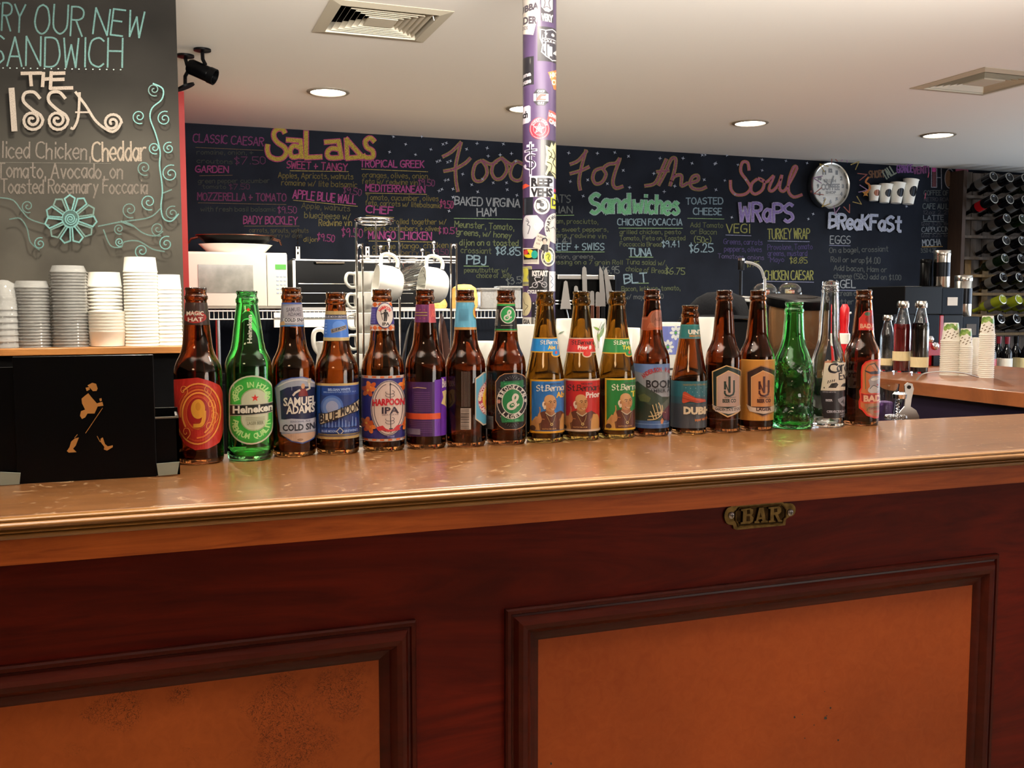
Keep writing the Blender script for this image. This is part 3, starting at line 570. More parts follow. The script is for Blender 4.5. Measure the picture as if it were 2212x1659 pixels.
for i, (x, yt, ty, gl, lab) in enumerate(BOT):
    P = PR[ty]; Y = YC[i]-.012
    base = ony(x, yt, Y); X = base.x; Htop = base.z-ZT; H = P[-1][1]; s = Htop/H
    if i == 3: s = .97
    rs = [.985, .985, .955, .965, .97, .94, .94, .955]+[.94]*3+[.93]*4+[1.09, .97, .95]; P = [(r*rs[i], z*s) for r, z in P]; H *= s
    fwd = (Vector((X, Y, ZT))-_C).dot(_Fw); scale = F_PX/fwd
    yb = 829.5-F_PX*((Vector((X, Y, ZT))-_C).dot(_Up))/fwd
    rz = atan2(-X, Y)
    t = thing('beer_bottle', lab, 'bottle', (X, Y, ZT), rz, 'empty beer bottles in a row on the bar')
    me = glass(dense(P) if ty == 'B' else P, M[gl], fn=buddha if ty == 'B' else None, n=120 if ty == 'B' else 60)
    obj('glass_body', me, t)
    bt = Vector((X, Y, ZT))-_C; xb = 1106+F_PX*bt.dot(_Rt)/bt.dot(_Fw)
    bottles.append((t, P, H, yb, yb-H*scale, (x, xb)))
    print('bottle', i, round(X, 3), round(Htop, 4), round(s, 3), round(yb), round(scale/1000, 3))
def LA(i, ox, oy, k, **kw):
    t, P, H, yb, yt, x = bottles[i]
    return cyl_art(None, None, P, H, yb, yt, x, ox=ox, oy=oy, k=k, **kw)
def fin(A, i, name='label', label=None, m='print_'):
    P = bottles[i][1]; A.build(name, M[m], bottles[i][0], cuts=CUTS, zcuts=[z for r, z in P if .09 < z < .225], label=label)
R2 = (360, 590, 3.859); R3 = (670, 590, 3.952); R4 = (950, 590, 4.149); R5 = (1200, 590, 4.365); R6 = (1500, 580, 4.366)
# 0 -------------------------------------------------- red swirl, figure 9
A = LA(0, *R2); A.rect(30, 250, 380, 432, '#2a1712'); A.ell(238, 370, 88, 46, '#8c1a14'); A.ell(238, 372, 78, 36, '#701410')
A.text('MAGIC', 172, 356, 304, 322, '#c9bfae', .03, curve=5); A.text('HAT', 182, 402, 298, 370, '#c9bfae', .03); A.star(238, 356, 11, '#5a7a6a'); fin(A, 0, 'neck_label')
A = LA(0, *R2, dh=3e-5); A.poly([(60,880),(150,865),(260,855),(340,880),(430,930),(470,1010),(480,1180),(470,1300),(430,1400),(340,1440),(240,1445),(160,1400),(120,1330),(60,1300),(20,1150),(20,960)], '#a3211a')
for j in range(9):
    q = .18+j*.095
    A.line([(262+q*(178+j)*cos(a+j*.5), 1150+q*262*sin(a+j*.5)*1.0) for a in [kk*.35 for kk in range(15)]], 15-j*.4, ['#c9682a','#b03a1c','#d88a3a'][j % 3], sm=True, n=2)
A.ell(262, 1140, 88, 128, '#8e1414'); A.ring(262, 1140, 88, 128, 5, '#c0572a')
for cx, cy in ((360,1080),(385,1180),(345,1260),(150,960),(330,960),(170,1300)):
    A.line([(cx+(4+r*5)*cos(r*1.1), cy+(6+r*7)*sin(r*1.1)) for r in range(8)], 5, '#d98a40', sm=True, n=3)
A.ell(262, 1110, 54, 80, '#c98a2c'); A.ell(262, 1090, 20, 34, '#b87820'); A.line([(308,1130),(306,1190),(285,1240),(230,1245)], 30, '#c98a2c', sm=True)
A.line([(235,1215),(262,1225),(285,1200)], 5, '#8e3a14', sm=True); fin(A, 0)
# 1 -------------------------------------------------- green
A = LA(1, *R2); A.star(680, 308, 21, '#c01c14'); A.vtext('Heineken', 707, 580, 672, 350, '#b9c2b0', .03); fin(A, 1, 'neck_print', 'red star and pale vertical name')
A = LA(1, *R2)
def stad(A, x0, y0, x1, y1, col, w=None, n=14):
    cx = (x0+x1)/2; r = (x1-x0)/2; ry = r*.86
    P = [(cx+r*cos(a), y0+ry+ry*sin(a)) for a in [pi+pi*i/n for i in range(n+1)]]+[(cx+r*cos(a), y1-ry+ry*sin(a)) for a in [pi*i/n for i in range(n+1)]]
    if w: A.line(P, w, col, closed=True)
    else: A.poly(P, col)
stad(A, 528, 838, 888, 1402, '#b9b6a4'); stad(A, 538, 850, 878, 1390, '#2c8a2e'); stad(A, 552, 868, 864, 1372, '#2f9634'); stad(A, 622, 945, 796+44, 1292, '#8f9c74'); stad(A, 630, 955, 832, 1282, '#b7bda2')
A.atext('BREWED IN HOLLAND', 707, 1000, 128, 88, -205, 25, 44, '#a9d48a', .8, .03); A.atext('PREMIUM QUALITY', 707, 1240, 128, 92, 200, -20, 44, '#a9d48a', .8, .03)
A.star(733, 1022, 32, '#c01c14'); A.poly([(538,1076),(888,1066),(888,1150),(538,1170)], '#a8a696'); A.poly([(538,1082),(888,1072),(888,1144),(538,1164)], '#12160f')
A.text('Heineken', 560, 1145, 876, 1086, '#d8d8cc', .04, slope=-.035)
for y in (1180,1192,1204): A.rect(660, y, 810, y+4, '#8a8f74')
A.text('LAGER BEER', 672, 1240, 800, 1214, '#70765c', .02); fin(A, 1)
# 2 -------------------------------------------------- navy and silver
A = LA(2, *R2); A.rect(860, 252, 1240, 440, '#77747e'); A.rect(860, 250, 1240, 262, '#2a4486'); A.rect(860, 434, 1240, 444, '#2c6fb0'); A.poly([(975,280),(1140,262),(1150,430),(985,420)], '#96929a')
A.text('SAMUEL', 1000, 325, 1118, 292, '#55525c', .02, slope=-.05); A.text('ADAMS', 1010, 358, 1118, 330, '#55525c', .02); A.poly([(975,378),(1160,366),(1160,408),(980,416)], '#b9b6bc'); A.text('COLD SNAP', 986, 404, 1160, 376, '#1c1c22', .03)
A.poly([(940,420),(985,400),(990,434),(945,436)], '#b08a60'); fin(A, 2, 'neck_label')
A = LA(2, *R2); big = [(905,940),(960,880),(1040,855),(1130,850),(1200,875),(1270,940),(1280,1310),(1230,1365),(1130,1400),(1040,1380),(960,1320),(935,1200)]
A.poly(big, '#1f3f86'); A.poly([(1093+(x-1093)*.97, 1125+(y-1125)*.975) for x, y in big], '#8d93a2')
A.poly([(950,965),(1010,935),(1090,925),(1180,935),(1270,960),(1270,1190),(1210,1208),(1050,1205),(960,1195)], '#141c3c')
A.line([(935,930),(1010,890),(1100,875),(1190,895),(1260,930)], 10, '#c9c6c4', sm=True)
A.ell(1132, 928, 15, 22, '#b98a66'); A.poly([(1105,950),(1160,950),(1172,1010),(1095,1010)], '#6a1c1c'); A.line([(1105,960),(1070,980),(1055,1000)], 16, '#c9c2b6'); A.line([(1160,960),(1185,950),(1180,900)], 14, '#c9c2b6'); A.rect(1168, 868, 1196, 905, '#a8a294')
A.text('SAMUEL', 978, 1085, 1240, 1018, '#e0ddd4', .03, slope=-.02); A.text('ADAMS', 1000, 1150, 1228, 1084, '#e0ddd4', .03, slope=-.02)
A.poly([(950,1205),(1040,1190),(1150,1200),(1280,1195),(1280,1310),(1180,1300),(1050,1312),(950,1300)], '#a3a7b4'); A.text('SEASONAL ALE', 1030, 1222, 1190, 1208, '#5a6074', .02)
A.text('COLD SNAP', 972, 1290, 1300, 1238, '#20242e', .035, slope=-.02); A.poly([(960,1318),(1080,1312),(1200,1310),(1262,1322),(1210,1362),(1130,1388),(1050,1372)], '#a88a76'); A.ell(1110, 1365, 24, 10, '#80604a'); fin(A, 2)
# 3 -------------------------------------------------- blue moonlit
A = LA(3, *R3)
for y0, y1, c in ((326,356,'#a08a5c'),(356,390,'#1a2240'),(390,396,'#a9a08c'),(396,546,'#3f6fc0'),(546,552,'#a9a08c'),(552,574,'#b59c66')): A.rect(40, y0, 400, y1, c)
A.text('BLUE MOON BREWING', 130, 382, 318, 364, '#b9b9c4', .02); A.ell(245, 452, 52, 46, '#5a88d4'); A.poly([(178,478),(304,440),(308,476),(184,512)], '#8a7f78'); A.text('BLUE MOON', 186, 504, 300, 480, '#1a1a26', .03, slope=-.3)
for y in (430,455,480,505): A.rect(132, y, 148, y+8, '#8fa8dc')
fin(A, 3, 'neck_label')
A = LA(3, *R3); A.rect(0, 926, 520, 1392, '#b59c66'); A.rect(0, 946, 520, 1368, '#1c4a9a'); A.rect(92, 952, 408, 1345, '#0f2050'); A.rect(98, 958, 402, 1340, '#17397e')
A.text('BELGIAN WHITE', 156, 986, 336, 966, '#9fb4d8', .03); A.text('BELGIAN-STYLE WHEAT ALE', 120, 1004, 386, 992, '#7f98c8', .02); A.rect(98, 1024, 402, 1300, '#142c68')
A.ell(188, 1120, 92, 96, '#3f5f9e'); A.ell(188, 1122, 76, 80, '#5b76ac'); A.ell(190, 1124, 50, 54, '#8a92b0')
for j in range(11): x = 110+j*27; h = 30+14*((j*7) % 4); A.poly([(x-14,1290),(x+14,1290),(x,1290-h)], '#2f4f8c'); A.line([(x,1292),(x,1280-h)], 4, '#7f98c4')
A.poly([(80,1178),(150,1172),(412,1062),(416,1164),(340,1180),(100,1276),(84,1262)], '#1a1c2c'); A.poly([(86,1184),(152,1178),(408,1070),(410,1160),(338,1174),(102,1268),(90,1256)], '#b9ab90')
A.text('BLUE', 90, 1258, 236, 1186, '#241c1c', .035, slope=-.26); A.text('MOON', 258, 1196, 410, 1122, '#241c1c', .035, slope=-.26)
A.text('BLUE MOON', 108, 1334, 222, 1314, '#8fa8d4', .02); A.text('BREWING', 288, 1334, 396, 1314, '#8fa8d4', .02); A.poly([(253,1290),(285,1325),(253,1360),(221,1325)], '#a9a89c'); A.poly([(253,1300),(276,1325),(253,1350),(230,1325)], '#1a3470'); A.rect(80, 1347, 420, 1362, '#6a5a3c'); fin(A, 3)
# 4 -------------------------------------------------- IPA
A = LA(4, *R3); A.rect(430, 250, 800, 490, '#d6c4bc')
for y in (272, 465):
    for j in range(-3, 8): x = 515+j*42; A.poly([(x,y-22),(x+20,y),(x,y+22),(x-20,y)], '#c45c22')
A.rect(430, 294, 800, 436, '#38307e')
for y in range(310, 425, 14): A.rect(525, y, 562, y+5, '#7f7ab0')
A.ell(635, 362, 70, 108, '#2a2a5a'); A.ell(635, 362, 64, 101, '#cfc6c0'); A.atext('HARPOON', 635, 380, 56, 84, -140, -40, 26, '#b81c20', .7, .04)
A.ell(640, 322, 8, 10, '#201c1c'); A.poly([(625,332),(656,332),(654,372),(650,412),(640,412),(640,376),(636,412),(626,412),(628,372)], '#201c1c'); A.line([(602,318),(618,400)], 4, '#201c1c'); A.line([(625,345),(606,352)], 7, '#201c1c'); A.line([(656,340),(664,370)], 6, '#201c1c')
A.text('IPA', 616, 446, 672, 420, '#201c1c', .03); fin(A, 4, 'neck_label')
A = LA(4, *R3); A.rect(395, 862, 900, 1412, '#bdb0ac')
for j in range(8):
    for y in (866, 1392): A.rect(400+j*66, y, 433+j*66, y+14, '#c05c26')
A.rect(395, 886, 900, 1388, '#262466')
def flower(A, cx, cy, r, col, c2, n=5, rot=0):
    for j in range(n):
        a = rot+2*pi*j/n; A.ell(cx+r*.6*cos(a), cy+r*.6*sin(a), r*.55, r*.36, col if j % 2 else c2, 12, degrees(a))
    A.ell(cx, cy, r*.2, r*.2, '#e0b040', 10)
for cx, cy in ((520,960),(500,985),(800,945),(515,1290),(490,1260),(812,1275)): flower(A, cx, cy, 50, '#b8501c', '#d0702c', 5, cx*.1)
A.ell(665, 1130, 140, 232, '#9a8f90'); A.ell(665, 1130, 132, 224, '#1c1c30'); A.ell(665, 1130, 128, 220, '#cbb8b0'); A.ring(665, 1130, 112, 200, 5, '#3c3440', a0=100, a1=260); A.ring(665, 1130, 112, 200, 5, '#3c3440', a0=-80, a1=80)
A.line([(678,925),(678,1060)], 7, '#241c24'); A.line([(680,1180),(684,1335)], 7, '#241c24'); A.poly([(670,940),(678,915),(688,940)], '#241c24'); A.poly([(668,1300),(700,1300),(684,1342)], '#241c24')
for cy in (1000, 1025, 1225, 1250): A.ring(676, cy, 34, 16, 4, '#3c3440', 20, a0=-60, a1=200)
A.text('HARPOON', 540, 1112, 792, 1058, '#a81828', .05, curve=8); A.text('IPA', 612, 1176, 746, 1122, '#2c2230', .03); A.text('INDIA PALE ALE', 616, 1192, 742, 1182, '#6a5a60', .02)
A.poly([(570,1290),(620,1275),(640,1300),(665,1312),(700,1310),(730,1280),(770,1275),(745,1300),(760,1320),(715,1325),(660,1330),(620,1315),(585,1320)], '#b02c34'); A.text('INDIA PALE ALE', 655, 1376, 710, 1364, '#8884c0', .02); fin(A, 4)
# 5 -------------------------------------------------- purple
A = LA(5, *R3); A.rect(800, 272, 1200, 420, '#5c2552'); A.rect(1012, 266, 1200, 424, '#a8434c'); 
for x in (905, 940, 975): A.ell(x, 315, 6, 6, '#8a3a4c'); A.ell(x, 388, 6, 6, '#8a3a4c')
A.rect(893, 336, 1000, 341, '#a3984a'); A.rect(893, 360, 1000, 365, '#a3984a'); A.text('LAGER', 1030, 372, 1075, 310, '#d86a60', .04); fin(A, 5, 'neck_label')
A = LA(5, *R3); A.rect(790, 915, 1090, 1372, '#37194c'); A.poly([(1060,900),(1280,870),(1280,1372),(1060,1372)], '#5c2a96'); A.rect(790, 1178, 1280, 1228, '#bf4a26')
A.line([(880,966),(920,960),(990,966)], 6, '#a89a6c')
for y in range(1000, 1170, 17): A.rect(890, y, 1030-(y*7) % 30, y+5, '#5a3c6c')
for y in range(1242, 1345, 15): A.rect(855+(y % 2)*10, y, 1040, y+5, '#5a3c6c')
A.rect(832, 1308, 942, 1356, '#6e6474'); A.rect(1110, 880, 1180, 1372, '#5c2a96'); A.text('Beer', 1120, 965, 1180, 890, '#e0d8d0', .03)
A.poly([(1120,1000),(1150,990),(1180,1010),(1180,1160),(1150,1130),(1112,1100),(1130,1050)], '#d8c890'); A.line([(1160,1030),(1150,1100),(1170,1130)], 6, '#1a1420'); fin(A, 5)
# 6 -------------------------------------------------- turned to its barcode
A = LA(6, *R4); A.rect(80, 250, 420, 506, '#b98a50'); A.rect(80, 266, 420, 484, '#5aa0bf'); A.rect(80, 258, 420, 262, '#e0c080')
for y in range(326, 425, 8): A.rect(172, y, 256, y+3, '#4a7f9c')
A.ell(336, 350, 42, 66, '#cfa040'); A.ell(342, 350, 34, 54, '#b83428'); fin(A, 6, 'neck_label')
A = LA(6, *R4)
for j in range(9): A.rect(194+j*9, 868, 198+j*9, 1180, '#5a4c46')
A.rect(188, 1190, 278, 1378, '#a99d94')
for y in [1196, 1206, 1213, 1224, 1234, 1240, 1252, 1262, 1270, 1281, 1288, 1299, 1310, 1317, 1329, 1338, 1346, 1356, 1364]: A.rect(190, y, 262, y+(5 if y % 3 else 3), '#332824')
def octo(A, s, col, cx=470, cy=1120): A.poly([(cx+(x-cx)*s, cy+(y-cy)*s) for x, y in [(312,930),(380,880),(560,880),(630,930),(630,1290),(560,1352),(380,1352),(312,1290)]], col)
octo(A, 1, '#b9a894'); octo(A, .95, '#4c93b0'); A.ell(462, 1115, 130, 172, '#8e8a9a'); A.ell(462, 1115, 122, 164, '#a02848'); A.ell(462, 1115, 88, 122, '#d0a83c'); A.text('S', 400, 1180, 500, 1040, '#b82c28', .06)
A.ell(352, 1112, 14, 22, '#d8c8a8'); A.atext('BROOKLYN', 462, 1115, 105, 143, -170, -100, 34, '#e0c8c0', .8, .04); A.atext('SUMMER', 462, 1115, 105, 143, 165, 100, 34, '#e0c8c0', .8, .04); fin(A, 6)
# 7 -------------------------------------------------- black and green round lager label
def bee(A, cx, cy, sx, sy, col):
    w_ = (sx+sy)/2
    for P, k in (([(.30,-.02),(.02,-.14),(-.06,-.42),(.16,-.70),(.44,-.56),(.38,-.26),(.12,-.08),(-.30,.02),(-.62,.22),(-.60,.54),(-.22,.66),(.16,.50),(.28,.24),(.10,.06)], .25), ([(-.28,.30),(-.12,.24),(.0,.32)], .12), ([(.24,.28),(.46,.36),(.62,.20)], .14)):
        A.line([(cx+x*sx, cy+y*sy) for x, y in P], k*w_, col, sm=True, n=4)
A = LA(7, *R4); A.rect(420, 272, 780, 524, '#0c0f0e'); A.rect(420, 274, 780, 280, '#b88848'); A.rect(420, 283, 780, 296, '#1c8a3c'); A.rect(420, 500, 780, 510, '#1c8a3c'); A.rect(420, 515, 780, 521, '#b88848')
A.ell(610, 376, 68, 76, '#c8c4bc'); A.ell(610, 376, 60, 68, '#1e8040'); bee(A, 612, 380, 48, 60, '#d0ccc4')
for y in range(332, 470, 11): A.rect(498-(y-332)//22, y, 530-(y-332)//22, y+4, '#a9a49c')
A.rect(552, 466, 650, 471, '#8a857c'); fin(A, 7, 'neck_label')
A = LA(7, *R4); big = [(500,960),(535,910),(580,885),(690,880),(748,905),(790,950),(790,1320),(748,1362),(690,1382),(580,1380),(532,1350),(500,1300)]
A.poly(big, '#b08058'); A.poly([(645+(x-645)*.965, 1130+(y-1130)*.978) for x, y in big], '#15141c')
for j in range(40):
    a = 2*pi*j/40; A.ell(645+118*cos(a)*(1 if abs(cos(a)) < .9 else .99), 1130+222*sin(a), 3, 3, '#8a8c90', 6); A.ell(645+128*cos(a+.08), 1130+208*sin(a+.08), 3, 3, '#8a8c90', 6)
A.poly([(550,955),(735,945),(735,1010),(550,1010)], '#155a34'); A.poly([(552,1250),(738,1250),(738,1312),(560,1316)], '#155a34'); A.text('PRE-PROHIBITION', 580, 985, 700, 966, '#2f8a54', .03); A.text('LAGER BEER', 590, 1306, 712, 1288, '#2f8a54', .03)
A.ell(642, 1132, 124, 154, '#c2bfb8'); A.ell(642, 1132, 118, 148, '#17161c'); A.ell(648, 1130, 90, 114, '#c2bfb8'); A.ell(648, 1130, 83, 107, '#1a6a3c'); bee(A, 655, 1135, 68, 92, '#c9c4ba')
A.atext('BROOKLYN', 642, 1132, 104, 131, -165, -15, 36, '#d0ccc4', .78, .04); A.atext('LAGER', 642, 1132, 104, 131, 135, 45, 34, '#d0ccc4', .8, .04); A.ell(537, 1130, 13, 18, '#a87a6c'); A.ell(750, 1130, 10, 16, '#d0ccc4')
A.rect(430, 1264, 492, 1380, '#6a6460')
for y in range(1270, 1376, 9): A.rect(432, y, 488, y+4, '#26201e')
for j in range(5): A.rect(440+j*10, 890, 443+j*10, 1230, '#3a302e')
fin(A, 7)
# 8 9 10 ---------------------------------------------- monk labels
def monk(A, cx, cy, s):
    def q(P): return [(cx+x*s, cy+y*s) for x, y in P]
    skin, sk2, robe, slv = '#a8764a', '#8a5a38', '#4c2418', '#b08048'
    A.poly(q([(-165,200),(-150,120),(-110,70),(-95,45),(-60,30),(-20,25),(40,50),(90,30),(130,60),(155,100),(160,200)]), robe)
    A.poly(q([(-175,200),(-165,130),(-125,75),(-95,85),(-100,130),(-90,200)]), slv); A.poly(q([(85,200),(80,110),(105,60),(140,65),(160,110),(160,200)]), slv)
    A.line(q([(-100,90),(-88,140),(-85,200)]), 6*s, '#6a4426'); A.line(q([(98,75),(84,120),(80,200)]), 6*s, '#6a4426')
    A.poly(q([(-35,10),(30,10),(45,55),(5,75),(-40,45)]), sk2)
    A.ell(cx, cy-40*s, 56*s, 74*s, skin, 26, -6); A.ell(cx-4*s, cy-78*s, 46*s, 38*s, '#b88a5c', 20); A.ell(cx-54*s, cy-30*s, 15*s, 26*s, '#d6c6b2', 14); A.ell(cx-48*s, cy-8*s, 12*s, 20*s, '#c9b8a4', 12); A.ell(cx-46*s, cy-34*s, 8*s, 14*s, sk2, 10)
    A.line(q([(-12,-54),(0,-61),(16,-55)]), 6*s, '#5c3820', sm=True); A.line(q([(26,-57),(38,-63),(49,-56)]), 6*s, '#5c3820', sm=True); A.ell(cx+4*s, cy-46*s, 7*s, 4*s, '#2c1a10', 8); A.ell(cx+36*s, cy-47*s, 7*s, 4*s, '#2c1a10', 8)
    A.poly(q([(20,-48),(34,-18),(18,-12)]), '#966440'); A.line(q([(-6,6),(14,16),(34,6),(40,-2)]), 5*s, '#6a2a1c', sm=True); A.line(q([(4,9),(20,14),(32,8)]), 4*s, '#d8c0a0', sm=True); A.ell(cx-12*s, cy-14*s, 14*s, 10*s, '#b0704a', 10)
    A.line(q([(-40,42),(-10,66),(10,74),(30,60),(46,48)]), 8*s, '#a89a84'); A.line(q([(-34,60),(-5,120),(12,140),(30,118),(44,66)]), 3*s, '#a08a5c', sm=True); A.ell(cx+12*s, cy+146*s, 13*s, 13*s, '#b8a068', 12); A.ell(cx+12*s, cy+146*s, 6*s, 6*s, robe, 8)
    A.poly(q([(-140,110),(-110,80),(-100,50),(-88,40),(-84,56),(-70,100),(-80,130),(-120,150)]), skin); A.line(q([(-92,60),(-86,20),(-90,-6)]), 10*s, skin); A.line(q([(-78,96),(-50,100)]), 8*s, sk2)
    A.ell(cx-150*s, cy+180*s, 26*s, 24*s, '#3c2216', 14)
MON = [(8, R4, 812, 940, 1172, 1412, '#c08a1c', '#1f5f9c', '#1c74b4', 'Abt 12', '#d0a83c', (978,1168), (830,575,705), (1040,742), (905,632), (968,676), (870,1040), (1040,1100)),
       (9, R4, 1120, 935, 1480, 1397, '#b8a08c', '#a61c1c', '#b02420', 'Prior 8', '#d8d0cc', (1258,1165), (1140,578,710), (1318,744), (1188,634), (1238,676), (1152,1038), (1308,1098)),
       (10, R5, 470, 978, 820, 1458, '#c0952a', '#1c6a30', '#1f7238', 'Tripel', '#d0b83c', (650,1215), (478,610,752), (694,778), (552,668), (628,712), (535,1086), (706,1150))]
for (i, R_, x0, y0, x1, y1, bc, fc, nc, nm, tc, (mx, my), (nx, ny0, ny1), (bxx, byy), (tx, ty), (ux, uy), (sx, sy), (vx, vy)) in MON:
    wt = '#d8d0c0' if i != 9 else '#2c1010'; k = 1 if i != 10 else 1.04
    A = LA(i, *R_); A.rect(nx-60, ny0, nx+330*k, ny1, bc); A.ell(bxx, byy-24, 42*k, 28*k, bc); A.rect(nx-60, ny0+9, nx+330*k, ny1-10, nc); A.ell(bxx, byy-30, 33*k, 24*k, nc); A.ell(bxx, byy-36, 10, 14, '#b03a24')
    A.hand('St.Bernardus', tx, ty, tx+235*k, ty, 34*k, 6, wt, nib=.7, jit=0); A.text(nm, ux, uy, ux+118*k, uy-34*k, tc, .04); fin(A, i, 'neck_label')
    A = LA(i, *R_); A.rect(x0, y0, x1, y1, bc); A.rect(x0+14, y0+16, x1-12, y1-18, fc)
    A.hand('St.Bernardus', sx, sy, sx+360*k, sy-2, 50*k, 9, wt, nib=.7, jit=0); A.text(nm, vx, vy, vx+170*k, vy-50*k, tc if i != 8 else '#d8a83c', .04); A.text('ABDIJ BIER', sx+110, sy-56, sx+215, sy-68, '#302028', .02)
    monk(A, mx+10*k, my+20*k, 1.0*k); A.rect(x0, y1-18, x1, y1, bc); A.text('WATOU BELGIUM', mx-60, y1-32, mx+60, y1-44, '#b08a5c', .02); fin(A, i)
# 11 -------------------------------------------------- copper neck foil, landscape
A = LA(11, *R5); A.poly([(760,420),(870,412),(885,385),(905,362),(950,348),(1000,356),(1060,390),(1060,535),(930,532),(870,540),(800,532),(760,520)], '#a8573a'); A.ell(958, 432, 66, 80, '#8e5c4c'); A.ring(958, 432, 58, 72, 4, '#b07058', 26)
A.rect(770, 428, 870, 434, '#c98a6a'); 
for j in range(5): A.line([(890+j*8,470),(870+j*14,515)], 4, '#c98060')
A.text('ALE', 930, 450, 990, 420, '#74463a', .03); fin(A, 11, 'neck_label', 'torn copper coloured foil', 'foil')
A = LA(11, *R5); A.rect(700, 846, 1200, 1442, '#58719c'); A.poly([(700,900),(820,930),(1000,900),(1200,930),(1200,1380),(700,1380)], '#7c7f86')
A.poly([(700,1040),(780,1010),(850,1060),(920,1100),(1000,1150),(1100,1160),(1200,1090),(1200,1390),(700,1390)], '#2c3a30'); A.poly([(700,1080),(790,1130),(860,1210),(980,1260),(1200,1300),(1200,1390),(700,1390)], '#1c281f'); A.poly([(960,1240),(1100,1120),(1200,1100),(1200,1280),(1020,1320)], '#4c544c')
A.poly([(780,1140),(840,1120),(900,1160),(880,1200),(800,1190)], '#4a5030'); A.rect(700, 1372, 1200, 1442, '#33507c'); A.rect(700, 1400, 1200, 1406, '#7088a8')
A.atext('ANDERSON VALLEY', 985, 1100, 215, 205, -140, -40, 40, '#8a2c34', .6, .05); A.text('BOONT', 856, 1062, 1170, 992, '#17151a', .03, slope=.02); A.rect(858, 1068, 1100, 1071, '#2a282c'); A.text('AMBER ALE', 890, 1108, 1120, 1078, '#23242a', .02)
for P in ([(870,1362),(940,1355),(990,1320),(1005,1265),(1000,1230)],[(925,1352),(905,1300),(895,1285)],[(950,1348),(930,1280),(915,1225)],[(975,1335),(955,1260),(945,1215)],[(995,1310),(985,1240),(968,1205)],[(880,1330),(930,1325),(990,1300)],[(940,1300),(1000,1290),(1040,1300)]): A.line(P, 8, '#b8a078', sm=True, n=3)
A.poly([(1000,1300),(1040,1250),(1090,1220),(1180,1230),(1180,1380),(1050,1378),(1010,1350)], '#4c2230'); A.poly([(985,1370),(1000,1345),(1015,1372),(1005,1400),(990,1400)], '#a8683c'); fin(A, 11)
# 12 -------------------------------------------------- teal
A = LA(12, *R5); A.rect(1080, 485, 1480, 616, '#1d5a58'); A.rect(1080, 485, 1480, 490, '#3c8078'); A.text('UINTA', 1252, 572, 1420, 532, '#d8cfc0', .05); A.text('BREWING', 1262, 598, 1400, 580, '#b0702c', .03); A.rect(1080, 606, 1480, 616, '#3a5a60'); fin(A, 12, 'neck_label')
A = LA(12, *R5); A.rect(1040, 1006, 1560, 1442, '#2b4a54'); A.rect(1040, 1006, 1560, 1150, '#215660'); A.rect(1040, 1215, 1560, 1442, '#34383e'); A.text('HANDCRAFTED WITH PRIDE', 1205, 1046, 1425, 1030, '#8a7040', .02)
for j in range(16): A.ell(1230+(j*61) % 230, 1066+(j*37) % 110, 3, 3, '#b0c0b8', 6)
A.poly([(1196,1200),(1205,1110),(1225,1100),(1270,1130),(1320,1160),(1400,1175),(1415,1200),(1330,1205),(1270,1190),(1210,1210)], '#9c3822'); A.line([(1205,1125),(1290,1160),(1390,1190)], 6, '#c0583a'); A.line([(1200,1160),(1290,1185),(1350,1196)], 6, '#6c2418')
A.text('DUBHE', 1210, 1306, 1500, 1240, '#c9b89c', .06, slope=.02); A.hand('Imperial Black IPA', 1312, 1376, 1510, 1356, 22, 4, '#b0662c', jit=0); fin(A, 12)
# 13 14 ---------------------------------------------- shield labels
for i, x0, sh, co, frm, lg, bnr, txt, wt in ((13, 175, 0, '#a08478', '#0e201c', '#1c2c26', '#b0a098', 'GARDEN STATE STOUT', '#c09868'), (14, 505, 325, '#b47a4c', '#2c1814', '#3c1818', '#b8a494', 'LAGER', '#8a5a34')):
    A = LA(i, *R6)
    if i == 14: A.rect(380, 850, 900, 1416, '#a8702c'); A.rect(380, 850, 900, 858, '#c89448')
    else: A.rect(60, 1400, 560, 1406, '#3c2420')
    q = lambda P: [(x+sh, y) for x, y in P]
    A.poly(q([(170,962),(300,900),(440,955),(445,1320),(312,1384),(176,1310)]), wt); A.poly(q([(180,968),(300,910),(430,962),(434,1312),(312,1372),(186,1304)]), frm)
    A.poly(q([(212,1010),(318,948),(424,1005),(424,1285),(212,1285)]), '#c9a070'); A.poly(q([(218,1014),(318,955),(418,1009),(418,1285),(218,1285)]), co)
    if i == 14:
        for j in range(12): A.line([(660,1100),(660+110*cos(-1.5+j*.14), 1100+130*sin(-1.5+j*.14))], 2, '#8e5a34')
    A.line(q([(288,1055),(288,1120)]), 20, lg); A.line(q([(290,1062),(322,1150)]), 9, lg); A.line(q([(328,1010),(328,1150)]), 20, lg); A.line(q([(368,1045),(368,1145),(360,1172),(330,1186),(300,1180),(286,1160),(286,1140)]), 16, lg)
    A.text('NEW JERSEY', 282+sh, 1204, 388+sh, 1194, lg, .01); A.text('BEER CO', 266+sh, 1246, 386+sh, 1212, lg, .04)
    A.poly(q([(170,1265),(220,1290),(320,1300),(430,1275),(440,1330),(320,1352),(200,1330)]), bnr)
    if i == 13: A.text(txt, 200, 1318, 440, 1292, '#30241f', .04, curve=-6)
    else: A.text(txt, 258+sh, 1322, 390+sh, 1292, '#3c1c18', .05)
    fin(A, i)
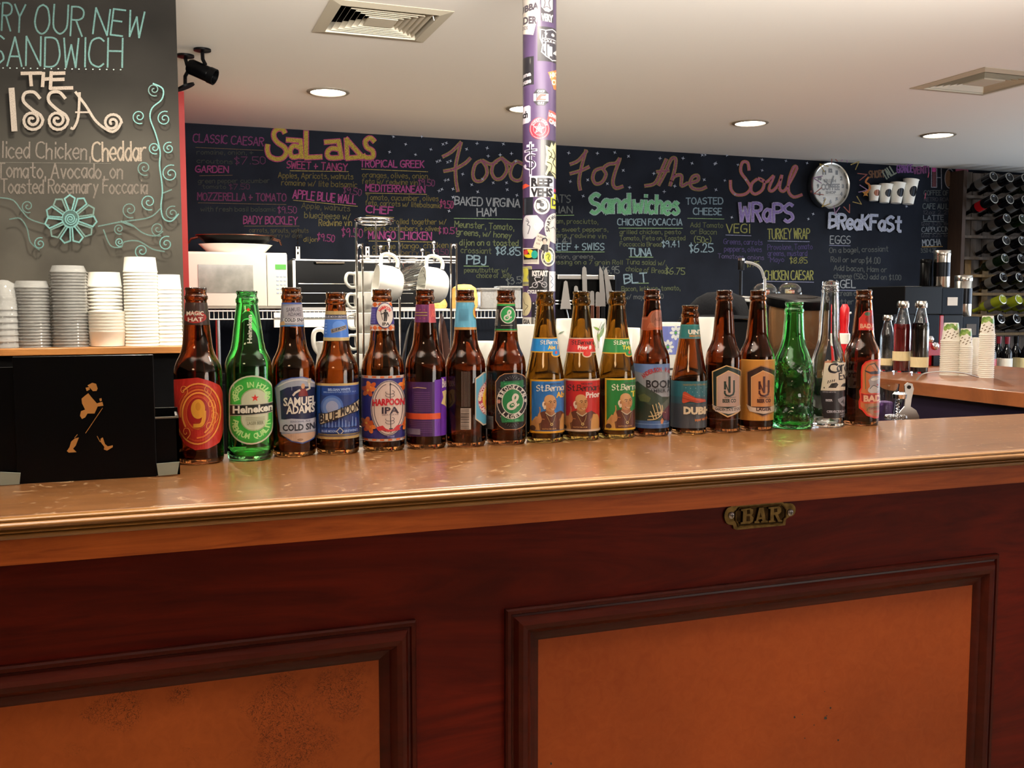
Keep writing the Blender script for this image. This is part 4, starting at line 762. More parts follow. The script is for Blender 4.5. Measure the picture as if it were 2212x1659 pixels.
# 16 -------------------------------------------------- clear bottle print
A = LA(16, *R6); A.poly([(1234,880),(1620,878),(1660,1136),(1196,1138)], '#c9bfae'); A.poly([(1188,1140),(1668,1138),(1630,1394),(1222,1394)], '#131118')
A.hand('C', 1272, 968, 1345, 968, 78, 20, '#17141c', nib=.7, jit=0, n=5); A.hand('orona', 1345, 962, 1500, 958, 88, 14, '#17141c', nib=.7, jit=0, n=5); A.hand('Extra', 1360, 1034, 1500, 1030, 58, 12, '#17141c', nib=.7, jit=0, n=4)
for P in ([(1262,1110),(1290,1070),(1335,1062),(1352,1080),(1330,1112)],[(1370,1100),(1390,1075),(1440,1070),(1450,1110)]): A.poly(P, '#2a2624')
for j in range(4): A.line([(1258+j*18,1070-j*6),(1264+j*18,1044-j*3)], 7, '#2a2624')
A.rect(1222, 1104, 1232, 1118, '#2a2624'); A.text('CERVEZA IMPORTED', 1212, 1156, 1330, 1144, '#8a8890', .02); A.text('BEER', 1240, 1236, 1300, 1216, '#a8a6ae', .04)
A.poly([(1345,1215),(1390,1195),(1450,1200),(1452,1230),(1420,1290),(1385,1285),(1350,1240)], '#77757e'); A.text('4.6', 1372, 1262, 1440, 1222, '#26242c', .03); A.text('CERVECERIA MODELO', 1248, 1342, 1520, 1320, '#9a98a2', .04); A.text('MEXICO', 1365, 1366, 1450, 1352, '#8a8890', .03); A.rect(1374, 1376, 1500, 1384, '#6a6870'); fin(A, 16)
# 17 -------------------------------------------------- red bordered
A = LA(17, *R6); A.poly([(1555,470),(1575,450),(1600,410),(1660,395),(1760,400),(1760,582),(1552,580)], '#a01c14'); A.ell(1630, 430, 26, 18, '#2c4a38'); A.ell(1660, 480, 50, 36, '#7c1812'); A.text('BADASS', 1566, 560, 1740, 520, '#c08c70', .04); fin(A, 17, 'neck_label')
A = LA(17, *R6, dh=3e-5)
rr = [(1572,960),(1580,905),(1610,868),(1660,850),(1800,848),(1860,900),(1860,1340),(1800,1396),(1690,1398),(1620,1370),(1582,1320),(1552,1300),(1550,1240),(1562,1200),(1556,1140),(1572,1110)]
A.poly(rr, '#b8241a'); A.poly([(1705+(x-1705)*.9, 1120+(y-1120)*.95) for x, y in rr], '#a85c34'); A.line([(1612,1120),(1610,960),(1640,900),(1700,880)], 7, '#4a6038', sm=True)
A.poly([(1600,945),(1650,962),(1720,950),(1760,960),(1740,985),(1660,985),(1612,962)], '#2c2a34'); A.poly([(1648,890),(1690,880),(1740,960),(1710,970)], '#3c3230'); A.poly([(1658,898),(1686,890),(1720,955),(1706,960)], '#b0785c')
A.poly([(1636,1040),(1670,1000),(1740,1000),(1800,1020),(1800,1160),(1760,1180),(1640,1150),(1650,1090)], '#8a8486'); A.ell(1680, 1125, 50, 34, '#a8a2a0', 20, -15); A.ell(1690, 1030, 34, 14, '#c0bab4', 16, -10); A.line([(1650,1118),(1680,1090),(1720,1110)], 6, '#2c2628', sm=True); A.ell(1715, 1085, 8, 10, '#a03030', 10)
A.poly([(1562,1150),(1600,1162),(1830,1166),(1830,1245),(1600,1250),(1568,1240)], '#c0402c'); A.poly([(1570,1158),(1600,1170),(1830,1172),(1830,1238),(1602,1242),(1576,1234)], '#8c1c16'); A.text('BADASS', 1594, 1236, 1880, 1178, '#c8a084', .05)
A.poly([(1600,1262),(1830,1256),(1830,1360),(1690,1370),(1624,1330)], '#8a6248'); A.line([(1622,1320),(1640,1290),(1830,1280)], 6, '#4a6038'); A.text('AMERICAN LAGER', 1640, 1312, 1830, 1292, '#5c2018', .03); A.rect(1680, 1325, 1830, 1345, '#a84030'); fin(A, 17)
# ================================================================ chalk writing on the back wall
PK, PK2, OC, GR, WH, BL, GY, LG, VI, YL = '#c04a98', '#b2407c', '#9a8a3c', '#7d8a58', '#b9c2cc', '#a3c4d6', '#7c8484', '#86c898', '#9c8cc0', '#b0b25c'
def wall(seed, **k): return plane_art(WALLY, (0, 0, 0), seed=seed, h0=.0006, dh=1.5e-3, **k)
Q2 = (380, 230, 3.53); Q3 = (940, 260, 3.687); Q4 = (1500, 300, 3.107)
def dim(c, f=.72): c = c.lstrip('#'); return '#'+''.join('%02x' % int(int(c[i:i+2], 16)*f) for i in (0, 2, 4))
def wr(A, rows):
    for t, x0, y0, x1, y1, h, w, c in rows: A.hand(t, x0, y0, x1, y1, h, w, dim(c, .70 if h > 45 else .56))
def wrg(A, rows):
    i = [0]
    wr(A, rows)
# salads, left column
A = wall(1).org(*Q2); dk = '#6c2c5c'
wr(A, [('CLASSIC CAESAR', 130,270,665,300,62,9,'#8a3474'), ('GARDEN', 150,500,400,505,48,9,'#a83a80'), ('MOZZERELLA & TOMATO', 165,715,840,722,56,9,'#7c2c62'), ('BADY BOCKLEY', 515,895,925,900,58,9,'#a03a7c')])
for P in ([(150,312),(665,335)],[(180,528),(430,524)],[(170,735),(840,748)],[(520,912),(940,912)]): A.line(P, 4, '#5c4a34', inc=False)
wr(A, [('romaine, onion, &', 160,365,590,368,34,5,'#4f5648'), ('croutons', 160,430,430,438,34,5,'#4f5648'), ('$7.50', 445,440,680,440,56,6,dk), ('green pepper cucumber', 170,585,715,582,34,5,'#4f5648'), ('tomato', 200,625,380,628,30,5,'#4f5648'), ('$7.50', 405,632,560,632,40,6,dk),
       ('with fresh basil balsamic', 190,800,760,800,34,5,'#4f5648'), ('$9.50', 775,812,918,815,50,6,'#8a3a72'), ('carrots, sprouts, walnuts', 560,960,1010,962,34,5,'#6c6338'), ('cranberry w/ dijon', 650,1000,960,1000,32,5,'#5c5638'), ('dijon', 975,1030,1080,1030,34,6,'#9a8a44'), ('$9.50', 1075,1018,1205,1035,52,7,'#a03a7c')])
A.build('chalk_menu_text', M['chalk'], WB)
A = wall(2).org(*Q2)
wr(A, [('SWEET & TANGY', 845,470,1305,492,54,9,PK2), ('TROPICAL GREEK', 1405,462,1890,466,52,9,PK), ('APPLE BLUE WALL', 890,700,1370,745,64,9,PK), ('MEDITERRANEAN', 1448,645,1898,658,50,9,PK), ('CHEF', 1450,808,1655,822,52,10,PK), ('MANGO CHICKEN', 1468,1008,1948,1018,58,9,PK)])
for P in ([(870,490),(1315,497)],[(1415,478),(1920,498)],[(895,715),(1385,762)],[(1445,660),(1912,670)],[(1448,832),(1662,848)],[(1470,1026),(1975,1034)]): A.line(P, 5, '#8a7a44', inc=False)
wr(A, [('Apples, Apricots, walnuts', 780,545,1350,555,42,6,OC), ('romaine w/ lite balsamic', 805,600,1380,618,42,6,OC), ('$9.50', 1272,660,1410,682,50,6,'#8a3a72'), ('oranges, olives, onion,', 1422,540,1930,552,40,6,OC), ('feta w/ redwine vin', 1420,590,1840,600,40,6,OC), ('$9.50', 1845,600,1970,608,48,7,'#8a3a72'),
       ('Tomato, cucumber, olives', 1448,712,2000,722,40,6,OC), ('feta, carrots w/ litebalsamic', 1445,752,2020,775,38,6,OC), ('$9.50', 2010,770,2110,780,56,7,PK2), ('Apple, walnuts', 958,775,1325,800,42,6,'#7c7440'), ('bluecheese w/', 980,850,1330,862,46,6,'#7c7440'), ('Redwine vin', 1090,910,1340,910,48,6,'#9a8a44'), ('$9.50', 1262,990,1420,1000,66,7,'#a03a7c'),
       ('turkey, rolled together w/', 1480,895,2060,900,40,6,OC), ('peppers, cucumbers & olives', 1440,945,2010,950,36,6,OC), ('$10.51', 2000,970,2140,972,48,7,'#a03a7c'), ('orange Mango, chicken', 1500,1090,2075,1076,42,6,OC), ('craisins, berry vin', 1500,1130,1930,1135,40,6,'#7c6a34'), ('$9.50', 1950,1130,2075,1132,44,6,'#7c3262')])
A.build('chalk_menu_text', M['chalk'], WB)
# Salads heading, fat letters: ochre bodies with a pink outline
A = wall(3).org(*Q2)
SAL = [[(832,205),(815,178),(780,172),(750,195),(748,235),(775,275),(825,310),(842,350),(815,392),(765,402),(715,380),(697,335),(700,290)], [(850,255),(950,262),(960,390)], [(955,320),(900,300),(870,340),(890,385),(955,375)], [(992,195),(992,390),(1105,385)],
       [(1140,272),(1240,265),(1262,395)], [(1255,330),(1190,320),(1155,350),(1170,390),(1255,390)], [(1300,250),(1305,395),(1420,385),(1300,250)], [(1515,270),(1480,240),(1445,265),(1455,310),(1500,340),(1500,385),(1450,390),(1425,370)]]
for P in SAL: A.line(P, 44, '#94395e', sm=len(P) > 4 and P[0] != P[-1], inc=False)
A.h += A.dh
for P in SAL: A.line(P, 29, '#96822c', sm=len(P) > 4 and P[0] != P[-1], inc=False)
A.build('chalk_heading', M['chalk'], WB)
# the big script line: Food For the Soul
A = wall(4).org(*Q3)
FOOD = [[(60,290),(130,250),(205,175)],[(205,180),(165,350),(165,470),(180,565)],[(70,405),(160,385),(240,340),(280,300)],
        [(370,320),(320,350),(300,430),(320,480),(370,480),(410,430),(405,370),(375,320),(440,350),(490,330)],[(530,300),(470,340),(450,410),(480,465),(530,460),(570,400),(560,340),(530,300),(600,350),(650,330)],[(700,350),(640,330),(600,400),(610,460),(660,480),(700,440),(720,300),(712,470)],
        [(1075,350),(1140,320),(1205,245)],[(1200,240),(1165,370),(1145,480),(1155,555)],[(1075,425),(1160,400),(1225,370)],
        [(1330,380),(1275,400),(1255,460),(1280,505),(1330,490),(1360,430),(1340,385),(1380,350),(1440,340),(1470,305),(1430,420),(1415,500),(1440,540),(1495,525)],
        [(1670,522),(1750,500),(1800,400),(1840,310)],[(1765,410),(1860,400)],[(1780,515),(1830,420),(1880,310),(1915,310),(1905,400),(1870,520),(1900,450),(1960,440),(1960,520),(2010,500)],[(2020,500),(2090,480),(2090,440),(2050,450),(2030,500),(2050,540),(2110,550),(2160,530)]]
for P in FOOD: A.line(P, 30, '#7c6a3c', sm=True, inc=False)
A.h += A.dh
for P in FOOD: A.line(P, 13, '#7c425c', sm=True, inc=False)
A.org(*Q4)
SOUL = [[(365,210),(355,160),(320,160),(310,220),(350,280),(375,330),(340,370),(280,375),(245,340),(240,280)],[(420,270),(385,300),(380,350),(410,370),(455,340),(465,285),(425,265),(480,290),(530,250),(500,330),(520,350),(560,310),(585,245),(570,330),(600,350),(640,290),(685,200),(665,190),(635,270),(630,350),(665,390),(720,375)]]
for P in SOUL: A.line(P, 22, '#9a6a3c', sm=True, inc=False)
A.h += A.dh
for P in SOUL: A.line(P, 12, '#a05a70', sm=True, inc=False)
A.build('chalk_heading', M['chalk'], WB)
# Sandwiches / Wraps / Breakfast headings
A = wall(5).org(*Q3)
def fat(A, txt, x0, y0, x1, y1, h, w1, c1, w2, c2):
    st = A.r.getstate(); A.hand(txt, x0, y0, x1, y1, h, w1, c1, inc=True); A.r.setstate(st); A.hand(txt, x0, y0, x1, y1, h, w2, c2, inc=True)
fat(A, 'Sand', 1240,740,1545,735,150,40,'#8fa6a8',26,'#67a87c'); fat(A, 'wiches', 1575,735,1930,745,140,34,'#8fa6a8',22,'#67a87c')
A.org(*Q4); fat(A, 'WRaPS', 300,555,655,555,120,24,'#9a90b0',13,'#8270ac'); fat(A, 'BReaKFaSt', 895,600,1375,620,96,20,'#b4bccb',14,'#a6adc4')
A.build('chalk_heading', M['chalk'], WB)
# sandwiches columns
A = wall(6).org(*Q3)
wr(A, [('BAKED VIRGINA', 155,672,672,692,64,10,WH), ('HAM', 335,765,485,760,62,10,WH), ('Meunster, Tomato,', 155,850,625,875,48,7,GR), ('greens, w/ honey', 170,910,605,940,46,7,GR), ('dijon on a toasted', 195,995,660,1000,46,7,GR), ('crossiant', 205,1055,445,1062,44,7,GR), ('$8.85', 480,1065,675,1075,64,9,BL), ('PBJ', 250,1145,400,1150,68,11,BL),
       ('peanutbutter w/', 232,1210,580,1212,36,6,GR), ('choice of Jelly', 330,1255,608,1252,38,6,GR), ('$3.50', 570,1310,720,1290,52,7,GY), ("NAT'S", 900,650,1075,655,60,8,GY), ('ITALIAN', 810,735,1090,740,54,8,GY), ('Ham, prosciutto,', 930,820,1295,825,36,6,GR), ('mozz, sweet peppers,', 860,885,1375,885,34,6,GR), ('greens, redwine vin', 880,930,1360,940,36,6,GR), ('$9.41', 900,990,1080,985,54,7,GY),
       ('BEEF & SWISS', 930,1035,1345,1032,54,8,BL), ('onion, greens,', 940,1100,1270,1100,32,6,GY), ('dressing on a 7 grain Roll', 890,1145,1490,1148,34,6,GR), ('$6.95', 1330,1220,1465,1218,54,7,GY),
       ('CHICKEN FOCACCIA', 1452,835,1965,835,50,8,BL), ('grilled chicken, pesto', 1470,905,1955,905,34,6,GR), ('Tomato, Feta on Toasted', 1470,955,1990,955,34,6,GR), ('Foccaccia Bread', 1470,1002,1800,1005,34,6,GR), ('$9.41', 1805,1010,1940,1008,50,7,BL), ('TUNA', 1540,1080,1722,1080,60,10,BL), ('Tuna salad w/,', 1520,1145,1840,1155,40,6,GR), ('choice of Bread', 1518,1200,1840,1222,40,6,GR), ('$6.75', 1835,1222,1985,1230,52,7,GR), ('BLT', 1508,1300,1688,1285,72,11,BL), ('Bacon, lettuce, tomato,', 1485,1360,1950,1352,36,6,GR), ('w/ mayo $5.50', 1510,1425,1815,1420,38,6,GY),
       ('TOASTED', 1998,668,2290,665,50,9,BL), ('CHEESE', 2055,750,2280,752,52,9,BL), ('Add Tomato', 2032,850,2290,855,38,6,GR), ('or Bacon', 2035,905,2240,908,40,6,GR), ('(50c)', 2065,975,2195,975,48,7,GR), ('$6.25', 2025,1050,2212,1050,66,8,BL)])
for P in ([(150,780),(690,788)],[(228,1160),(425,1162)],[(930,758),(1105,755)],[(940,1048),(1348,1048)],[(1462,858),(1970,860)],[(1545,1088),(1735,1090)],[(1575,1298),(1700,1296)],[(2010,780),(2300,786)]): A.line(P, 5, '#7c9a6c', inc=False)
A.build('chalk_menu_text', M['chalk'], WB)
A = wall(7).org(*Q4)
wr(A, [('VEGI', 215,630,370,630,58,7,YL), ('TURKEY WRAP', 492,672,772,670,68,7,YL), ('Greens, carrots', 195,705,455,712,34,5,'#5c4c9c'), ('peppers, olives', 200,755,450,758,34,5,'#5c4c9c'), ('Tomatoes, onions', 155,800,465,812,30,5,'#6a5c9c'), ('$7.95', 350,860,435,855,34,5,YL), ('Provolone, Tomato', 492,745,790,740,36,5,'#5c4c9c'), ('greens, mustard', 492,785,755,785,34,5,'#5c4c9c'), ('Mayo', 510,828,600,825,32,5,'#5c4c9c'), ('$8.85', 640,835,755,835,40,6,YL), ('CHICKEN CAESAR', 470,945,795,945,60,7,YL),
       ('EGGS', 910,702,1045,704,52,6,WH), ('On a bagel, crossiant', 905,765,1300,755,34,5,GY), ('Roll or wrap', 915,825,1140,832,34,5,GY), ('$4.00', 1150,835,1245,838,42,6,GY), ('Add bacon, Ham or', 935,882,1290,895,34,5,GY), ('cheese (50c) add on $1.00', 935,935,1385,948,34,5,GY), ('BAGEL', 905,1002,1080,998,52,7,WH), ('w/ cream cheese $2.50', 915,1052,1265,1055,36,5,GY), ('butter $1.50', 930,1110,1180,1110,34,5,GY)])
for P in ([(210,645),(380,650)],[(492,685),(772,690)],[(470,955),(800,962)],[(905,714),(1045,718)],[(905,1014),(1085,1018)]): A.line(P, 4, '#7c80a0', inc=False)
A.build('chalk_menu_text', M['chalk'], WB)
# hot drinks column
A = wall(8).org(1960, 340, 4.147)
wr(A, [('COFFEE OF THE DAY', 148,338,560,340,42,7,GY), ('RETRO ROAST', 150,392,420,392,32,6,'#5c5a66'), ('CAFE AU LAIT', 138,460,440,462,46,7,GY), ('12oz 2.25', 138,508,390,508,32,6,'#5c5a66'), ('LATTE', 145,560,325,560,40,7,WH), ('12oz 3.25 16oz', 122,610,400,605,30,6,'#5c5a66'), ('CAPPUCCINO', 130,668,400,662,42,7,WH), ('12oz 3.25 16oz', 120,715,400,710,32,6,'#5c5a66'), ('MOCHA', 135,795,300,788,56,8,WH), ('3.50 4.25', 120,852,260,850,36,6,GY)])
for P in ([(145,573),(325,575)],[(130,682),(395,680)]): A.line(P, 4, GY, inc=False)
A.line([(130,802),(315,798)], 6, '#a8823c', inc=False)
for P in ([(215,85),(262,85),(262,268),(215,268),(215,85)],[(302,85),(305,285)],[(262,180),(302,182)]): A.line(P, 6, '#8a8a96', inc=False)
A.rect(222, 90, 256, 130, '#b03a80'); A.rect(222, 130, 256, 265, '#5c2f34'); A.line(A.pts(375, 190, 42, 86), 7, '#8a8a96', closed=True); A.ell(362, 190, 26, 74, '#6a4a30'); A.rect(425, 105, 540, 135, '#a04a68')
A.build('chalk_menu_text', M['chalk'], WB)
# stars dotted over the wall, sunburst round the clock, lettering by the cups
A = wall(9)
A.org(*Q3)
for x, y in ((62,190),(250,230),(332,185),(412,222),(420,285),(540,190),(12,330),(95,335),(215,430),(75,480),(285,515),(370,470),(455,500),(560,500),(565,555),(330,572),(22,565),(640,600),(630,330),(595,270),(505,280),(1048,265),(1275,268),(1412,262),(1520,292),(1058,492),(1195,480),(1350,510),(1475,405),(1525,540),(1765,310),(1715,430),(1880,530),(1945,310),(2015,350),(2095,285),(2110,480),(2200,350),(1150,610),(2200,560),(1790,575),(120,620)): A.star(x, y, 17, '#98a0b0', 4, .32, -90+rnd.random()*40)
A.org(*Q2)
for x, y in ((1640,242),(1733,300),(1855,242),(1922,340),(1610,360),(1805,380),(2038,292),(1988,425),(2068,428),(2050,570),(2002,642),(2085,640),(2055,806)): A.star(x, y, 15, '#98a0b0', 4, .32, -70)
A.org(*Q4)
for x, y in ((30,118),(92,180),(172,122),(245,185),(405,152),(405,222),(295,285),(222,382),(560,160),(700,175),(152,290),(275,490),(738,512),(705,545),(195,535),(1355,462),(640,120)): A.star(x, y, 12, '#98a0b0', 4, .32, -70)
import itertools
cx, cy = 915, 315
for j in range(12):
    a = 2*pi*j/12+.2; b = .16; R1x, R1y, R2x, R2y = 128, 152, 185, 200
    c = ['#8a6a88', '#9a8448', '#8a4c40'][j % 3]
    A.line([(cx+R1x*cos(a-b), cy+R1y*sin(a-b)), (cx+R2x*cos(a), cy+R2y*sin(a)), (cx+R1x*cos(a+b), cy+R1y*sin(a+b))], 6, c, inc=False)
wr(A, [('SHORT', 1105,272,1208,268,44,9,'#a8703c'), ('TALL', 1215,285,1285,240,60,9,'#a9b29c'), ('GRANDE', 1290,240,1395,235,48,8,'#9a5cae'), ('VENTI', 1400,245,1500,240,42,10,'#b04c96')])
A.line([(1100,270),(1082,300),(1105,320),(1110,345),(1085,370),(1080,390)], 12, '#b0682c', sm=True, inc=False); A.star(1082, 375, 26, '#b8862c', 5, .4); A.line([(1500,240),(1495,270)], 5, '#b04c60', inc=False); A.line([(1480,375),(1475,410)], 5, '#b04c60', inc=False)
A.build('chalk_doodles', M['chalk'], WB)

# ================================================================ grey board at the left
A = plane_art(BY, (0, 0, 0), seed=11, h0=.0005, dh=1e-3); A.org(0, 0, 2.675)
T1, W1 = '#6f9c96', '#8a7e72'
def w2(rows):
    for t, x0, y0, x1, y1, h, w, c in rows: A.hand(t, x0, y0, x1, y1, h, w, dim(c, .72), jit=.35)
w2([('TRY', -70,178,140,188,160,10,'#5f8a84'), ('OUR', 200,190,475,205,168,10,'#6a9690'), ('NEW', 535,190,815,225,150,10,'#70a09a'), ('SANDWICH', -50,375,705,390,168,10,T1), ('Sliced Chicken,', -45,912,520,920,92,9,'#8c8076'), ('Cheddar', 535,930,845,925,110,11,'#b8a894'), ('Tomato, Avocado, on', -15,1025,705,1032,84,9,'#8c8076'), ('Toasted Rosemary Foccacia', 5,1115,850,1118,78,9,'#8a7f74')])
A.line([(0,938),(640,945)], 3, '#5c5850', inc=False)
for j in range(18): A.ell(18+j*40, 393+j*1.0, 5, 4, '#8fa09a', 6)
for P in ([(130,432),(240,430)],[(180,440),(185,500)],[(255,430),(250,505)],[(255,465),(300,462)],[(300,425),(295,518),(420,515)],[(310,432),(375,430)],[(305,468),(370,466)]): A.line(P, 20, W1, inc=False)
def spiral(cx, cy, r, turns, a0, w, c, d=1, sx=1): A.line([(cx+sx*(r*(1-t/30*.88))*cos(a0+d*turns*2*pi*t/30), cy+(r*(1-t/30*.88))*sin(a0+d*turns*2*pi*t/30)) for t in range(31)], w, c, inc=False)
A.line([(72,525),(80,640),(88,755)], 34, '#8c8277', inc=False)
for cx in (190, 335):
    A.line([(cx+45,575),(cx+10,540),(cx-40,545),(cx-50,590),(cx,640),(cx+45,670),(cx+62,700)], 18, '#8c8277', sm=True, inc=False); spiral(cx, 700, 62, 1.9, 0, 16, '#8c8277')
A.line([(462,545),(455,680),(430,745),(412,745)], 15, '#8c8277', sm=True, inc=False); A.line([(440,540),(500,620),(560,710),(640,765),(680,750),(700,715)], 15, '#8c8277', sm=True, inc=False); A.line([(440,655),(520,655)], 10, '#8c8277', inc=False); spiral(650, 715, 54, 1.7, 0, 15, '#8c8277', -1)
c1, c2 = '#536e69', '#5f8a87'
A.line([(885,490),(940,520),(935,580),(880,630),(868,690),(900,780),(925,880),(922,960),(935,1060),(938,1120),(930,1200),(945,1265),(990,1280),(1030,1240)], 8, c2, sm=True, inc=False)
for cx, cy, r, d in ((890,525,38,1),(805,680,42,1),(950,692,44,-1),(893,860,36,1),(975,862,36,-1),(835,975,44,1),(985,1008,52,-1),(860,1170,48,1),(995,1235,42,-1),(752,1215,48,1),(690,1325,32,1),(912,1325,42,1),(960,1410,44,-1),(820,1452,44,1),(165,1195,38,1),(235,1410,36,-1),(692,1400,26,1)): spiral(cx, cy, r, 1.6, 1.2*d, 6, c1 if cy % 2 else c2, d)
for P in ([(925,1210),(860,1260),(700,1285),(570,1310)],[(570,1310),(690,1285)],[(600,1330),(640,1420),(700,1430),(720,1400),(800,1395),(880,1440),(950,1455)],[(700,1280),(760,1300),(830,1350),(900,1365),(940,1340)],[(0,1145),(80,1160),(130,1220),(180,1270),(290,1305)],[(60,1270),(120,1265),(160,1320),(180,1400),(230,1445)],[(990,1100),(940,1120)],[(770,1310),(700,1285)]): A.line(P, 7, c1, sm=True, inc=False)
for j in range(11):
    a = 2*pi*j/11+.1; n_ = (-sin(a), cos(a)); c0 = (412, 1270); P = [(c0[0]+50*cos(a)+8*n_[0], c0[1]+50*sin(a)+8*n_[1]), (c0[0]+130*cos(a)+30*n_[0], c0[1]+120*sin(a)+30*n_[1]), (c0[0]+150*cos(a), c0[1]+140*sin(a)), (c0[0]+130*cos(a)-30*n_[0], c0[1]+120*sin(a)-30*n_[1]), (c0[0]+50*cos(a)-8*n_[0], c0[1]+50*sin(a)-8*n_[1])]
    A.line(P, 9, ['#5f8a87', '#5c766f', '#679491'][j % 3], inc=False)
A.line(A.pts(410, 1268, 46, 48), 10, '#679491', closed=True); spiral(410, 1268, 36, 2.5, 0, 7, '#82b8b4')
A.ell(410, 1265, 44, 46, '#3c5450'); spiral(410, 1268, 36, 2.5, 0, 7, '#679491')
A.build('chalk_writing', M['chalk2'], WP)

# ================================================================ the stickered pole
PX = at(1165, 300, 3.05); PX.z = 0
pole = thing('pole', 'purple painted steel pole covered in stickers, floor to ceiling', 'pole', (PX.x, PX.y, 0), atan2(-PX.x, PX.y))
pd = (Vector((PX.x, PX.y, 1.6))-_C).dot(_Fw); PR_ = .0520
MB().lathe([(PR_, 0), (PR_, CEIL)], n=60).build('post', M['purple'], pole)
def pmp(px, py):     # ray to the cylinder's axis plane
    d = (Vector((PX.x, PX.y, 1.6))-_C); 
    # the vertical plane through the axis facing the camera
    nrm = Vector((PX.x, PX.y, 0)).normalized(); r = ray(px, py); t = (Vector((PX.x, PX.y, 0)).dot(nrm))/r.dot(nrm); p = _C+r*t
    dx = (p-Vector((PX.x, PX.y, 0))).dot(Vector((nrm.y, -nrm.x, 0))); q = dx/PR_
    a = asin(max(-.95, min(.95, q)))+(0 if abs(q) <= .95 else (q-math.copysign(.95, q))*2.5)
    return (a, p.z)
def pemb(a, z, h): r = PR_+h; return (r*sin(a), -r*cos(a), z)
class St(Art):
    def __init__(s, z=0): super().__init__(pmp, pemb, h0=2e-4+z*4e-4, dh=2e-5)
PA = (1080, 0, 3.95); PB = (1080, 340, 4.611)
def stick(draw, org, z=0, label=None):
    A = St(z).org(*org); draw(A); A.build('sticker', M['sticker'], pole, cuts=CUTS, label=label)
def d(A): A.poly([(150,-20),(345,-10),(330,160),(285,335),(190,300),(150,290)], '#b3a9a0'); A.text('RUBBA', 130, 140, 330, 85, '#3c3640', .05, slope=-.12); A.text('DER', 200, 225, 318, 165, '#3c3640', .05, slope=.15); A.text('GOODS', 150, 262, 240, 232, '#5c5660', .04, slope=.2)
stick(d, PA, 1)
def d2(A): A.poly([(345,-60),(455,-60),(455,225),(350,215)], '#2c2830'); A.poly([(352,0),(448,0),(448,110),(415,140),(385,135),(352,100)], '#a8a096'); A.line([(365,20),(385,60),(372,110)], 9, '#4c4650', sm=True); A.line([(435,20),(415,60),(430,110)], 9, '#4c4650', sm=True); A.line([(375,110),(400,95),(430,112)], 7, '#4c4650', sm=True); A.text('VERY', 352, 215, 452, 155, '#a8a29a', .06, slope=.02)
stick(d2, PA, 0)
def d(A):
    A.rect(320, 265, 560, 555, '#1a181e'); S = [(340,285),(390,292),(445,275),(500,292),(555,285),(545,420),(530,490),(500,520),(445,545),(390,515),(350,480),(360,420),(338,360)]
    A.poly(S, '#a09a98'); A.poly([(445+(x-445)*.9, 410+(y-410)*.94) for x, y in S], '#24222a'); A.star(392, 322, 18, '#a09a98'); A.star(450, 325, 16, '#a09a98', 6, .7); A.star(500, 330, 16, '#a09a98'); A.rect(358, 360, 540, 392, '#a09a98'); A.text('GYPSY', 362, 388, 530, 364, '#24222a', .05)
    A.poly([(372,410),(388,412),(388,475),(372,465)], '#a09a98'); A.poly([(402,412),(418,412),(422,520),(404,505)], '#a09a98'); A.text('141', 422, 500, 545, 425, '#a09a98', .06)
stick(d, PA, 0)
def d(A): A.rect(150, 512, 290, 750, '#18161c'); A.text('luna', 170, 682, 268, 645, '#8c868c', .05, slope=-.1); A.text('house', 165, 742, 268, 700, '#8c868c', .05, slope=-.1)
stick(d, PA)
def d(A): A.poly([(408,645),(500,590),(560,610),(560,760),(458,778)], '#b85c2c'); A.text('HICK', 425, 690, 520, 650, '#e0b090', .05, slope=-.5); A.text('CUP', 440, 745, 520, 700, '#e0b090', .05, slope=-.3)
stick(d, PA)
def d(A): A.poly([(315,790),(380,790),(412,825),(412,895),(380,928),(315,928),(288,895),(288,825)], '#1c1a20'); A.text('CHOP', 318, 818, 382, 798, '#9a949a', .04); A.rect(288, 828, 412, 890, '#a09a9a'); A.poly([(305,885),(325,850),(345,832),(400,832),(385,848),(355,852),(345,870),(395,872),(385,885)], '#a8322c'); A.text('CULT', 322, 918, 378, 898, '#9a949a', .04)
stick(d, PA)
def d(A): A.poly([(160,930),(250,922),(262,935),(262,1050),(245,1068),(160,1072)], '#a8a0aa'); A.text('sch', 178, 1020, 240, 965, '#1c1a20', .05)
stick(d, PA)
def d(A): A.poly([(418,962),(500,985),(500,1110),(400,1055)], '#a8403a'); A.text('LOWER', 416, 1012, 500, 980, '#d8c8c8', .05, slope=.2); A.text('CASE', 418, 1068, 495, 1030, '#d8c8c8', .05, slope=.3)
stick(d, PA, 0)
def d(A): A.ell(338, 1120, 84, 92, '#b02434'); A.ring(338, 1120, 76, 84, 4, '#d08088'); A.ring(338, 1120, 52, 58, 3, '#d08088'); A.star(334, 1122, 50, '#d8a0a4', 5, .42, -85); A.star(334, 1122, 36, '#b02434', 5, .42, -85); A.star(334, 1122, 22, '#d8a0a4', 5, .42, -85); A.atext('GYPSY CREW', 338, 1120, 63, 70, -160, -20, 18, '#d8a0a4', .8, .03)
stick(d, PA, 1)
def d(A):
    for P in ([(262,1235),(262,1515)],[(215,1305),(312,1300)],[(235,1262),(285,1262)],[(300,1345),(262,1335),(225,1355),(235,1385),(285,1400),(298,1430),(265,1458),(225,1445),(212,1420)]):
        A.line(P, 22, '#a49aac', sm=len(P) > 2)
    for P in ([(262,1250),(262,1500)],[(225,1305),(302,1300)],[(300,1347),(262,1341),(232,1357),(240,1380),(285,1395),(292,1430),(265,1452),(228,1440)]): A.line(P, 10, '#1c1824', sm=len(P) > 2)
stick(d, PA)
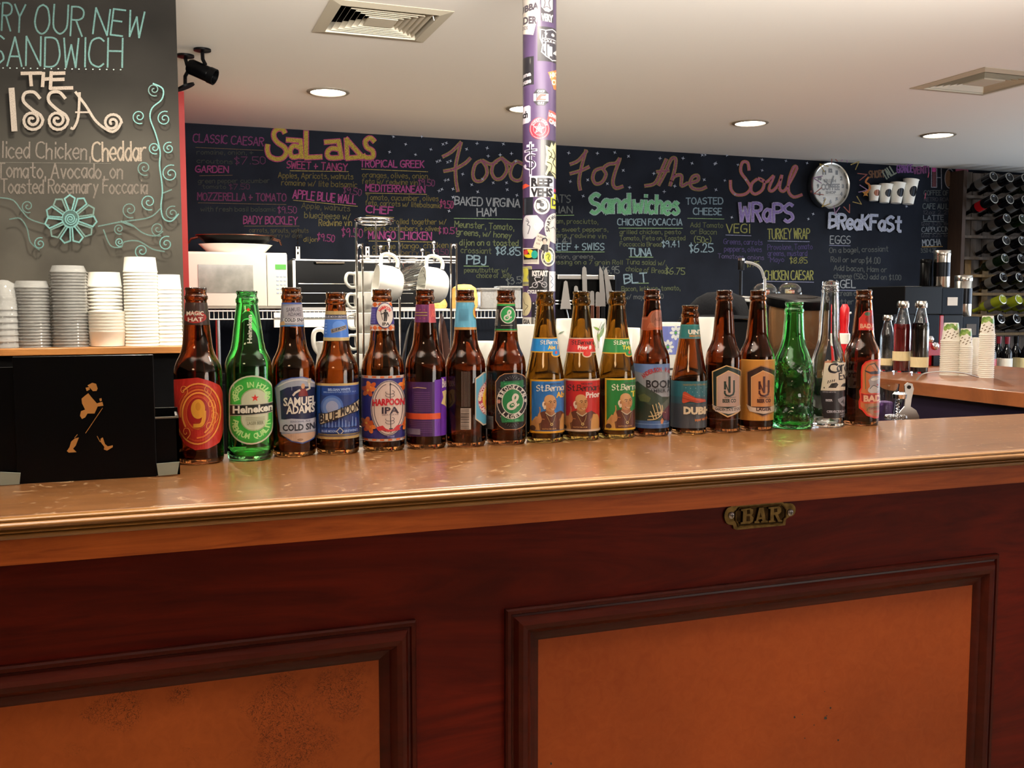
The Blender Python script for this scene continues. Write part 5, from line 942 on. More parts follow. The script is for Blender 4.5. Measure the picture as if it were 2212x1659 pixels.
def d(A):
    A.rect(345, 1215, 560, 1530, '#1c1a14'); A.poly([(388,1260),(425,1275),(440,1230),(455,1262),(470,1222),(500,1260),(560,1260),(560,1510),(470,1530),(420,1470),(395,1515),(385,1500),(410,1440),(385,1420),(395,1340)], '#b0aa7c')
    for P in ([(410,1300),(440,1330),(420,1370)],[(450,1290),(470,1340),(450,1400),(480,1440)],[(400,1400),(440,1420),(430,1480)],[(490,1300),(510,1360)],[(420,1350),(470,1370)],[(440,1480),(480,1500)]): A.line(P, 8, '#2c281c', sm=True)
stick(d, PA)
def d(A): A.rect(300, 205, 532, 410, '#b9b2b4'); A.rect(308, 305, 524, 311, '#141218'); A.text('REEP', 312, 300, 524, 222, '#141218', .06); A.text('VEHS', 308, 402, 524, 322, '#141218', .06)
stick(d, PB, 1)
def d(A): A.poly([(200,285),(262,275),(300,300),(250,318),(200,325)], '#b8402c')
stick(d, PB)
def d(A): A.rect(530, 322, 620, 352, '#b02c4c')
stick(d, PB)
def d(A): A.rect(190, 412, 330, 582, '#14161e'); A.rect(240, 420, 262, 575, '#30343c')
stick(d, PB)
def d(A): A.ell(418, 498, 80, 84, '#b4ada8'); A.ring(418, 498, 58, 62, 6, '#1c1a20'); A.ell(418, 488, 22, 20, '#1c1a20'); A.poly([(358,465),(372,440),(400,440),(430,458),(400,478),(380,470)], '#1c1a20'); A.poly([(375,535),(400,520),(440,540),(465,520),(455,550),(420,565)], '#1c1a20')
stick(d, PB)
def d(A): A.rect(505, 372, 640, 520, '#c0b820'); A.text('DE', 515, 490, 610, 420, '#2c2a14', .05)
stick(d, PB)
def d(A): A.poly([(240,610),(260,588),(370,590),(432,660),(435,700),(360,800),(330,822),(240,815),(215,720)], '#a9a6ac'); A.line([(262,640),(290,655),(275,680),(300,700),(280,770)], 8, '#4c4a52', sm=True); A.ell(370, 700, 30, 36, '#c4c2c8'); A.line([(350,680),(390,720)], 4, '#77747c'); A.line([(268,620),(285,640)], 6, '#4c4a52')
stick(d, PB, label='crinkled silver foil sticker')
def d(A): A.ell(560, 712, 118, 152, '#b4aea8'); A.atext('SPARTAN', 560, 712, 88, 118, -200, -100, 34, '#2c2a30', .8, .04); A.line([(500,720),(530,700),(560,740)], 6, '#2c2a30')
stick(d, PB, 1)
def d(A): A.poly([(375,765),(500,820),(475,955),(330,905)], '#b0a49a'); A.text('PURE', 376, 806, 425, 788, '#5c5654', .03, slope=.3); A.text('OLD', 375, 838, 410, 820, '#5c5654', .03, slope=.3); A.text('ROCK', 362, 872, 400, 855, '#5c5654', .03, slope=.3); A.poly([(400,925),(420,880),(445,870),(475,880),(478,945),(460,950)], '#1a181c'); A.ell(445, 850, 22, 28, '#9a8c80', 16); A.poly([(412,835),(425,812),(455,808),(472,830),(465,850),(440,830),(425,850)], '#1a181c')
stick(d, PB, 2)
def d(A): A.poly([(225,905),(385,915),(390,1070),(235,1062)], '#b8aca4'); A.rect(236, 920, 378, 1025, '#141418'); A.ell(290, 965, 50, 42, '#b0a020', 20); A.ell(258, 950, 24, 26, '#a82434', 14); A.ell(345, 975, 32, 40, '#1c7c70', 16); A.star(285, 965, 18, '#1c1a14', 3, .4); A.rect(240, 1032, 375, 1037, '#2c2a2c'); A.rect(240, 1046, 375, 1050, '#2c2a2c')
stick(d, PB)
def d(A): A.ell(480, 996, 72, 96, '#b8b2a4'); A.ring(480, 996, 52, 72, 16, '#2c2c22'); A.ell(476, 1000, 34, 50, '#a8ac40'); A.line([(460,985),(478,970),(490,990),(478,1010),(490,1030)], 6, '#3c3c20', sm=True)
for_ = stick(d, PB)
def d(A): A.rect(200, 1090, 318, 1280, '#9c9460'); A.rect(208, 1100, 310, 1268, '#6c6a5c'); A.poly([(225,1110),(275,1105),(290,1150),(270,1200),(290,1240),(225,1240),(240,1180)], '#a8a040')
stick(d, PB)
def d(A): A.poly([(285,1130),(480,1120),(485,1320),(300,1310)], '#131216'); A.text('KICKSTART', 212, 1185, 478, 1130, '#b8b4b4', .06, slope=-.02)
def bike(A):
    A.poly([(285,1120),(486,1120),(486,1325),(290,1325)], '#131216'); A.text('KSTART', 322, 1185, 478, 1132, '#b8b4b4', .06)
    A.ring(350, 1275, 26, 26, 7, '#8c888c', 18); A.ring(440, 1270, 26, 26, 7, '#8c888c', 18)
    for P in ([(350,1275),(380,1240),(440,1270)],[(370,1255),(345,1210),(360,1195)],[(380,1240),(420,1230),(430,1200)],[(360,1195),(400,1200)],[(330,1290),(300,1300)]): A.line(P, 8, '#9c989c')
    A.text('CYCLE SUPPLY', 276, 1355, 470, 1322, '#b8b4b4', .06)
stick(bike, PB, 1)
def d(A): A.rect(487, 1138, 620, 1335, '#b9b8bc'); A.line([(500,1180),(525,1210),(505,1240),(530,1270),(510,1300)], 6, '#5c5a64', sm=True)
stick(d, PB)
def d(A): A.ell(252, 1460, 62, 118, '#a89c7c'); A.line([(230,1400),(250,1460),(280,1480),(250,1520),(240,1550)], 5, '#3c3628', sm=True)
stick(d, PB)
def d(A): A.rect(315, 1440, 420, 1660, '#16141a'); [A.ell(335+(j*29) % 60, 1455+j*14, 8, 8, '#8c888c', 8) for j in range(12)]
stick(d, PB)
def d(A): A.rect(190, 1590, 345, 1960, '#b0aaa2'); A.text('GIA', 232, 1655, 300, 1612, '#26222a', .04); A.poly([(240,1720),(290,1720),(300,1780),(270,1840),(310,1860),(290,1960),(235,1950)], '#26222a'); A.line([(235,1690),(320,1690)], 5, '#26222a')
stick(d, PB)
# ================================================================ black caddy box on the bar, left
CY = 1.235
t = thing('bar_caddy', 'glossy black bar caddy box with a small gold walking figure, left end of the bar', 'bar caddy', (ony(188, 1030, CY).x, CY, ZT))
x0, x1 = ony(36, 1000, CY).x, ony(338, 1000, CY).x; zt = ony(338, 766, CY).z; xr = ony(388, 1000, CY+.02).x; zs = ony(388, 893, CY+.02).z
MB().box((x0, CY, ZT), (x1, CY+.004, zt), bev=.0008).build('front_panel', M['gloss'], t, world=True)
MB().box((x0+.002, CY+.004, ZT), (x0+.006, CY+.11, zt-.01)).box((x1-.006, CY+.004, ZT), (x1-.002, CY+.11, zt-.01)).box((x0+.006, CY+.106, ZT), (x1-.006, CY+.11, zt-.01)).box((x0+.002, CY+.004, ZT), (x1-.002, CY+.11, ZT+.004)).build('box_body', M['gloss'], t, world=True)
sd = MB().box((x1, CY+.006, ZT), (xr, CY+.010, zs-.004)).box((x1, CY+.056, ZT), (xr, CY+.06, zs+.004)).box((xr-.003, CY+.006, ZT), (xr, CY+.06, zs-.002)).build('side_tray', M['gloss'], t, world=True)
MB().box((x1, CY+.0055, zs-.004), (xr, CY+.008, zs-.002)).box((xr-.004, CY+.008, zs-.004), (xr-.0015, CY+.058, zs-.001)).build('tray_edge', M['steel'], sd, world=True)
xl = x0-.045; MB().box((xl, CY+.006, ZT), (x0, CY+.010, zt-.012)).box((xl, CY+.006, ZT), (xl+.003, CY+.06, zt-.02)).build('side_tray', M['gloss'], t, world=True)
A = plane_art(CY, t.location, ox=0, oy=500, k=2.9625); g = '#a87444'
A.poly([(560,985),(590,968),(615,975),(625,1005),(618,1020),(595,1022),(575,1000)], g); A.poly([(548,1000),(572,995),(575,1012),(555,1022)], g)
A.poly([(545,1050),(565,1035),(585,1060),(620,1100),(655,1090),(662,1115),(625,1120),(605,1165),(560,1165),(545,1190),(525,1200),(512,1180),(518,1150),(545,1140),(525,1100),(522,1070)], g); A.poly([(635,1070),(650,1066),(652,1082),(640,1088)], g)
A.line([(656,1130),(548,1290)], 4, '#7c6a50'); A.poly([(478,1325),(505,1318),(485,1370),(468,1390),(490,1412),(440,1415),(428,1405),(445,1380),(455,1345)], g); A.poly([(645,1325),(658,1318),(672,1360),(690,1375),(722,1368),(722,1380),(685,1402),(665,1395),(668,1378),(642,1345)], g)
A.line([(478,1320),(495,1300)], 4, '#5c4c40'); A.line([(622,1310),(640,1345)], 4, '#5c5458'); A.build('gold_figure', M['gold'], t)
for nm, P in (('tape', [(338,1002),(388,998),(383,1024),(342,1028)]), ('tape', [(0,1020),(44,1022),(42,1056),(0,1062)])):
    V = [ony(x, y, CY-.004) for x, y in P]; V = [Vector((v.x, v.y, max(v.z, ZT+.0006))) for v in V]; n = len(V)
    mb = MB(); mb.add(V+[v+Vector((0, .003, 0)) for v in V], [(0,1,2,3),(7,6,5,4),(0,4,5,1),(1,5,6,2),(2,6,7,3),(3,7,4,0)]); o = mb.build(nm, M['tape'], t, world=True); o['label'] = 'strip of clear tape'

# ================================================================ left shelf with lids and cups
SZ = 1.15; SY = onz(385, 748, SZ).y-.01; sxr = ony(400, 755, SY).x
t = thing('cup_shelf', 'wooden shelf below the grey chalkboard holding lids and white cups', 'shelf', (-.3, SY, 0))
MB().box((-1.85, SY, SZ-.02), (sxr, BY-.001, SZ), bev=.002).build('shelf_board', M['shelf'], t, world=True)
MB().box((-1.85, SY+.03, .0), (sxr-.01, BY-.002, SZ-.02)).build('cupboard', M['blackwood'], t, world=True)
CYL = SY+.085
ORD = 'bottom second third fourth fifth sixth seventh eighth ninth tenth eleventh twelfth thirteenth fourteenth fifteenth sixteenth seventeenth eighteenth nineteenth twentieth twenty-first twenty-second twenty-third twenty-fourth twenty-fifth twenty-sixth twenty-seventh twenty-eighth twenty-ninth thirtieth thirty-first thirty-second thirty-third thirty-fourth thirty-fifth thirty-sixth'.split()+['upper']*40
def ordl(k, n): return 'topmost' if k == n-1 else ORD[k]+(' from the bottom' if k else 'most')
def stack(nm, lab, cat, grp, xc, y0, y1, wpx, prof, pitch, m, Y, z0, taper=None, part=None):
    """a stack of alike pieces standing at z0, filling up to photo row y0"""
    top = ony(xc, y0, Y).z; x = ony(xc, y1, Y).x; dpt = (Vector((x, Y, z0))-_C).dot(_Fw); r = wpx/2*dpt/F_PX; h = prof[-1][1]
    n = max(1, int(round((top-z0-h)/pitch))+1); me = MB().lathe([(a*r, b) for a, b in prof], n=28, close=True).mesh(nm, m, sharp=50)
    for k in range(n):
        o = obj(nm, me, None, (x+rnd.uniform(-1, 1)*.0002, Y+rnd.uniform(-1, 1)*.0002, z0+k*pitch)); tag(o, lab % ordl(k, n), cat, grp)
LID = [(1, 0), (1, .002), (.94, .0028), (.80, .02), (.02, .0204), (.02, .02), (.79, .0196), (.93, .0022), (.94, 0)]
stack('plastic_bowl', 'clear plastic bowl, %s in the short clear stack on the wooden shelf', 'bowl', 'clear bowls in the short left stack', 73, 622, 742, 77, LID, .0090, M['lidp'], CYL, SZ+.0005)
stack('plastic_bowl', 'clear plastic bowl, %s in the tall clear stack beside white tubs', 'bowl', 'clear bowls in the tall stack', 153, 592, 745, 78, LID, .0090, M['lidp'], CYL, SZ+.0005)
DOME = [(1, 0), (1, .003), (.97, .005), (.93, .03), (.84, .055), (.62, .075), (.3, .084), (.02, .086), (.02, .0853), (.3, .0833), (.61, .0743), (.83, .0543), (.92, .0295), (.96, .005), (.975, 0)]
stack('plastic_dome', 'clear plastic dome, %s in the stack at the shelf end left', 'dome', 'clear domes', 12, 676, 755, 72, DOME, .018, M['lidp'], CYL-.01, SZ+.0005)
stack('plastic_dome', 'clear dome lid upside the dark wall at far left behind the lids', 'lid', 'domed lids behind', -18, 600, 742, 72, DOME, .012, M['lidp'], CYL+.05, SZ+.0005) if False else None
TUB = [(a, .046-b) for a, b in [(1.0, 0), (1.0, .004), (.975, .0055), (.90, .045), (.02, .0456), (.02, .045), (.89, .0445), (.975, .004), (.978, 0)]][::-1]
stack('soup_tub', 'short white tub, %s in the low front stack beside clear bowls', 'tub', 'white tubs in the front short stack', 233, 672, 742, 77, TUB, .0095, M['paper'], CYL, SZ+.0005)
TUB2 = [(1.0, 0), (1.0, .004), (.975, .0055), (.90, .045), (.02, .0456), (.02, .045), (.89, .0445), (.975, .004), (.978, 0)]
stack('paper_tub', 'upturned white tub, %s in the stack behind the short tubs', 'tub', 'white tubs in the rear stack', 230, 618, 742, 70, TUB2, .011, M['paper'], CYL+.100, SZ+.0005)
CUP = [(.70, 0), (.73, .001), (.97, .090), (1.03, .091), (1.03, .095), (.96, .095), (.7, .004), (.02, .004)]
CUPD = [(1.03, 0), (1.03, .004), (.97, .005), (.76, .095), (.02, .096)]
stack('paper_cup', 'white paper cup, %s in the tallest white stack on the shelf', 'paper cup', 'white cups in the tallest stack', 308, 592, 742, 70, TUB2, .0095, M['paper'], CYL, SZ+.0005)
stack('paper_cup', 'white paper cup, %s in the stack next to the red trim', 'paper cup', 'white cups in the right stack', 368, 627, 742, 52, TUB2, .012, M['paper'], CYL+.01, SZ+.0005)

# ================================================================ back counter, wire shelf, microwave, oven
BCY = 5.20
t = thing('back_counter', 'black base cabinets along the back wall under the wire shelf', 'cabinet', (1.5, BCY, 0))
MB().box((rx+.02, BCY+.03, .08), (3.3, WALLY-.01, .88)).build('body', M['blackwood'], t, world=True)
MB().box((rx+.01, BCY, .88), (3.32, WALLY-.005, .92), bev=.003).build('worktop', M['black'], t, world=True)
MB().box((rx+.02, BCY+.08, 0), (3.3, WALLY-.02, .08)).build('plinth', M['black'], t, world=True)
for k in range(5):
    xa = rx+.03+k*.605; MB().box((xa, BCY+.012, .10), (xa+.595, BCY+.03, .86), bev=.003).build('door', M['blackwood'], t, world=True)
WZ = 1.238; xw0, xw1 = rx+.01, ony(1135, 670, BCY).x+.05
t = thing('wire_shelf', 'white wire shelf on the back wall carrying microwave and oven', 'shelf', (xw0, BCY, WZ))
mb = MB()
for z in (WZ, WZ-.042): mb.tube([(xw0, BCY, z), (xw1, BCY, z)], .0035, 6)
for k in range(7): mb.tube([(xw0, BCY+.03+k*.1, WZ), (xw1, BCY+.03+k*.1, WZ)], .0028, 6)
mb.build('rail', M['whitep'], t, world=True)
mb = MB(); n = int((xw1-xw0)/.022)
for k in range(n):
    x = xw0+k*.022; mb.tube([(x, WALLY-.02, WZ+.002), (x, BCY, WZ+.002), (x, BCY, WZ-.042)], .0016, 4, caps=False)
tag(mb.build('wire_grid', M['whitep'], t, world=True), kind='stuff')
mb = MB(); xb0, xb1 = ony(592, 690, BCY-.02).x, ony(790, 690, BCY-.02).x
MB().box((xb0, BCY-.022, WZ-.085), (xb1, BCY-.004, WZ-.046)).box((xb0, BCY-.022, WZ-.035), (xb1, BCY-.006, WZ-.008)).build('price_rail', M['whitep'], t, world=True)
for px in (643, 793):
    x = ony(px, 550, WALLY).x; MB().box((x-.012, WALLY-.014, WZ), (x+.012, WALLY-.001, ony(px, 533, WALLY).z)).build('wall_standard', M['whitep'], t, world=True)
    for j in range(5): MB().box((x-.004, WALLY-.0155, WZ+.33+j*.03), (x+.004, WALLY-.0138, WZ+.345+j*.03)).build('slot', M['dark'], t, world=True)
# chrome post under the shelf
for px in (472,):
    x = ony(px, 760, BCY+.02).x; MB().tube([(x, BCY+.02, .921), (x, BCY+.02, WZ-.045)], .013, 12).build('post', M['steel'], t, world=True)
# microwave
MY = BCY+.02; mx0, mx1 = ony(398, 600, MY).x, ony(621, 600, MY).x; mz0 = WZ+.008; mz1 = ony(600, 546, MY).z; mz0 = WZ+.012
t = thing('microwave', 'white microwave oven with reflecting window, on the wire shelf', 'microwave', ((mx0+mx1)/2, MY, WZ+.004))
MB().box((mx0, MY+.012, mz0), (mx1, MY+.36, mz1), bev=.006).build('body', M['enamel'], t, world=True)
for q in (mx0+.03, mx1-.05):
    for yy in (MY+.05, MY+.3): MB().lathe([(.012, 0), (.012, mz0-WZ-.004+.002)], (q, yy, WZ+.0045), n=12).build('foot', M['black'], t, world=True)
def px_(x, y, Y=MY): p = ony(x, y, Y); return p.x, p.z
dx1 = px_(576, 600)[0]; MB().box((mx0, MY, mz0+.012), (dx1, MY+.012, mz1-.008), bev=.004).build('door', M['enamel'], t, world=True)
wx0, wx1 = px_(428, 600)[0], px_(547, 600)[0]; wz0, wz1 = px_(500, 632)[1], px_(500, 572)[1]
MB().box((wx0, MY-.002, wz0), (wx1, MY+.002, wz1), bev=.001).build('window', M['mwin'], t, world=True)
MB().box((dx1+.002, MY, mz0+.012), (mx1, MY+.012, mz1-.008), bev=.004).build('control_panel', M['enamel'], t, world=True)
MB().box((px_(583, 0)[0], MY-.001, px_(590, 582)[1]), (px_(607, 0)[0], MY+.001, px_(590, 571)[1])).build('display', M['green_s'], t, world=True)
for j in range(5):
    for k in range(3):
        x = px_(585+k*8, 0)[0]; z = px_(590, 597+j*9)[1]; MB().box((x, MY-.001, z-.004), (x+.013, MY+.001, z+.004), bev=.001).build('button', mat('button_grey', '#9aa4b4', .5) if j+k == 0 else bpy.data.materials['button_grey'], t, world=True)
# trays on top
t = thing('serving_tray', 'black oval tray with gilt rim on top of the microwave, lower one', 'tray', (px_(515, 545)[0], MY+.16, mz1+.001))
for nm, z, rr_, m, lb in (('plate', .0, .95, 'white', 'white plate beneath'), ('tray_bowl', .045, 1.0, 'gloss', None)):
    prof = [(.15, 0), (.155, .002), (.195, .028), (.2, .03), (.193, .031), (.15, .006), (.01, .006)]
    o = MB().lathe([(r*rr_, zz) for r, zz in prof], n=40, M4=Matrix.Diagonal((1, .62, 1.5, 1))).build(nm, M[m], t); o.location = (0, 0, z)
MB().tube([(.2*cos(a), .124*sin(a), .091) for a in [2*pi*k/48 for k in range(48)]], .0028, 6, closed=True).build('gilt_rim', M['copper'], t)
for s_ in (-1, 1): MB().tube([(s_*.19, -.03, .08), (s_*.225, -.02, .07), (s_*.235, 0, .05), (s_*.225, .02, .07), (s_*.19, .03, .08)], .005, 8).build('handle', M['copper'], t)
# countertop oven
ox0, ox1 = px_(633, 600)[0], px_(905, 600)[0]; oz1 = px_(700, 560)[1]
t = thing('countertop_oven', 'black glass fronted countertop oven with steel frame behind the mug rack', 'oven', ((ox0+ox1)/2, MY, WZ+.004))
MB().box((ox0, MY+.03, WZ+.0045), (ox1, MY+.4, oz1), bev=.004).build('body', M['black'], t, world=True)
MB().box((ox0, MY+.004, WZ+.03), (ox0+.014, MY+.032, oz1)).box((ox1-.014, MY+.004, WZ+.03), (ox1, MY+.032, oz1)).box((ox0, MY+.004, oz1-.008), (ox1, MY+.032, oz1-.001)).box((ox0, MY+.004, WZ+.0045), (ox1, MY+.032, WZ+.018)).build('frame', M['steel'], t, world=True)
MB().box((ox0+.014, MY+.014, WZ+.018), (ox1-.014, MY+.02, oz1-.008)).build('door', M['mirror'], t, world=True)
MB().tube([(px_(680, 568)[0], MY+.016, px_(700, 568)[1]), (px_(682, 568)[0], MY-.02, px_(700, 568)[1]), (px_(742, 568)[0], MY-.02, px_(742, 568)[1]), (px_(744, 568)[0], MY+.016, px_(742, 568)[1])], .006, 8).build('handle', M['chrome'], t, world=True)
for y in (613, 633, 655): MB().tube([(ox0+.03, MY+.011, px_(700, y)[1]), (ox1-.03, MY+.011, px_(700, y)[1])], .0012, 6).build('rack_wire', M['steel'], t, world=True)
# pastries on the wire shelf under cloches, translucent tubs
def cake(px, py0, py1, w, lab, Y=MY+.1):
    x, _ = px_(px, 0, Y); z1 = px_(px, py0, Y)[1]; d_ = (Vector((x, Y, 1.2))-_C).dot(_Fw); r = w/2*d_/F_PX
    t = thing('pastry', lab, 'pastry', (x, Y, WZ+.0045), 0, 'pastries on the wire shelf'); h = z1-WZ-.012
    MB().lathe([(r*1.12, 0), (r*1.15, .006), (r*.3, .007)], n=28).build('plate', M['white'], t)
    MB().lathe([(r*.9, .0072), (r, .02), (r*1.0, h*.5), (r*.85, h*.85), (r*.5, h*.98), (.003, h)], n=28, fn=lambda a, z: 1+.03*sin(5*a)+.02*sin(11*a)).build('crust', M['cake'], t)
cake(935, 640, 668, 52, 'small golden pastry left, below the hanging mugs'); cake(1000, 611, 668, 58, 'tall round golden pastry right of the mug rack')
for px, py, w, lab in ((1052, 622, 44, 'translucent plastic tub left of the pole, nearer the pastry'), (1098, 618, 52, 'translucent plastic tub directly left of the pole')):
    Y = MY+.12; x, _ = px_(px, 0, Y); z1 = px_(px, py, Y)[1]; d_ = (Vector((x, Y, 1.2))-_C).dot(_Fw); r = w/2*d_/F_PX; h = z1-WZ-.005
    t = thing('plastic_tub', lab, 'tub', (x, Y, WZ+.0045)); MB().box((-r*.9, -r*.7, 0), (r*.9, r*.7, h-.012), bev=.01).build('tub_body', M['lidp'], t); MB().box((-r, -r*.8, h-.012), (r, r*.8, h), bev=.004).build('lid', M['lidp'], t)

# ================================================================ espresso machine body behind the bottles, cups on its warm top
EZ = 1.115; EY0, EY1 = 1.98, 2.50
ex0, ex1 = ony(1012, 760, EY0).x, ony(1555, 760, EY0).x
t = thing('espresso_machine', 'black espresso machine with cup warming top behind the row of bottles', 'coffee machine', ((ex0+ex1)/2, EY0, .92))
MB().box((ex0, EY0, .95), (ex1, EY1, EZ-.006), bev=.012).build('body', M['black'], t, world=True)
MB().box((ex0+.01, EY0+.01, EZ-.0055), (ex1-.01, EY1-.01, EZ), bev=.002).build('cup_tray', M['steel'], t, world=True)
for q in (ex0+.06, ex1-.06):
    for yy in (EY0+.05, EY1-.05): MB().lathe([(.02, 0), (.016, .032)], (q, yy, .92), n=14).build('foot', M['black'], t, world=True)
MB().tube([(ex0+.02, EY0+.012, EZ), (ex0+.02, EY0+.012, EZ+.03), (ex1-.02, EY0+.012, EZ+.03), (ex1-.02, EY0+.012, EZ)], .004, 8).build('rail', M['chrome'], t, world=True) if False else None
t = thing('work_counter', 'black staff side work counter hidden behind the bar', 'counter', (1.6, 1.9, 0))
def holed(x0, y0, z0, x1, y1, z1, e=.07):
    hx, hy = PX.x, PX.y; return MB().box((x0, y0, z0), (x1, hy-e, z1)).box((x0, hy+e, z0), (x1, y1, z1)).box((x0, hy-e, z0), (hx-e, hy+e, z1)).box((hx+e, hy-e, z0), (x1, hy+e, z1))
holed(.27, 1.90, .06, 2.10, 3.45, .88, .075).build('body', M['blackwood'], t, world=True)
holed(.25, 1.88, .88, 2.12, 3.47, .92).build('worktop', M['black'], t, world=True)
holed(.3, 1.93, 0, 2.08, 3.4, .06, .08).build('plinth', M['black'], t, world=True)
def mug(name, lab, px, ytop, wpx, Y, cat='mug', square=False, art=None, h=None, grp=None, flare=1.0):
    x = ony(px, ytop, Y).x; z1 = ony(px, ytop, Y).z; d_ = (Vector((x, Y, 1.2))-_C).dot(_Fw); r = wpx/2*d_/F_PX; h = z1-EZ
    t = thing(name, lab, cat, (x, Y, EZ+.0005), atan2(-x, Y)+(.0), grp)
    h -= .0008
    prof = [(r*.82*flare, 0), (r*.9*flare, .003), (r, h*.25), (r, h*.97), (r*.98, h), (r*.93, h), (r*.92, h*.9), (r*.88, .008), (.003, .006)]
    MB().lathe(prof, n=40).build('cup_body', M['white'], t)
    return t, r, h, x
def mug_art(t, r, h, x, ytop, px, Y, R_, fn):
    P = [(r, 0), (r, h)]; fwd = (Vector((x, Y, EZ))-_C).dot(_Fw); yb = 829.5-F_PX*((Vector((x, Y, EZ))-_C).dot(_Up))/fwd; sc = F_PX/fwd
    A = cyl_art(None, None, P, h, yb, yb-h*sc, px, ox=R_[0], oy=R_[1], k=R_[2], h0=4e-4); fn(A); A.build('print', M['print_'], t, cuts=CUTS)
m1 = mug('mug', 'white mug with thin grey lines between the blue and red label bottles', 1152, 701, 92, 2.16)
m2 = mug('mug', 'large white mug painted with green leaves behind the red label bottle', 1255, 688, 108, 2.14)
def leaves(A):
    for cx, cy, an, L, c in ((430,560,-65,120,'#7c9a4c'),(400,600,-100,90,'#a9bf6a'),(385,520,-150,70,'#8fb04a'),(440,500,-60,80,'#8a9a7c'),(60,560,-30,60,'#98a898'),(470,640,-80,90,'#8a9a84'),(360,660,-110,80,'#b0c08c')):
        a = radians(an); ux, uy = cos(a), sin(a); P = [(cx+ux*L*tt-uy*w_*L, cy+uy*L*tt+ux*w_*L) for tt, w_ in ((-.5,0),(-.2,.14),(.15,.13),(.5,0),(.15,-.13),(-.2,-.14))]; A.poly(P, c); A.line([(cx-ux*L*.5, cy-uy*L*.5), (cx+ux*L*.5, cy+uy*L*.5)], 3, '#4c5a3c')
    A.line([(430,460),(395,560),(400,700)], 3, '#6a705c', sm=True)
mug_art(*m2, 688, 1255, 2.14, R5, leaves)
def swirl(A):
    for j in range(5): A.line([(30+j*2,545+j*12),(60,535+j*12),(95,560+j*11)], 3, '#7c847c', sm=True)
mug_art(*m1, 701, 1152, 2.16, R5, swirl)
m3 = mug('mug', 'plain off white mug between the leaf mug and the blue daisy mug', 1346, 708, 74, 2.20)
m4 = mug('mug', 'lilac blue mug with white daisies behind the copper foil bottle', 1434, 696, 84, 2.16)
def daisy(A):
    A.rect(985, 500, 1250, 760, '#6c76b8')
    for cx, cy in ((1130,560),(1060,690),(1220,620)):
        for j in range(8):
            a = 2*pi*j/8; A.ell(cx+34*cos(a), cy+46*sin(a), 22, 14, '#e4e8e8', 12, degrees(atan2(46*sin(a), 34*cos(a))))
        A.ell(cx, cy, 12, 14, '#4c9a4c', 12)
mug_art(*m4, 696, 1434, 2.16, R5, daisy)
m5 = mug('mug', 'white mug right of the shortest bottle, partly behind the shield label bottle', 1520, 685, 84, 2.14)
m6 = mug('cup', 'low white cup behind the two lager bottles, left of the pole', 1045, 737, 70, 2.40, 'cup')
m7 = mug('cup', 'low white cup at the foot of the pole behind the green ringed bottle', 1128, 738, 66, 2.45, 'cup')
m8 = mug('paper_napkin_box', 'white box standing between the two shield label bottles', 1588, 700, 22, 2.3, 'box') if False else None
# wood pulp: folded black cloth over a round black lid
Y = 2.75
t = thing('fabric_hat', 'black fabric hat lying left of the bean hoppers', 'hat', (ony(1545, 680, Y).x, Y, .92))
def hz(px, py): p = ony(px, py, Y); return p.x-t.location.x, p.z-t.location.z
MB().box((-.09, -.07, 0), (.10, .09, hz(1545, 690)[1]), bev=.008).build('stand', M['black'], t)
mb = MB(); c0 = hz(1550, 690); mb.lathe([(.001, .088), (.04, .085), (.074, .068), (.094, .040), (.10, .010), (.094, 0), (.001, 0)], (c0[0]+.005, 0, c0[1]+.002), n=36, fn=lambda a, z: 1+.05*sin(3*a+z*60)+.03*sin(7*a-z*90)); mb.build('crown', M['blackcloth'], t)
MB().lathe([(.001, .012), (.05, .012), (.115, -.004), (.118, -.008), (.05, 0), (.001, 0)], (c0[0]-.01, -.01, c0[1]+.012), n=36, fn=lambda a, z: 1+.07*sin(2*a+1)).build('brim', M['blackcloth'], t)

# bean hoppers of the grinders
def hopper(px, ytop, wpx, Y, lab, holes=True):
    x = ony(px, ytop, Y).x; zt_ = ony(px, ytop, Y).z; d_ = (Vector((x, Y, 1.2))-_C).dot(_Fw); r = wpx/2*d_/F_PX
    t = thing('coffee_grinder', lab, 'coffee grinder', (x, Y, .92)); z = lambda v: v-.92
    MB().box((-.075, -.08, .0), (.075, .10, z(1.045)), bev=.01).build('motor_housing', M['black'], t)
    MB().lathe([(.05, z(1.045)), (.055, z(1.06)), (r*.96, z(1.16)), (r*.98, z(zt_)-.026), (r*.93, z(zt_)-.026), (r*.91, z(1.165)), (.045, z(1.065)), (.045, z(1.045))], n=48, close=True).build('bean_hopper', M['amberp'], t)
    MB().lathe([(.002, z(1.062)), (.05, z(1.07)), (r*.80, z(1.135)), (r*.5, z(1.155)), (.002, z(1.165))], n=40).build('coffee_beans', M['beans'], t)
    TL = Matrix.Translation((0, 0, z(zt_)-.012)) @ Matrix.Rotation(radians(8), 4, 'X')
    ld = MB().lathe([(r*1.05, -.020), (r*1.09, -.014), (r*1.09, .006), (r*1.04, .010), (r*.98, .008), (r*.5, .010), (.002, .010), (.002, -.02)], n=56, M4=TL).build('lid', M['black'], t)
    if holes:
        for hx, hy, ha, hb in ((.012, -.03, .034, .010), (r*.55, -.012, .020, .007)): MB().lathe([(.001, .0103), (1, .0103), (1, .0115), (.001, .0115)], n=24, M4=TL @ Matrix.Translation((hx, hy, 0)) @ Matrix.Diagonal((ha, hb, 1, 1))).build('lid_hole', M['dark'], ld)
    return t
hopper(1722, 640, 120, 2.62, 'coffee grinder with amber hopper and black lid behind the green moulded bottle'); hopper(1607, 642, 92, 2.95, 'coffee grinder with black lid, left one, behind the gold label bottle', False)
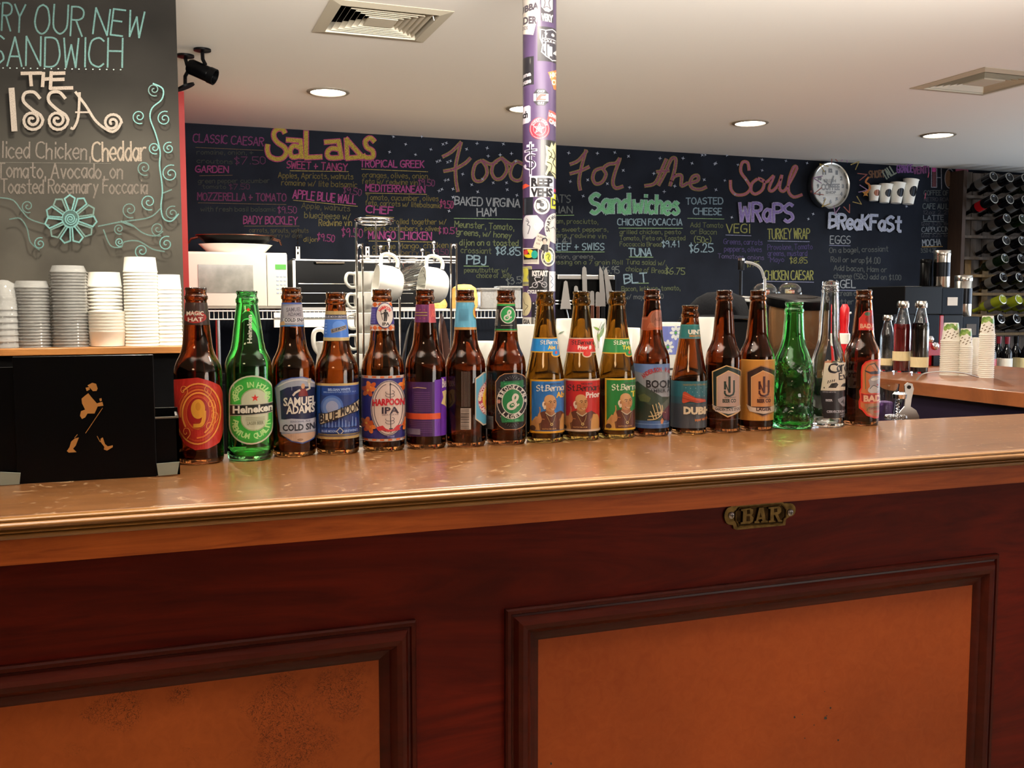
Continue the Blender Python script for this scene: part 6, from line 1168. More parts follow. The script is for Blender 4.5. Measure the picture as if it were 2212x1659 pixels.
# rod lamp and clear tube
Y = 3.2
t = thing('gooseneck_lamp', 'slim black rod with silver tip standing behind the gold label bottle', 'lamp', (ony(1600, 620, Y).x, Y, .92))
MB().lathe([(.03, 0), (.03, .012), (.006, .016), (.006, .2), (.006, ony(1600, 585, Y).z-.92)], n=16).build('rod', M['dmetal'], t)
MB().lathe([(.012, 0), (.012, .04), (.010, .046)], (0, 0, ony(1600, 583, Y).z-.92), n=16).build('grip', M['black'], t); MB().lathe([(.0125, 0), (.0125, .008), (.002, .01)], (0, 0, ony(1600, 563, Y).z-.92), n=16).build('tip', M['chrome'], t)
t = thing('clear_tube', 'bent clear plastic tube arching down to the cloches', 'tube', (ony(1650, 620, Y).x, Y, .92))
z_ = ony(1650, 625, Y).z; MB().tube(smooth_line([tuple(ony(a, b, Y)) for a, b in ((1610, 566), (1628, 570), (1643, 580), (1650, 600), (1652, 625))]+[(ony(1652, 625, Y).x, Y, .93)], 6), .0055, 10).build('tube_body', M['lidp'], t, world=True)
# glass cloches with sachets, on a stand behind the hoppers
Y = 3.34
t = thing('black_stand', 'dark floor stand carrying two glass cloches behind the bean hoppers', 'stand', (ony(1680, 640, Y).x, Y, 0)); zst = ony(1680, 641, Y).z
MB().box((-.13, -.06, 0), (.13, .06, zst), bev=.006).build('stand_body', M['black'], t)
for px, lab in ((1652, 'clear glass cloche, left of two above the bean hoppers'), (1706, 'clear glass cloche, right of two above the bean hoppers')):
    x = ony(px, 612, Y).x; r = .05; h = ony(px, 611, Y).z-zst
    o = MB().lathe([(r, 0), (r, h*.3), (r*.9, h*.65), (r*.6, h*.9), (r*.2, h), (.002, h), (.002, h-.0025), (r*.2, h-.0025), (r*.58, h*.88), (r*.86, h*.62), (r*.95, h*.3), (r*.95, 0)], n=36, close=True).build('glass_cloche', M['clear']); o.location = (x, Y, zst+.0005); tag(o, lab, 'cloche')
    for j, (c, dx, dz) in enumerate((('#c9b07a', -.012, .0), ('#a8502c', .010, .0), ('#c9c4ac', 0, .0))):
        m_ = bpy.data.materials.get('sachet%d' % j) or mat('sachet%d' % j, c, .6)
        o = MB().box((-.012, -.003, 0), (.012, .003, .022+.004*j), bev=.001).build('sugar_sachet', m_); o.location = (x+dx, Y-.012+.012*j, zst+.001); tag(o, ['tan', 'red', 'pale'][j]+' sachet under the '+('left' if px == 1652 else 'right')+' glass cloche', 'sachet')
t = thing('squeeze_bottle', 'red plastic squeeze bottle with white spout behind the clear bottle', 'squeeze bottle', (ony(1824, 700, 2.45).x, 2.45, .92))
zt_ = ony(1824, 657, 2.45).z-.92; MB().lathe([(.016, 0), (.017, .005), (.017, zt_-.10), (.012, zt_-.075), (.0145, zt_-.05), (.0135, zt_-.012), (.007, zt_), (.001, zt_)], n=24).build('bottle_body', M['redp'], t); MB().lathe([(.018, zt_-.12), (.018, zt_-.09), (.015, zt_-.088)], n=24).build('collar', M['whitep'], t); MB().tube([(.010, 0, zt_-.03), (.021, -.004, zt_-.026)], .0032, 8).build('spout', M['whitep'], t)
# knob of wood right
# ================================================================ chrome mug rack
KY = 2.78; KZ = .92
t = thing('mug_rack', 'chrome wire mug rack with ball ended hooks and a round top ring', 'rack', (ony(870, 700, KY).x, KY, KZ))
def k3(x, y, dy=0): p = ony(x, y, KY+dy); return (p.x, p.y, p.z)
xl0 = k3(770, 600)[0]
for px, py0 in ((769, 480), (862, 485)):
    a = k3(px, py0); MB().tube([a, (a[0], a[1], KZ)], .0032, 8).build('upright', M['chrome'], t, world=True)
a = k3(812, 475, .05); MB().tube([a, (a[0], a[1], KZ)], .0032, 8).build('upright', M['chrome'], t, world=True)
ca = Vector(k3(769, 480)); cb = Vector(k3(848, 480)); cc = (ca+cb)/2; rr0 = (cb-ca).length/2
MB().tube([(cc.x+rr0*cos(a), cc.y+rr0*1.2*sin(a), cc.z+.006) for a in [2*pi*k/40 for k in range(40)]], .0032, 8, closed=True).build('top_ring', M['chrome'], t, world=True)
MB().tube([(cc.x+rr0*.9*cos(a), cc.y+rr0*1.1*sin(a), cc.z-.004) for a in [2*pi*k/40 for k in range(40)]], .0022, 8, closed=True).build('top_ring', M['chrome'], t, world=True)
for px, dd in ((777, 0), (980, 0)):
    a = k3(px-6, 560, dd); b = k3(px, 529, dd); c = k3(px+6, 560, dd)
    MB().tube(smooth_line([(a[0], a[1]-.0, KZ), a, k3(px-5, 536), b, k3(px+5, 536), c, (c[0], c[1], KZ)], 6), .0032, 8).build('end_loop', M['chrome'], t, world=True)
for y, dd in ((554, 0), (561, 0), (553, .07), (566, .03)): MB().tube([k3(777, y, dd), k3(984, y+2, dd)], .0028, 8).build('cross_bar', M['chrome'], t, world=True)
hk = []
for px, py, dd in ((840, 523, 0), (937, 528, 0), (822, 537, .07), (912, 544, .07)):
    a = k3(px, py, dd-(.06 if dd == 0 else .0)); b = k3(px-1, 556, dd)
    h_ = MB().tube(smooth_line([b, (b[0], b[1]-.02, b[2]-.012), (a[0], a[1], a[2]-.02), a], 5), .0026, 8).build('hook', M['chrome'], t, world=True)
    MB().lathe([(.0005, -.0065), (.0045, -.0045), (.0065, 0), (.0045, .0045), (.0005, .0065)], (a[0], a[1], a[2]+.004), n=16).build('ball', M['chrome'], h_, world=True); hk.append(a)
MB().box((k3(765, 0)[0], KY-.02, KZ), (k3(990, 0)[0], KY+.06, KZ+.006), bev=.002).build('base', M['chrome'], t, world=True)
# cups
def make_cup(r=.043, h=.062, sq=.0, handle='D'):
    mb = MB().lathe([(r*.62, 0), (r*.70, .002), (r*.9, h*.18), (r, h*.45), (r, h*.98), (r*.97, h), (r*.93, h*.98), (r*.93, h*.5), (r*.82, h*.2), (r*.55, .005), (.001, .005)], n=40)
    return mb
def handle_pts(r, h, w=.026): return smooth_line([(r*.95, 0, h*.88), (r+w*.7, 0, h*.90), (r+w, 0, h*.72), (r+w*.95, 0, h*.45), (r+w*.5, 0, h*.26), (r*.97, 0, h*.25)], 5)
cup_me = make_cup().mesh('cup_body', M['white']); h_me = MB().tube(handle_pts(.043, .062), .0048, 10).mesh('handle', M['white'])
def cup(loc, R, lab, grp): 
    t = thing('coffee_cup', lab, 'cup', loc, 0, grp); t.rotation_euler = R.to_euler(); obj('cup_body', cup_me, t); obj('handle', h_me, t); return t
def hang(px, py, hang_pt, spin, tilt, lab, sc=1.0):
    # local +x (handle) points up to the hook; the mouth faces sideways
    R = Matrix.Rotation(spin, 3, 'Z') @ Matrix.Rotation(tilt, 3, 'Y') @ Matrix.Rotation(radians(-90), 3, 'Y')
    hp = R @ Vector(((.043+.019)*sc, 0, .040*sc)); t = cup(Vector(hang_pt)-hp, R, lab, 'white cups on the mug rack'); t.scale = (sc, sc, sc); return t
hang(0, 0, k3(838, 556, -.05), radians(0), radians(8), 'white cup hanging by its handle from the left front hook of the mug rack', 1.2)
hang(0, 0, k3(936, 560, -.05), radians(0), radians(8), 'white cup hanging by its handle from the right front hook of the mug rack', 1.2)
# stack of cups at the left of the rack, handles to the left
for j, (py, nm) in enumerate(((732, 'bottom'), (686, 'second lowest'), (640, 'topmost'))):
    pass
base = ony(795, 600, KY+.125); zc = ony(795, 584, KY+.125).z-.066
MB2 = None
for j in range(5):
    z = zc-.061*j
    cup((ony(795, 600, KY+.125).x, KY+.125, z), Matrix.Rotation(pi+.15+.1*(j % 2), 3, 'Z'), ['topmost white cup of the stack at the left of the mug rack', 'white cup second from the top of the stack behind the rack post', 'white cup third from the top of the stack behind the rack post', 'white cup fourth from the top of the stack by the rack', 'lowest white cup of the stack by the rack'][j], 'stacked white cups')
zb = zc-.061*4; s_ = thing('cup_stand', 'low black stand under the stacked white cups', 'stand', (ony(795, 600, KY+.125).x, KY+.125, KZ)); MB().box((-.05, -.045, 0), (.05, .045, zb-KZ), bev=.004).build('stand_body', M['black'], s_)
# ribbed glass cup hanging between the two white cups
hp_ = Vector(k3(886, 560, .035)); R = (Matrix.Rotation(radians(150), 3, 'Z') @ Matrix.Rotation(radians(14), 3, 'Y') @ Matrix.Rotation(radians(-90), 3, 'Y'))
t = thing('glass_cup', 'ribbed clear glass cup hanging between the two white cups', 'cup', hp_-R @ Vector((.055, 0, .045))); t.rotation_euler = R.to_euler()
MB().lathe([(.024, 0), (.028, .002), (.034, .03), (.042, .085), (.040, .086), (.031, .03), (.022, .006), (.001, .006)], n=96, fn=lambda a, z: 1+.035*(1 if sin(a*14) > 0 else -1)).build('glass_wall', M['clear'], t); MB().tube(handle_pts(.036, .07, .022), .004, 8).build('handle', M['clear'], t)
# cream jug and things low behind the bottles
Y = 2.3
t = thing('cream_jug', 'cream coloured jug with a big loop handle left of the short bottle', 'jug', (ony(718, 750, Y).x, Y, .92)); zt_ = ony(718, 738, Y).z-.92
MB().lathe([(.03, 0), (.034, .003), (.044, .04), (.045, zt_*.6), (.036, zt_*.9), (.038, zt_), (.034, zt_), (.032, zt_*.9), (.002, zt_*.6)], n=32).build('jug_body', M['white'], t)
hp = [ony(a_, b_, Y) for a_, b_ in ((712, 752), (704, 722), (694, 712), (680, 716), (677, 735), (682, 755), (700, 775))]; MB().tube(smooth_line([tuple(p) for p in hp], 5), .0055, 10).build('handle', M['white'], t, world=True)
Y = 2.62
for px, py, w_, m, an, lab in ((872, 686, 44, 'dmetal', 0.25, 'dark metal milk jug lid standing on edge behind the IPA bottle'), (962, 676, 46, 'copper', -.35, 'bronze coloured oval dish standing on edge right of the purple bottle')):
    p = ony(px, py, Y); t = thing('oval_dish', lab, 'dish', (p.x, Y, .92)); hh = (p.z-.92); r = hh/2
    MB().lathe([(.001, -.008), (.5, -.006), (.85, .002), (1, .010), (.97, .012), (.83, .006), (.5, -.003), (.001, -.005)], n=40, M4=Matrix.Translation((0, 0, r)) @ Matrix.Rotation(an*.4, 4, 'Y') @ Matrix.Rotation(radians(68)+0*an, 4, 'Z') @ Matrix.Rotation(radians(90), 4, 'X') @ Matrix.Diagonal((r*.62, r, 1, 1))).build('dish_body', M[m], t)
# ================================================================ magnetic board with knives and a cake slice
Y = WALLY-.05
a, b = ony(1196, 592, Y), ony(1330, 700, Y)
t = thing('knife_board', 'glossy black knife board with steel rails on the back wall right of the pole', 'knife rack', (a.x, Y, b.z))
MB().box((a.x, Y, b.z), (b.x, WALLY-.002, a.z), bev=.004).build('board', M['mirror'], t, world=True)
for y in (650, 657): MB().tube([(a.x+.01, Y-.006, ony(1260, y, Y).z), (b.x-.01, Y-.006, ony(1260, y, Y).z)], .005, 8).build('rail', M['steel'], t, world=True)
MB().box((a.x+.02, Y-.02, ony(1260, 604, Y).z), (b.x-.02, Y+.0, ony(1260, 594, Y).z), bev=.003).build('top_rail', M['steel'], t, world=True)
def blade(px0, py0, px1, py1, w0, w1, hl, lab, nm='knife', m='steel', tip='pt', hm='black'):
    Yk = Y-.030; p0, p1 = ony(px0, py0, Yk), ony(px1, py1, Yk); s_ = 5.95/F_PX*1.05
    t = thing(nm, lab, nm.replace('_', ' '), (p0.x, Yk, p1.z)); L = p0.z-p1.z; dx = p1.x-p0.x; w0 *= s_*.62; w1 *= s_*.62
    out = [(0, L), (w0*.8, L*.96), (w0, L*.85), (w1, 0), (-w1, 0), (-w0, L*.85), (-w0*.8, L*.96)] if tip == 'round' else [(-w0, L), (w0*.4, L*.86), (w1, L*.3), (w1, 0), (-w1, 0), (-w1, L*.9)]
    MB().prism([(x+dx*(1-z/L), z) for x, z in out], -.001, .001).build('blade', M[m], t)
    MB().box((dx-w1*.7, -.007, -hl), (dx+w1*.7, .007, .002), bev=.003).build('handle', M[hm], t)
blade(1222, 606, 1222, 668, 8, 21, .001, 'steel cake slice hanging right of the pole', 'cake_slice', tip='round'); cs = [o for o in bpy.data.objects if o.name.startswith('cake_slice')][0]
p0, p1 = ony(1223, 668, Y-.02), ony(1232, 715, Y-.02); MB().tube([p0, ony(1226, 680, Y-.02), p1], .006, 8).build('shank', M['steel'], cs, world=True)
blade(1244, 617, 1246, 668, 8, 9, .12, 'short round tipped knife right of the cake slice', tip='round'); blade(1262, 575, 1264, 665, 9, 9, .12, 'long narrow spatula knife rising above the rail', tip='round')
blade(1279, 628, 1279, 660, 8, 9, .14, 'left of two small palette knives with brown handles', tip='round', hm='copper'); blade(1291, 630, 1291, 662, 8, 9, .14, 'right of two small palette knives with brown handles', tip='round', hm='copper')
blade(1300, 574, 1302, 662, 8, 11, .12, 'tall bright knife at the right of the knife board'); blade(1311, 577, 1318, 655, 3, 13, .12, 'pointed carving knife furthest right on the knife board')
# ================================================================ right leg of the counter
LZ = .95; LX0 = (onz(1906, 817, LZ).x+onz(2212, 849, LZ).x)/2
t = thing('side_counter', 'brown wooden worktop running back from the right end of the bar', 'counter', (LX0, 2.6, 0))
MB().box((LX0, 1.42, LZ-.055), (4.15, 4.55, LZ), bev=.003).build('worktop', M['leg'], t, world=True)
MB().box((LX0+.03, 1.45, .0), (4.1, 4.5, LZ-.055)).build('cupboard', mat('dark_purple_paint', '#1c1426', .5), t, world=True)
MB().box((3.34, 4.6, .0), (7.4, WALLY-.005, .70)).box((3.34,4.58,.70),(7.4,WALLY-.005,.725)).build('rear_cupboard', M['blackwood'], thing('rear_cabinet', 'low dark cabinet run below the wine rack', 'cabinet', (4, 4.6, 0)), world=True)
def leg_at(px, py): p = onz(px, py, LZ); return p
def at_y(px, Y): return ony(px, 800, Y).x
# syrup bottles
def syrup(px, ytop, wpx, lvl, m, band, lab, ybase=808):
    b = onz(px, ybase-3, LZ); Y = b.y; x = b.x; d_ = (Vector((x, Y, LZ))-_C).dot(_Fw); s_ = d_/F_PX; r = wpx/2*s_; H = (ybase-4-ytop)*s_
    t = thing('syrup_bottle', lab, 'bottle', (x, Y, LZ+.0005), atan2(-x, Y)); k = H/.30
    out = [(r*.9, 0), (r, .005), (r, H*.60), (r*.93, H*.68), (r*.62, H*.84), (r*.55, H*.89), (r*.55, H*.93)]
    inn = [(r*.49, H*.93), (r*.49, H*.89), (r*.56, H*.84), (r*.87, H*.68), (r*.94, H*.6), (r*.94, .01), (.002, .01)]
    MB().lathe([(.002, 0)]+out+inn, n=40).build('glass_body', M['clear'], t)
    if m: MB().lathe([(.002, .0105), (r*.935, .0105), (r*.935, H*lvl), (.002, H*lvl)], n=40).build('syrup', M[m], t)
    MB().lathe([(r*.66, H*.905), (r*.70, H*.92), (r*.70, H*.97), (r*.6, H), (.002, H)], n=32).build('cap', M['whitep'] if False else M['tin'], t)
    z0, z1 = band; MB().lathe([(r*1.005, H*z0), (r*1.02, H*z0), (r*1.02, H*z1), (r*1.005, H*z1)], n=40, close=True).build('paper_band', M['cream'], t)
syrup(1946, 650, 36, .68, 'red_s', (.17, .30), 'glass bottle of red syrup with cream paper band'); syrup(1985, 650, 36, .70, 'dark_s', (.09, .23), 'glass bottle of dark syrup with cream paper band, right of the red one', 810)
syrup(1914, 680, 30, 0, None, (.12, .24), 'shorter empty clear glass bottle at the right bottle of the beer row', 806)
# paper cup stacks
def cupstack(px, ytop, ybase, wpx, sleeve, lab, grp, leaf):
    b = onz(px, ybase-2, LZ); x, Y = b.x, b.y; d_ = (Vector((x, Y, LZ))-_C).dot(_Fw); s_ = d_/F_PX; r = wpx/2*s_; H = (ybase-2-ytop)*s_; h = .085; pit = .0085
    n = max(2, int((H-h)/pit)); prof = [(r*a, b) for a, b in [(1.09,0),(1.09,.004),(1,.0052),(.74,.085),(.02,.0855),(.02,.085),(.725,.0845),(.985,.0055),(.995,.004),(.995,0)]]
    me = MB().lathe(prof, n=24, close=True).mesh('paper_cup', M['paper'])
    for k in range(n):
        o = obj('paper_cup', me, None, (x, Y, LZ+.0005+k*pit)); tag(o, lab % ordl(k, n), 'paper cup', grp)
    if leaf:
        top = LZ+.0005+(n-1)*pit
        t = o; A = cyl_art(None, None, [(r*1.0, .005), (r*.74, h)], h, 0, -h*1000, 0, ox=0, oy=0, k=1, h0=3e-4)
        for j in range(7): a_ = -40+j*14; A.ell(a_*.6, -60-(j*11) % 18, 8, 11, '#6f9a3c' if j % 2 else '#9ab85a', 10, j*30)
        for j in range(26): A.ell(-28+(j*17) % 56, -14-(j*7) % 34, 2.5, 2, '#7c6648', 6)
        ar = A.build('printed_leaves', M['print_'], t, cuts=CUTS)
        ar.rotation_euler = (0, 0, atan2(-x, Y))
cupstack(2051, 692, 812, 38, 0, 'paper cup, %s in the wide stack right of the syrup bottles', 'leaf print cups in the wide stack', True)
cupstack(2083, 706, 813, 28, 0, 'paper cup, %s in the second stack from the syrup bottles', 'cups in the second stack', True)
cupstack(2105, 722, 811, 19, 0, 'paper cup, %s in the shortest stack on the side counter', 'cups in the shortest stack', False)
cupstack(2129, 678, 818, 30, 0, 'paper cup, %s in the tallest stack of the side counter', 'cups in the tallest side counter stack', True)
# red brewer with chrome knobs, cartons, tins
def bx(name, lab, cat, px0, py0, px1, py1, Y, dep, m, bev=.004, zb=None):
    a, b = ony(px0, py0, Y), ony(px1, py1, Y); z0 = b.z if zb is None else zb
    t = thing(name, lab, cat, ((a.x+b.x)/2, Y, z0)); MB().box((a.x, Y, z0), (b.x, Y+dep, a.z), bev=bev).build('carton' if 'box' in name or 'carton' in name else 'body', M[m], t, world=True); return t, a, b
YB = 4.30
t, a, b = bx('coffee_brewer', 'red and black coffee brewer with round chrome knobs behind the dark syrup', 'coffee maker', 2003, 742, 2036, 806, 4.05, .2, 'redp', zb=LZ+.0005)
for px, py, r in ((2012, 733, 9), (2023, 748, 10)):
    p = ony(px, py, 4.04); MB().lathe([(.002, -.004), (.8, -.004), (1, 0), (.9, .01), (.5, .016), (.002, .018)], n=24, M4=Matrix.Translation((p.x, 4.05, p.z)) @ Matrix.Rotation(radians(90), 4, 'X') @ Matrix.Diagonal((r*.0021, r*.0021, 1, 1))).build('knob', M['chrome'], t, world=True)
a = ony(2022, 768, 4.04); MB().box((a.x-.02, 4.035, LZ+.001), (a.x+.03, 4.049, a.z)).build('drip_tray', M['black'], t, world=True)
zt1 = ony(2020, 680, YB).z
bx('tea_carton', 'dark blue tea carton standing left, behind the dark syrup bottle', 'carton', 2003, 680, 2028, 738, YB, .12, 'blue', zb=LZ+.0005); bx('tea_carton', 'thin red carton squeezed between the dark cartons', 'carton', 2031, 681, 2037, 740, YB, .12, 'redp', zb=LZ+.0005)
bx('tea_carton', 'black carton behind the leaf print cups', 'carton', 2039, 680, 2078, 740, YB, .12, 'black', zb=LZ+.0005); bx('tea_carton', 'dark blue carton with pale label behind the narrow cup stack', 'carton', 2080, 684, 2114, 740, YB, .12, 'blue', zb=LZ+.0005)
lb = [o for o in bpy.data.objects if o.name.startswith('tea_carton')][-1]
a, b = ony(2088, 700, YB-.001), ony(2108, 724, YB-.001); 
par = [o for o in bpy.data.objects if o.name.startswith('tea_carton') and o.parent is None]
MB().box((a.x, YB-.002, b.z), (b.x, YB, a.z)).build('label_print', M['wlabel'], par[-1], world=True)
zt1 = zt1+.001
t, a, b = bx('display_case', 'black cube with a white square label on top of the cartons', 'box', 2036, 622, 2080, 677, YB, .11, 'blue', zb=zt1)
a, b = ony(2047, 642, YB-.001), ony(2068, 660, YB-.001); MB().box((a.x, YB-.002, b.z), (b.x, YB, a.z)).build('label_print', M['paper'], t, world=True)
bx('storage_case', 'large matt black case behind the syrup bottles', 'case', 1955, 618, 2034, 680, YB+.001, .3, 'blackwood', zb=zt1+.001)
t_ = [o for o in bpy.data.objects if o.name.startswith('storage_case')][0]
MB().box((ony(1955, 0, YB).x, YB+.01, LZ+.0005), (ony(2001, 0, YB).x, YB+.3, zt1+.002)).build('plinth', M['blackwood'], t_, world=True)
def tin(px, ytop, ybot, wpx, Y, lab, m='tin', nm='canister', zb=None):
    x = ony(px, ytop, Y).x; z1 = ony(px, ytop, Y).z; z0 = ony(px, ybot, Y).z if zb is None else zb; d_ = (Vector((x, Y, z0))-_C).dot(_Fw); r = wpx/2*d_/F_PX; H = z1-z0
    t = thing(nm, lab, nm, (x, Y, z0), atan2(-x, Y)); MB().lathe([(r*.97, 0), (r, .003), (r, H*.86), (r*.96, H*.87)], n=40).build('can', M[m], t); MB().lathe([(r*1.02, H*.862), (r*1.03, H*.87), (r*1.03, H*.985), (r*.98, H), (.002, H)], n=40).build('lid', M[m], t)
    if m == 'tin': MB().lathe([(r*1.004, H*.30), (r*1.012, H*.30), (r*1.012, H*.68), (r*1.004, H*.68)], n=40, close=True).build('label_band', M['dmetal'], t)
ca = ony(1990, 620, YB).z+.0005
tin(2036, 541, 622, 34, YB+.06, 'tall steel canister standing on the black cube', zb=ony(2050, 622, YB).z+.001); tin(2001, 560, 618, 24, YB+.1, 'black bottle shaped canister beside the tall steel one', 'gloss', zb=ca+.002)
tin(2082, 595, 680, 36, YB+.02+.10, 'shorter steel canister right of the black cube', zb=ony(2098, 684, YB).z+.001)
# wire arching off the worktop
pts = [onz(1972, 836, LZ+.0)]; P = [(1968, 838), (1985, 815), (2000, 806), (2040, 803), (2080, 806), (2114, 815)]
Yw = onz(2114, 817, LZ).y; o = MB().tube(smooth_line([tuple(ony(x, y, Yw+(0 if i else 0))) for i, (x, y) in enumerate(P)], 5), .003, 8).build('bent_wire', M['steel']); tag(o, 'thin bent wire lying across the side counter in front of the cups', 'wire')

# ================================================================ bar tools in a glass behind the bar
t = thing('bar_ledge', 'dark lower shelf on the staff side of the bar', 'shelf', (1.6, 1.39, .95)); MB().box((-1.5, 1.395, .95), (2.9, 1.62, .97)).build('ledge_board', M['blackwood'], t, world=True)
MB().box((-1.5, 1.375, .70), (2.9, 1.394, .97)).build('back_board', M['blackwood'], t, world=True)
Y = 1.50; TZ = .9705
def b3(x, y, dy=0): return tuple(ony(x, y, Y+dy))
t = thing('measuring_glass', 'small glass tumbler holding bar tools behind the right end of the bar', 'glass', (b3(1945, 900)[0], Y+.035, TZ)); r = .020; H = b3(1940, 832)[2]-TZ
x_ = b3(1940, 880)[0]-t.location.x; MB().lathe([(r*.7, 0), (r*.74, .003), (r*.8, H*.5), (r*1.25, H), (r*1.18, H), (r*.72, H*.5), (r*.64, .006), (.001, .006)], (x_, 0, 0), n=32).build('glass_wall', M['clear'], t)
t = thing('cocktail_strainer', 'steel cocktail strainer with coiled spring, handle up, behind the bar end', 'strainer', (b3(1962, 900)[0], Y, TZ))
hd = [(1953, 832), (1960, 826), (1970, 829), (1973, 840), (1968, 862), (1966, 878), (1978, 886), (1984, 898), (1986, 915), (1930, 915), (1940, 893), (1953, 878), (1955, 860)]
MB().prism([(ony(x, y, Y-.02).x-t.location.x, ony(x, y, Y-.02).z-t.location.z) for x, y in hd], -.0215, -.0195).build('handle_plate', M['steel'], t)
pc = ony(1962, 836, Y-.02); MB().lathe([(.001, 0), (.0035, 0), (.0035, .002), (.001, .002)], n=14, M4=Matrix.Translation((pc.x-t.location.x, -.0216, pc.z-t.location.z)) @ Matrix.Rotation(radians(90), 4, 'X')).build('rivet_hole', M['dark'], t)
coil = []; c0 = ony(1950, 903, Y-.03)
for k in range(260):
    a_ = k/260*2*pi; b_ = k*.9; R0 = .021; coil.append((c0.x+(R0+.0035*cos(b_))*cos(a_), Y-.012+(R0*.5+.0035*cos(b_))*sin(a_), c0.z+.0045*sin(b_)))
MB().tube(coil, .0007, 5).build('spring', M['chrome'], t, world=True)
t = thing('corkscrew', 'small corkscrew with twisted steel worm beside the strainer', 'corkscrew', (b3(1940, 900)[0], Y, TZ))
worm = [(b3(1943, 0)[0]+.0028*cos(k*.55), Y-.03+.0028*sin(k*.55), ony(1943, 868, Y-.03).z+(ony(1943, 905, Y-.03).z-ony(1943, 868, Y-.03).z)*k/70) for k in range(71)]
MB().tube(worm, .0011, 6).build('worm', M['chrome'], t, world=True); p = ony(1943, 865, Y-.03); MB().lathe([(.002, -.012), (.006, 0), (.012, .004), (.013, .012), (.010, .016), (.001, .016)], (p.x, Y-.03, p.z), n=20).build('grip', M['chrome'], t, world=True)
t = thing('purple_pouch', 'dark purple pouch standing behind the right end bottle', 'pouch', (ony(1910, 890, 1.56).x, 1.56, TZ)); a, b = ony(1893, 868, 1.56), ony(1926, 910, 1.56)
MB().box((a.x-t.location.x, -.01, 0), (b.x-t.location.x, .02, a.z-TZ), bev=.006).build('pouch_body', mat('purple_velvet', '#3a1450', .8), t)

# ================================================================ clock and cups on the wall
Yc = WALLY; c = ony(1793, 401, Yc-.05); dd = (c-_C).dot(_Fw); RX = 45*dd/F_PX*1.10
t = thing('wall_clock', 'round silver rimmed wall clock with coffee lettering on its face', 'clock', (c.x, Yc, c.z))
Mx = Matrix.Rotation(radians(90), 4, 'X')
MB().lathe([(RX*.9, 0), (RX, .01), (RX, .055), (RX*.97, .065), (RX*.92, .062), (RX*.90, .03)], n=64, M4=Mx, close=True).build('rim', M['tin'], t)
MB().lathe([(.001, .0), (RX*.9, 0), (RX*.9, .028), (.001, .028)], n=48, M4=Mx).build('dial', mat('dial', '#c8c6bd', .6), t)
fa = Yc-.0285
A = plane_art(fa, t.location, h0=3e-4, dh=1e-4, ox=1500, oy=300, k=3.107); n0 = (913, 315)
for j in range(12):
    a_ = radians(j*30-60); A.text(str(j+1), n0[0]+84*cos(a_)-(8 if j < 9 else 13), n0[1]+104*sin(a_)+13, n0[0]+84*cos(a_)+(8 if j < 9 else 13), n0[1]+104*sin(a_)-13, '#1c1c20', .09)
A.text('COFFEE', 850, 342, 975, 300, '#5c5a58', .05); A.text('SHOP', 880, 368, 950, 350, '#4c4a48', .04); A.text('FRESH', 870, 292, 950, 270, '#77746e', .03); A.line([(840,376),(985,376)], 2, '#8c8a84')
A.build('dial_print', M['print_'], t)
A = plane_art(fa-.004, t.location, h0=3e-4, dh=1e-4, ox=1500, oy=300, k=3.107); A.line([(913,315),(935,250)], 7, '#141416'); A.build('hour_hand', M['print_'], t)
A = plane_art(fa-.006, t.location, h0=3e-4, dh=1e-4, ox=1500, oy=300, k=3.107); A.line([(913,315),(870,275)], 6, '#141416'); A.ell(913, 315, 7, 7, '#141416'); A.build('minute_hand', M['print_'], t)
MB().lathe([(.001, .062), (RX*.5, .0605), (RX*.9, .050), (RX*.9, .048), (RX*.5, .0585), (.001, .06)], n=48, M4=Mx).build('glass', M['glassw'], t)
for i, (xt, yt, xb, yb_, w_, lab) in enumerate(((1889, 401, 1887, 434, 25, 'smallest paper cup fixed to the wall, leftmost'), (1914, 398, 1910, 438, 27, 'paper cup fixed to the wall, second from left, dark round logo'), (1940, 395, 1935, 439, 30, 'paper cup fixed to the wall, third from left, dark round logo'), (1968, 388, 1961, 441, 31, 'tallest paper cup fixed to the wall, rightmost, tilted'))):
    Yk = WALLY-.047; a, b = ony(xt, yt, Yk), ony(xb, yb_, Yk); dd = (a-_C).dot(_Fw); r = w_/2*dd/F_PX*1.08; H = (a-b).length
    t = thing('wall_cup', lab, 'paper cup', b[:], 0, 'sample cups on the wall'); tl = Matrix.Rotation(atan2(a.x-b.x, a.z-b.z), 4, 'Y')
    MB().lathe([(r*.66, 0), (r*.68, .002), (r*.96, H-.005), (r*1.02, H-.003), (r*1.02, H), (r*.93, H), (r*.64, .006), (.001, .006)], n=32, M4=tl).build('cup_wall', M['paper'], t)
    lo = MB(); z0 = H*.30; z1 = H*.72; sg = 10; V = []; F2 = []
    for q in range(sg+1):
        an = -.75+1.5*q/sg; k_ = sqrt(max(0, 1-((q-sg/2)/(sg/2))**2)); 
        for z in (H*.5-(z1-z0)/2*k_, H*.5+(z1-z0)/2*k_): rr_ = r*(.68+.28*z/H)+.0006; V.append((rr_*sin(an), -rr_*cos(an), z))
    F2 = [(2*q, 2*q+2, 2*q+3, 2*q+1) for q in range(sg)]
    lo.add(V, F2, False, tl).build('logo_print', M['dmetal'] if i else M['copper'], t)

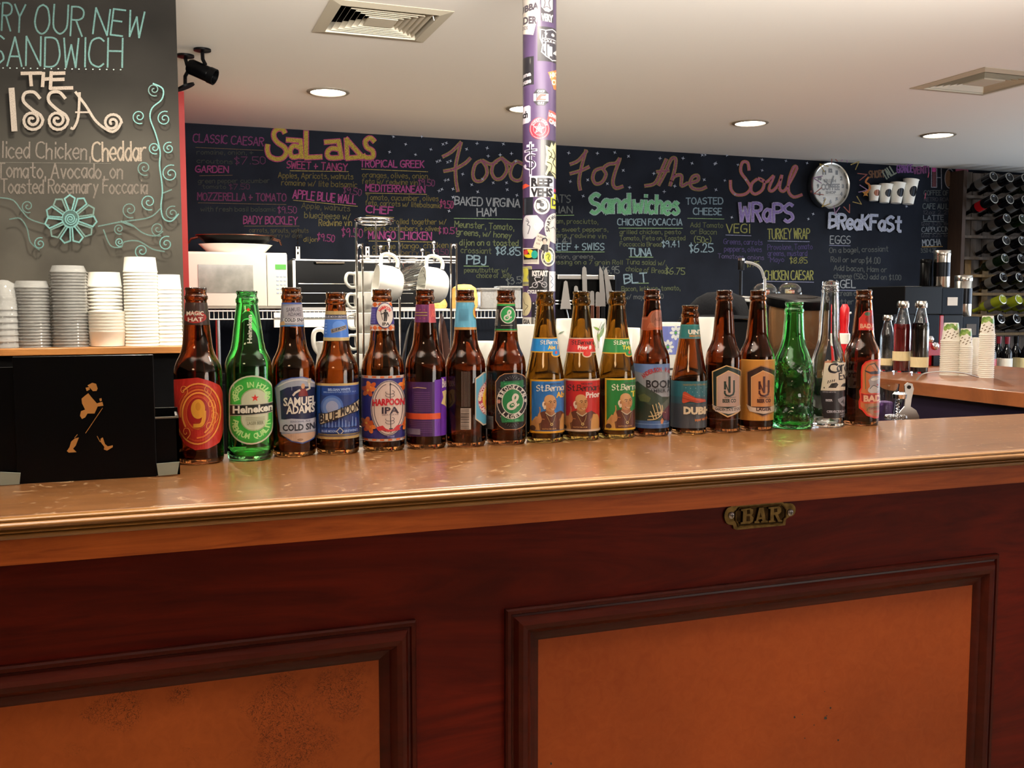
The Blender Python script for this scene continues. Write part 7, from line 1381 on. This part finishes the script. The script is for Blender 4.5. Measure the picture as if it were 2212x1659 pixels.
# ================================================================ wine rack
RB = WALLY-.06
xr0 = ony(2047, 500, WALLY).x; xr1 = xr0+2.0; zr1 = ony(2100, 372, RB).z; zr0 = .73
t = thing('wine_rack', 'tall wooden wine rack with horizontal bottles pegged neck first, right side of the back wall', 'wine rack', (xr0, RB, .73))
MB().box((xr0, RB-.08, zr0), (xr0+.035, WALLY-.001, zr1), bev=.003).build('side_post', M['barnside'], t, world=True)
ws = [.13, .11, .15, .12, .14, .10, .15, .13, .12, .14, .13, .12, .14, .13, .14, .14]; x = xr0+.037
for k, w_ in enumerate(ws):
    if x+w_ > xr1: break
    MB().box((x, RB-.004*(k % 3)*.5, zr0), (x+w_-.004, RB+.02, zr1-.006*(k % 2))).build('plank', M['barn'], t, world=True); x += w_
for px in (2090, 2128):
    xx = ony(px, 600, RB-.03).x; MB().box((xx-.03, RB-.03, zr0), (xx+.03, RB-.0005-.004, ony(2100, 560, RB).z)).build('batten', M['knotty'], t, world=True)
rows = [(2147, 381, 34.5, 'wine'), (2148, 429, 34, 'wine'), (2141, 470, 34.5, 'wine'), (2139, 518, 35, 'wine'), (2136, 557, 35.5, 'wine'), (2133, 598, 35, 'wine'), (2132, 646, 35, 'wyell'), (2128+35, 688, 34, 'wine')]
WP_ = [(.001, .006), (.020, .008), (.030, .001), (.036, 0), (.0375, .004), (.0375, .178), (.036, .19), (.028, .208), (.019, .222), (.015, .24), (.0145, .27), (.0145, .29), (.001, .29)]
wme = {k: MB().lathe(WP_, n=28).mesh('bottle_glass', M[k]) for k in ('wine', 'wyell', 'wgreen')}
lme = MB().lathe([(.0377, .085), (.0384, .085), (.0384, .15), (.0377, .15)], n=28, close=True).mesh('label', M['wlabel']); rme = MB().lathe([(.0377, .10), (.0384, .10), (.0384, .155), (.0377, .155)], n=28, close=True).mesh('label', M['redp'])
ring_me = MB().lathe([(.031, -.0006), (.0368, .0005), (.0372, .003), (.031, .0008)], n=28, close=True).mesh('base_rim', M['tin'])
pe = MB().tube([(.0, .03, -.0), (.0, -.22, .07)], .006, 6)
Yb = RB-.288; sl = radians(18)
for ri, (px, py, dxp, mk) in enumerate(rows):
    base = ony(px, py, Yb); nb = 9
    pitch = ony(px+dxp, py, Yb).x-base.x
    rail = MB().box((xr0+.036, RB-.075, base.z-.135), (xr1, RB-.005, base.z-.114)).build('peg_rail', M['knotty'] if ri >= 4 else M['barn'], t, world=True)
    for k in range(-1 if ri == 7 else 0, nb):
        x = base.x+k*pitch
        if x > xr1-.06 or x < xr0+.076: continue
        col = 'wgreen' if (mk == 'wine' and (k*3+ri*5) % 7 == 2) else mk
        order = ['leftmost', 'second', 'third', 'fourth', 'fifth', 'sixth', 'seventh', 'eighth', 'ninth', 'tenth'][k+(1 if ri == 7 else 0)]
        rown = ['top', 'second', 'third', 'fourth', 'fifth', 'sixth', 'pale yellow', 'bottom'][ri]
        b = thing('wine_bottle', f'{"pale yellow" if mk=="wyell" else "dark"} wine bottle, {order} in the {rown} row of the rack', 'wine bottle', (x, Yb, base.z), 0, 'wine bottles lying in the rack')
        b.rotation_euler = (Matrix.Rotation(radians(-90)-sl, 3, 'X')).to_euler()
        obj('bottle_glass', wme[col], b); obj('label', rme if (ri == 1 and k == 0) else lme, b); obj('base_rim', ring_me, b)
# upright wine bottles on the cabinet below the rack
Yu = 5.35; UP = [(.001, 0), (.034, 0), (.0375, .005), (.0375, .19), (.034, .21), (.022, .232), (.0148, .25), (.0145, .298), (.016, .3), (.016, .312), (.001, .312)]
ume = MB().lathe(UP, n=28).mesh('bottle_glass', M['wine']); cme = MB().lathe([(.0156, .262), (.0160, .262), (.0172, .300), (.0172, .3135), (.001, .3137)], n=24).mesh('capsule', M['capsule']); cme2 = MB().lathe([(.0156, .262), (.0160, .262), (.0172, .300), (.0172, .3135), (.001, .3137)], n=24).mesh('capsule', M['black'])
ul = MB().lathe([(.0377, .07), (.0382, .07), (.0382, .16), (.0377, .16)], n=28, close=True).mesh('label', M['paper']); ul2 = MB().lathe([(.0377, .07), (.0382, .07), (.0382, .16), (.0377, .16)], n=28, close=True).mesh('label', M['redp']); ul3 = MB().lathe([(.0377, .05), (.0382, .05), (.0382, .16), (.0377, .16)], n=28, close=True).mesh('label', M['cream'])
for px, cm, lm, lab in ((2141, cme2, ul2, 'upright wine bottle, black capsule, furthest left under the rack'), (2157, cme, ul, 'upright wine bottle, burgundy capsule and white label, left one'), (2175, cme, ul, 'upright wine bottle, burgundy capsule and white label, right one'), (2194, cme2, ul3, 'upright wine bottle with cream label right of the burgundy capsules'), (2216, cme2, ul3, 'upright wine bottle cut by the right edge of the frame'), (2238, cme2, ul3, 'upright wine bottle just beyond the right edge of the frame')):
    Yv = Yu+(.085 if px in (2157, 2194, 2238) else 0); x = ony(px, 770, Yv).x; b = thing('wine_bottle', lab, 'wine bottle', (x, Yv, .7255), 0, 'wine bottles standing under the rack'); obj('bottle_glass', ume, b); obj('capsule', cm, b); obj('label', lm, b)
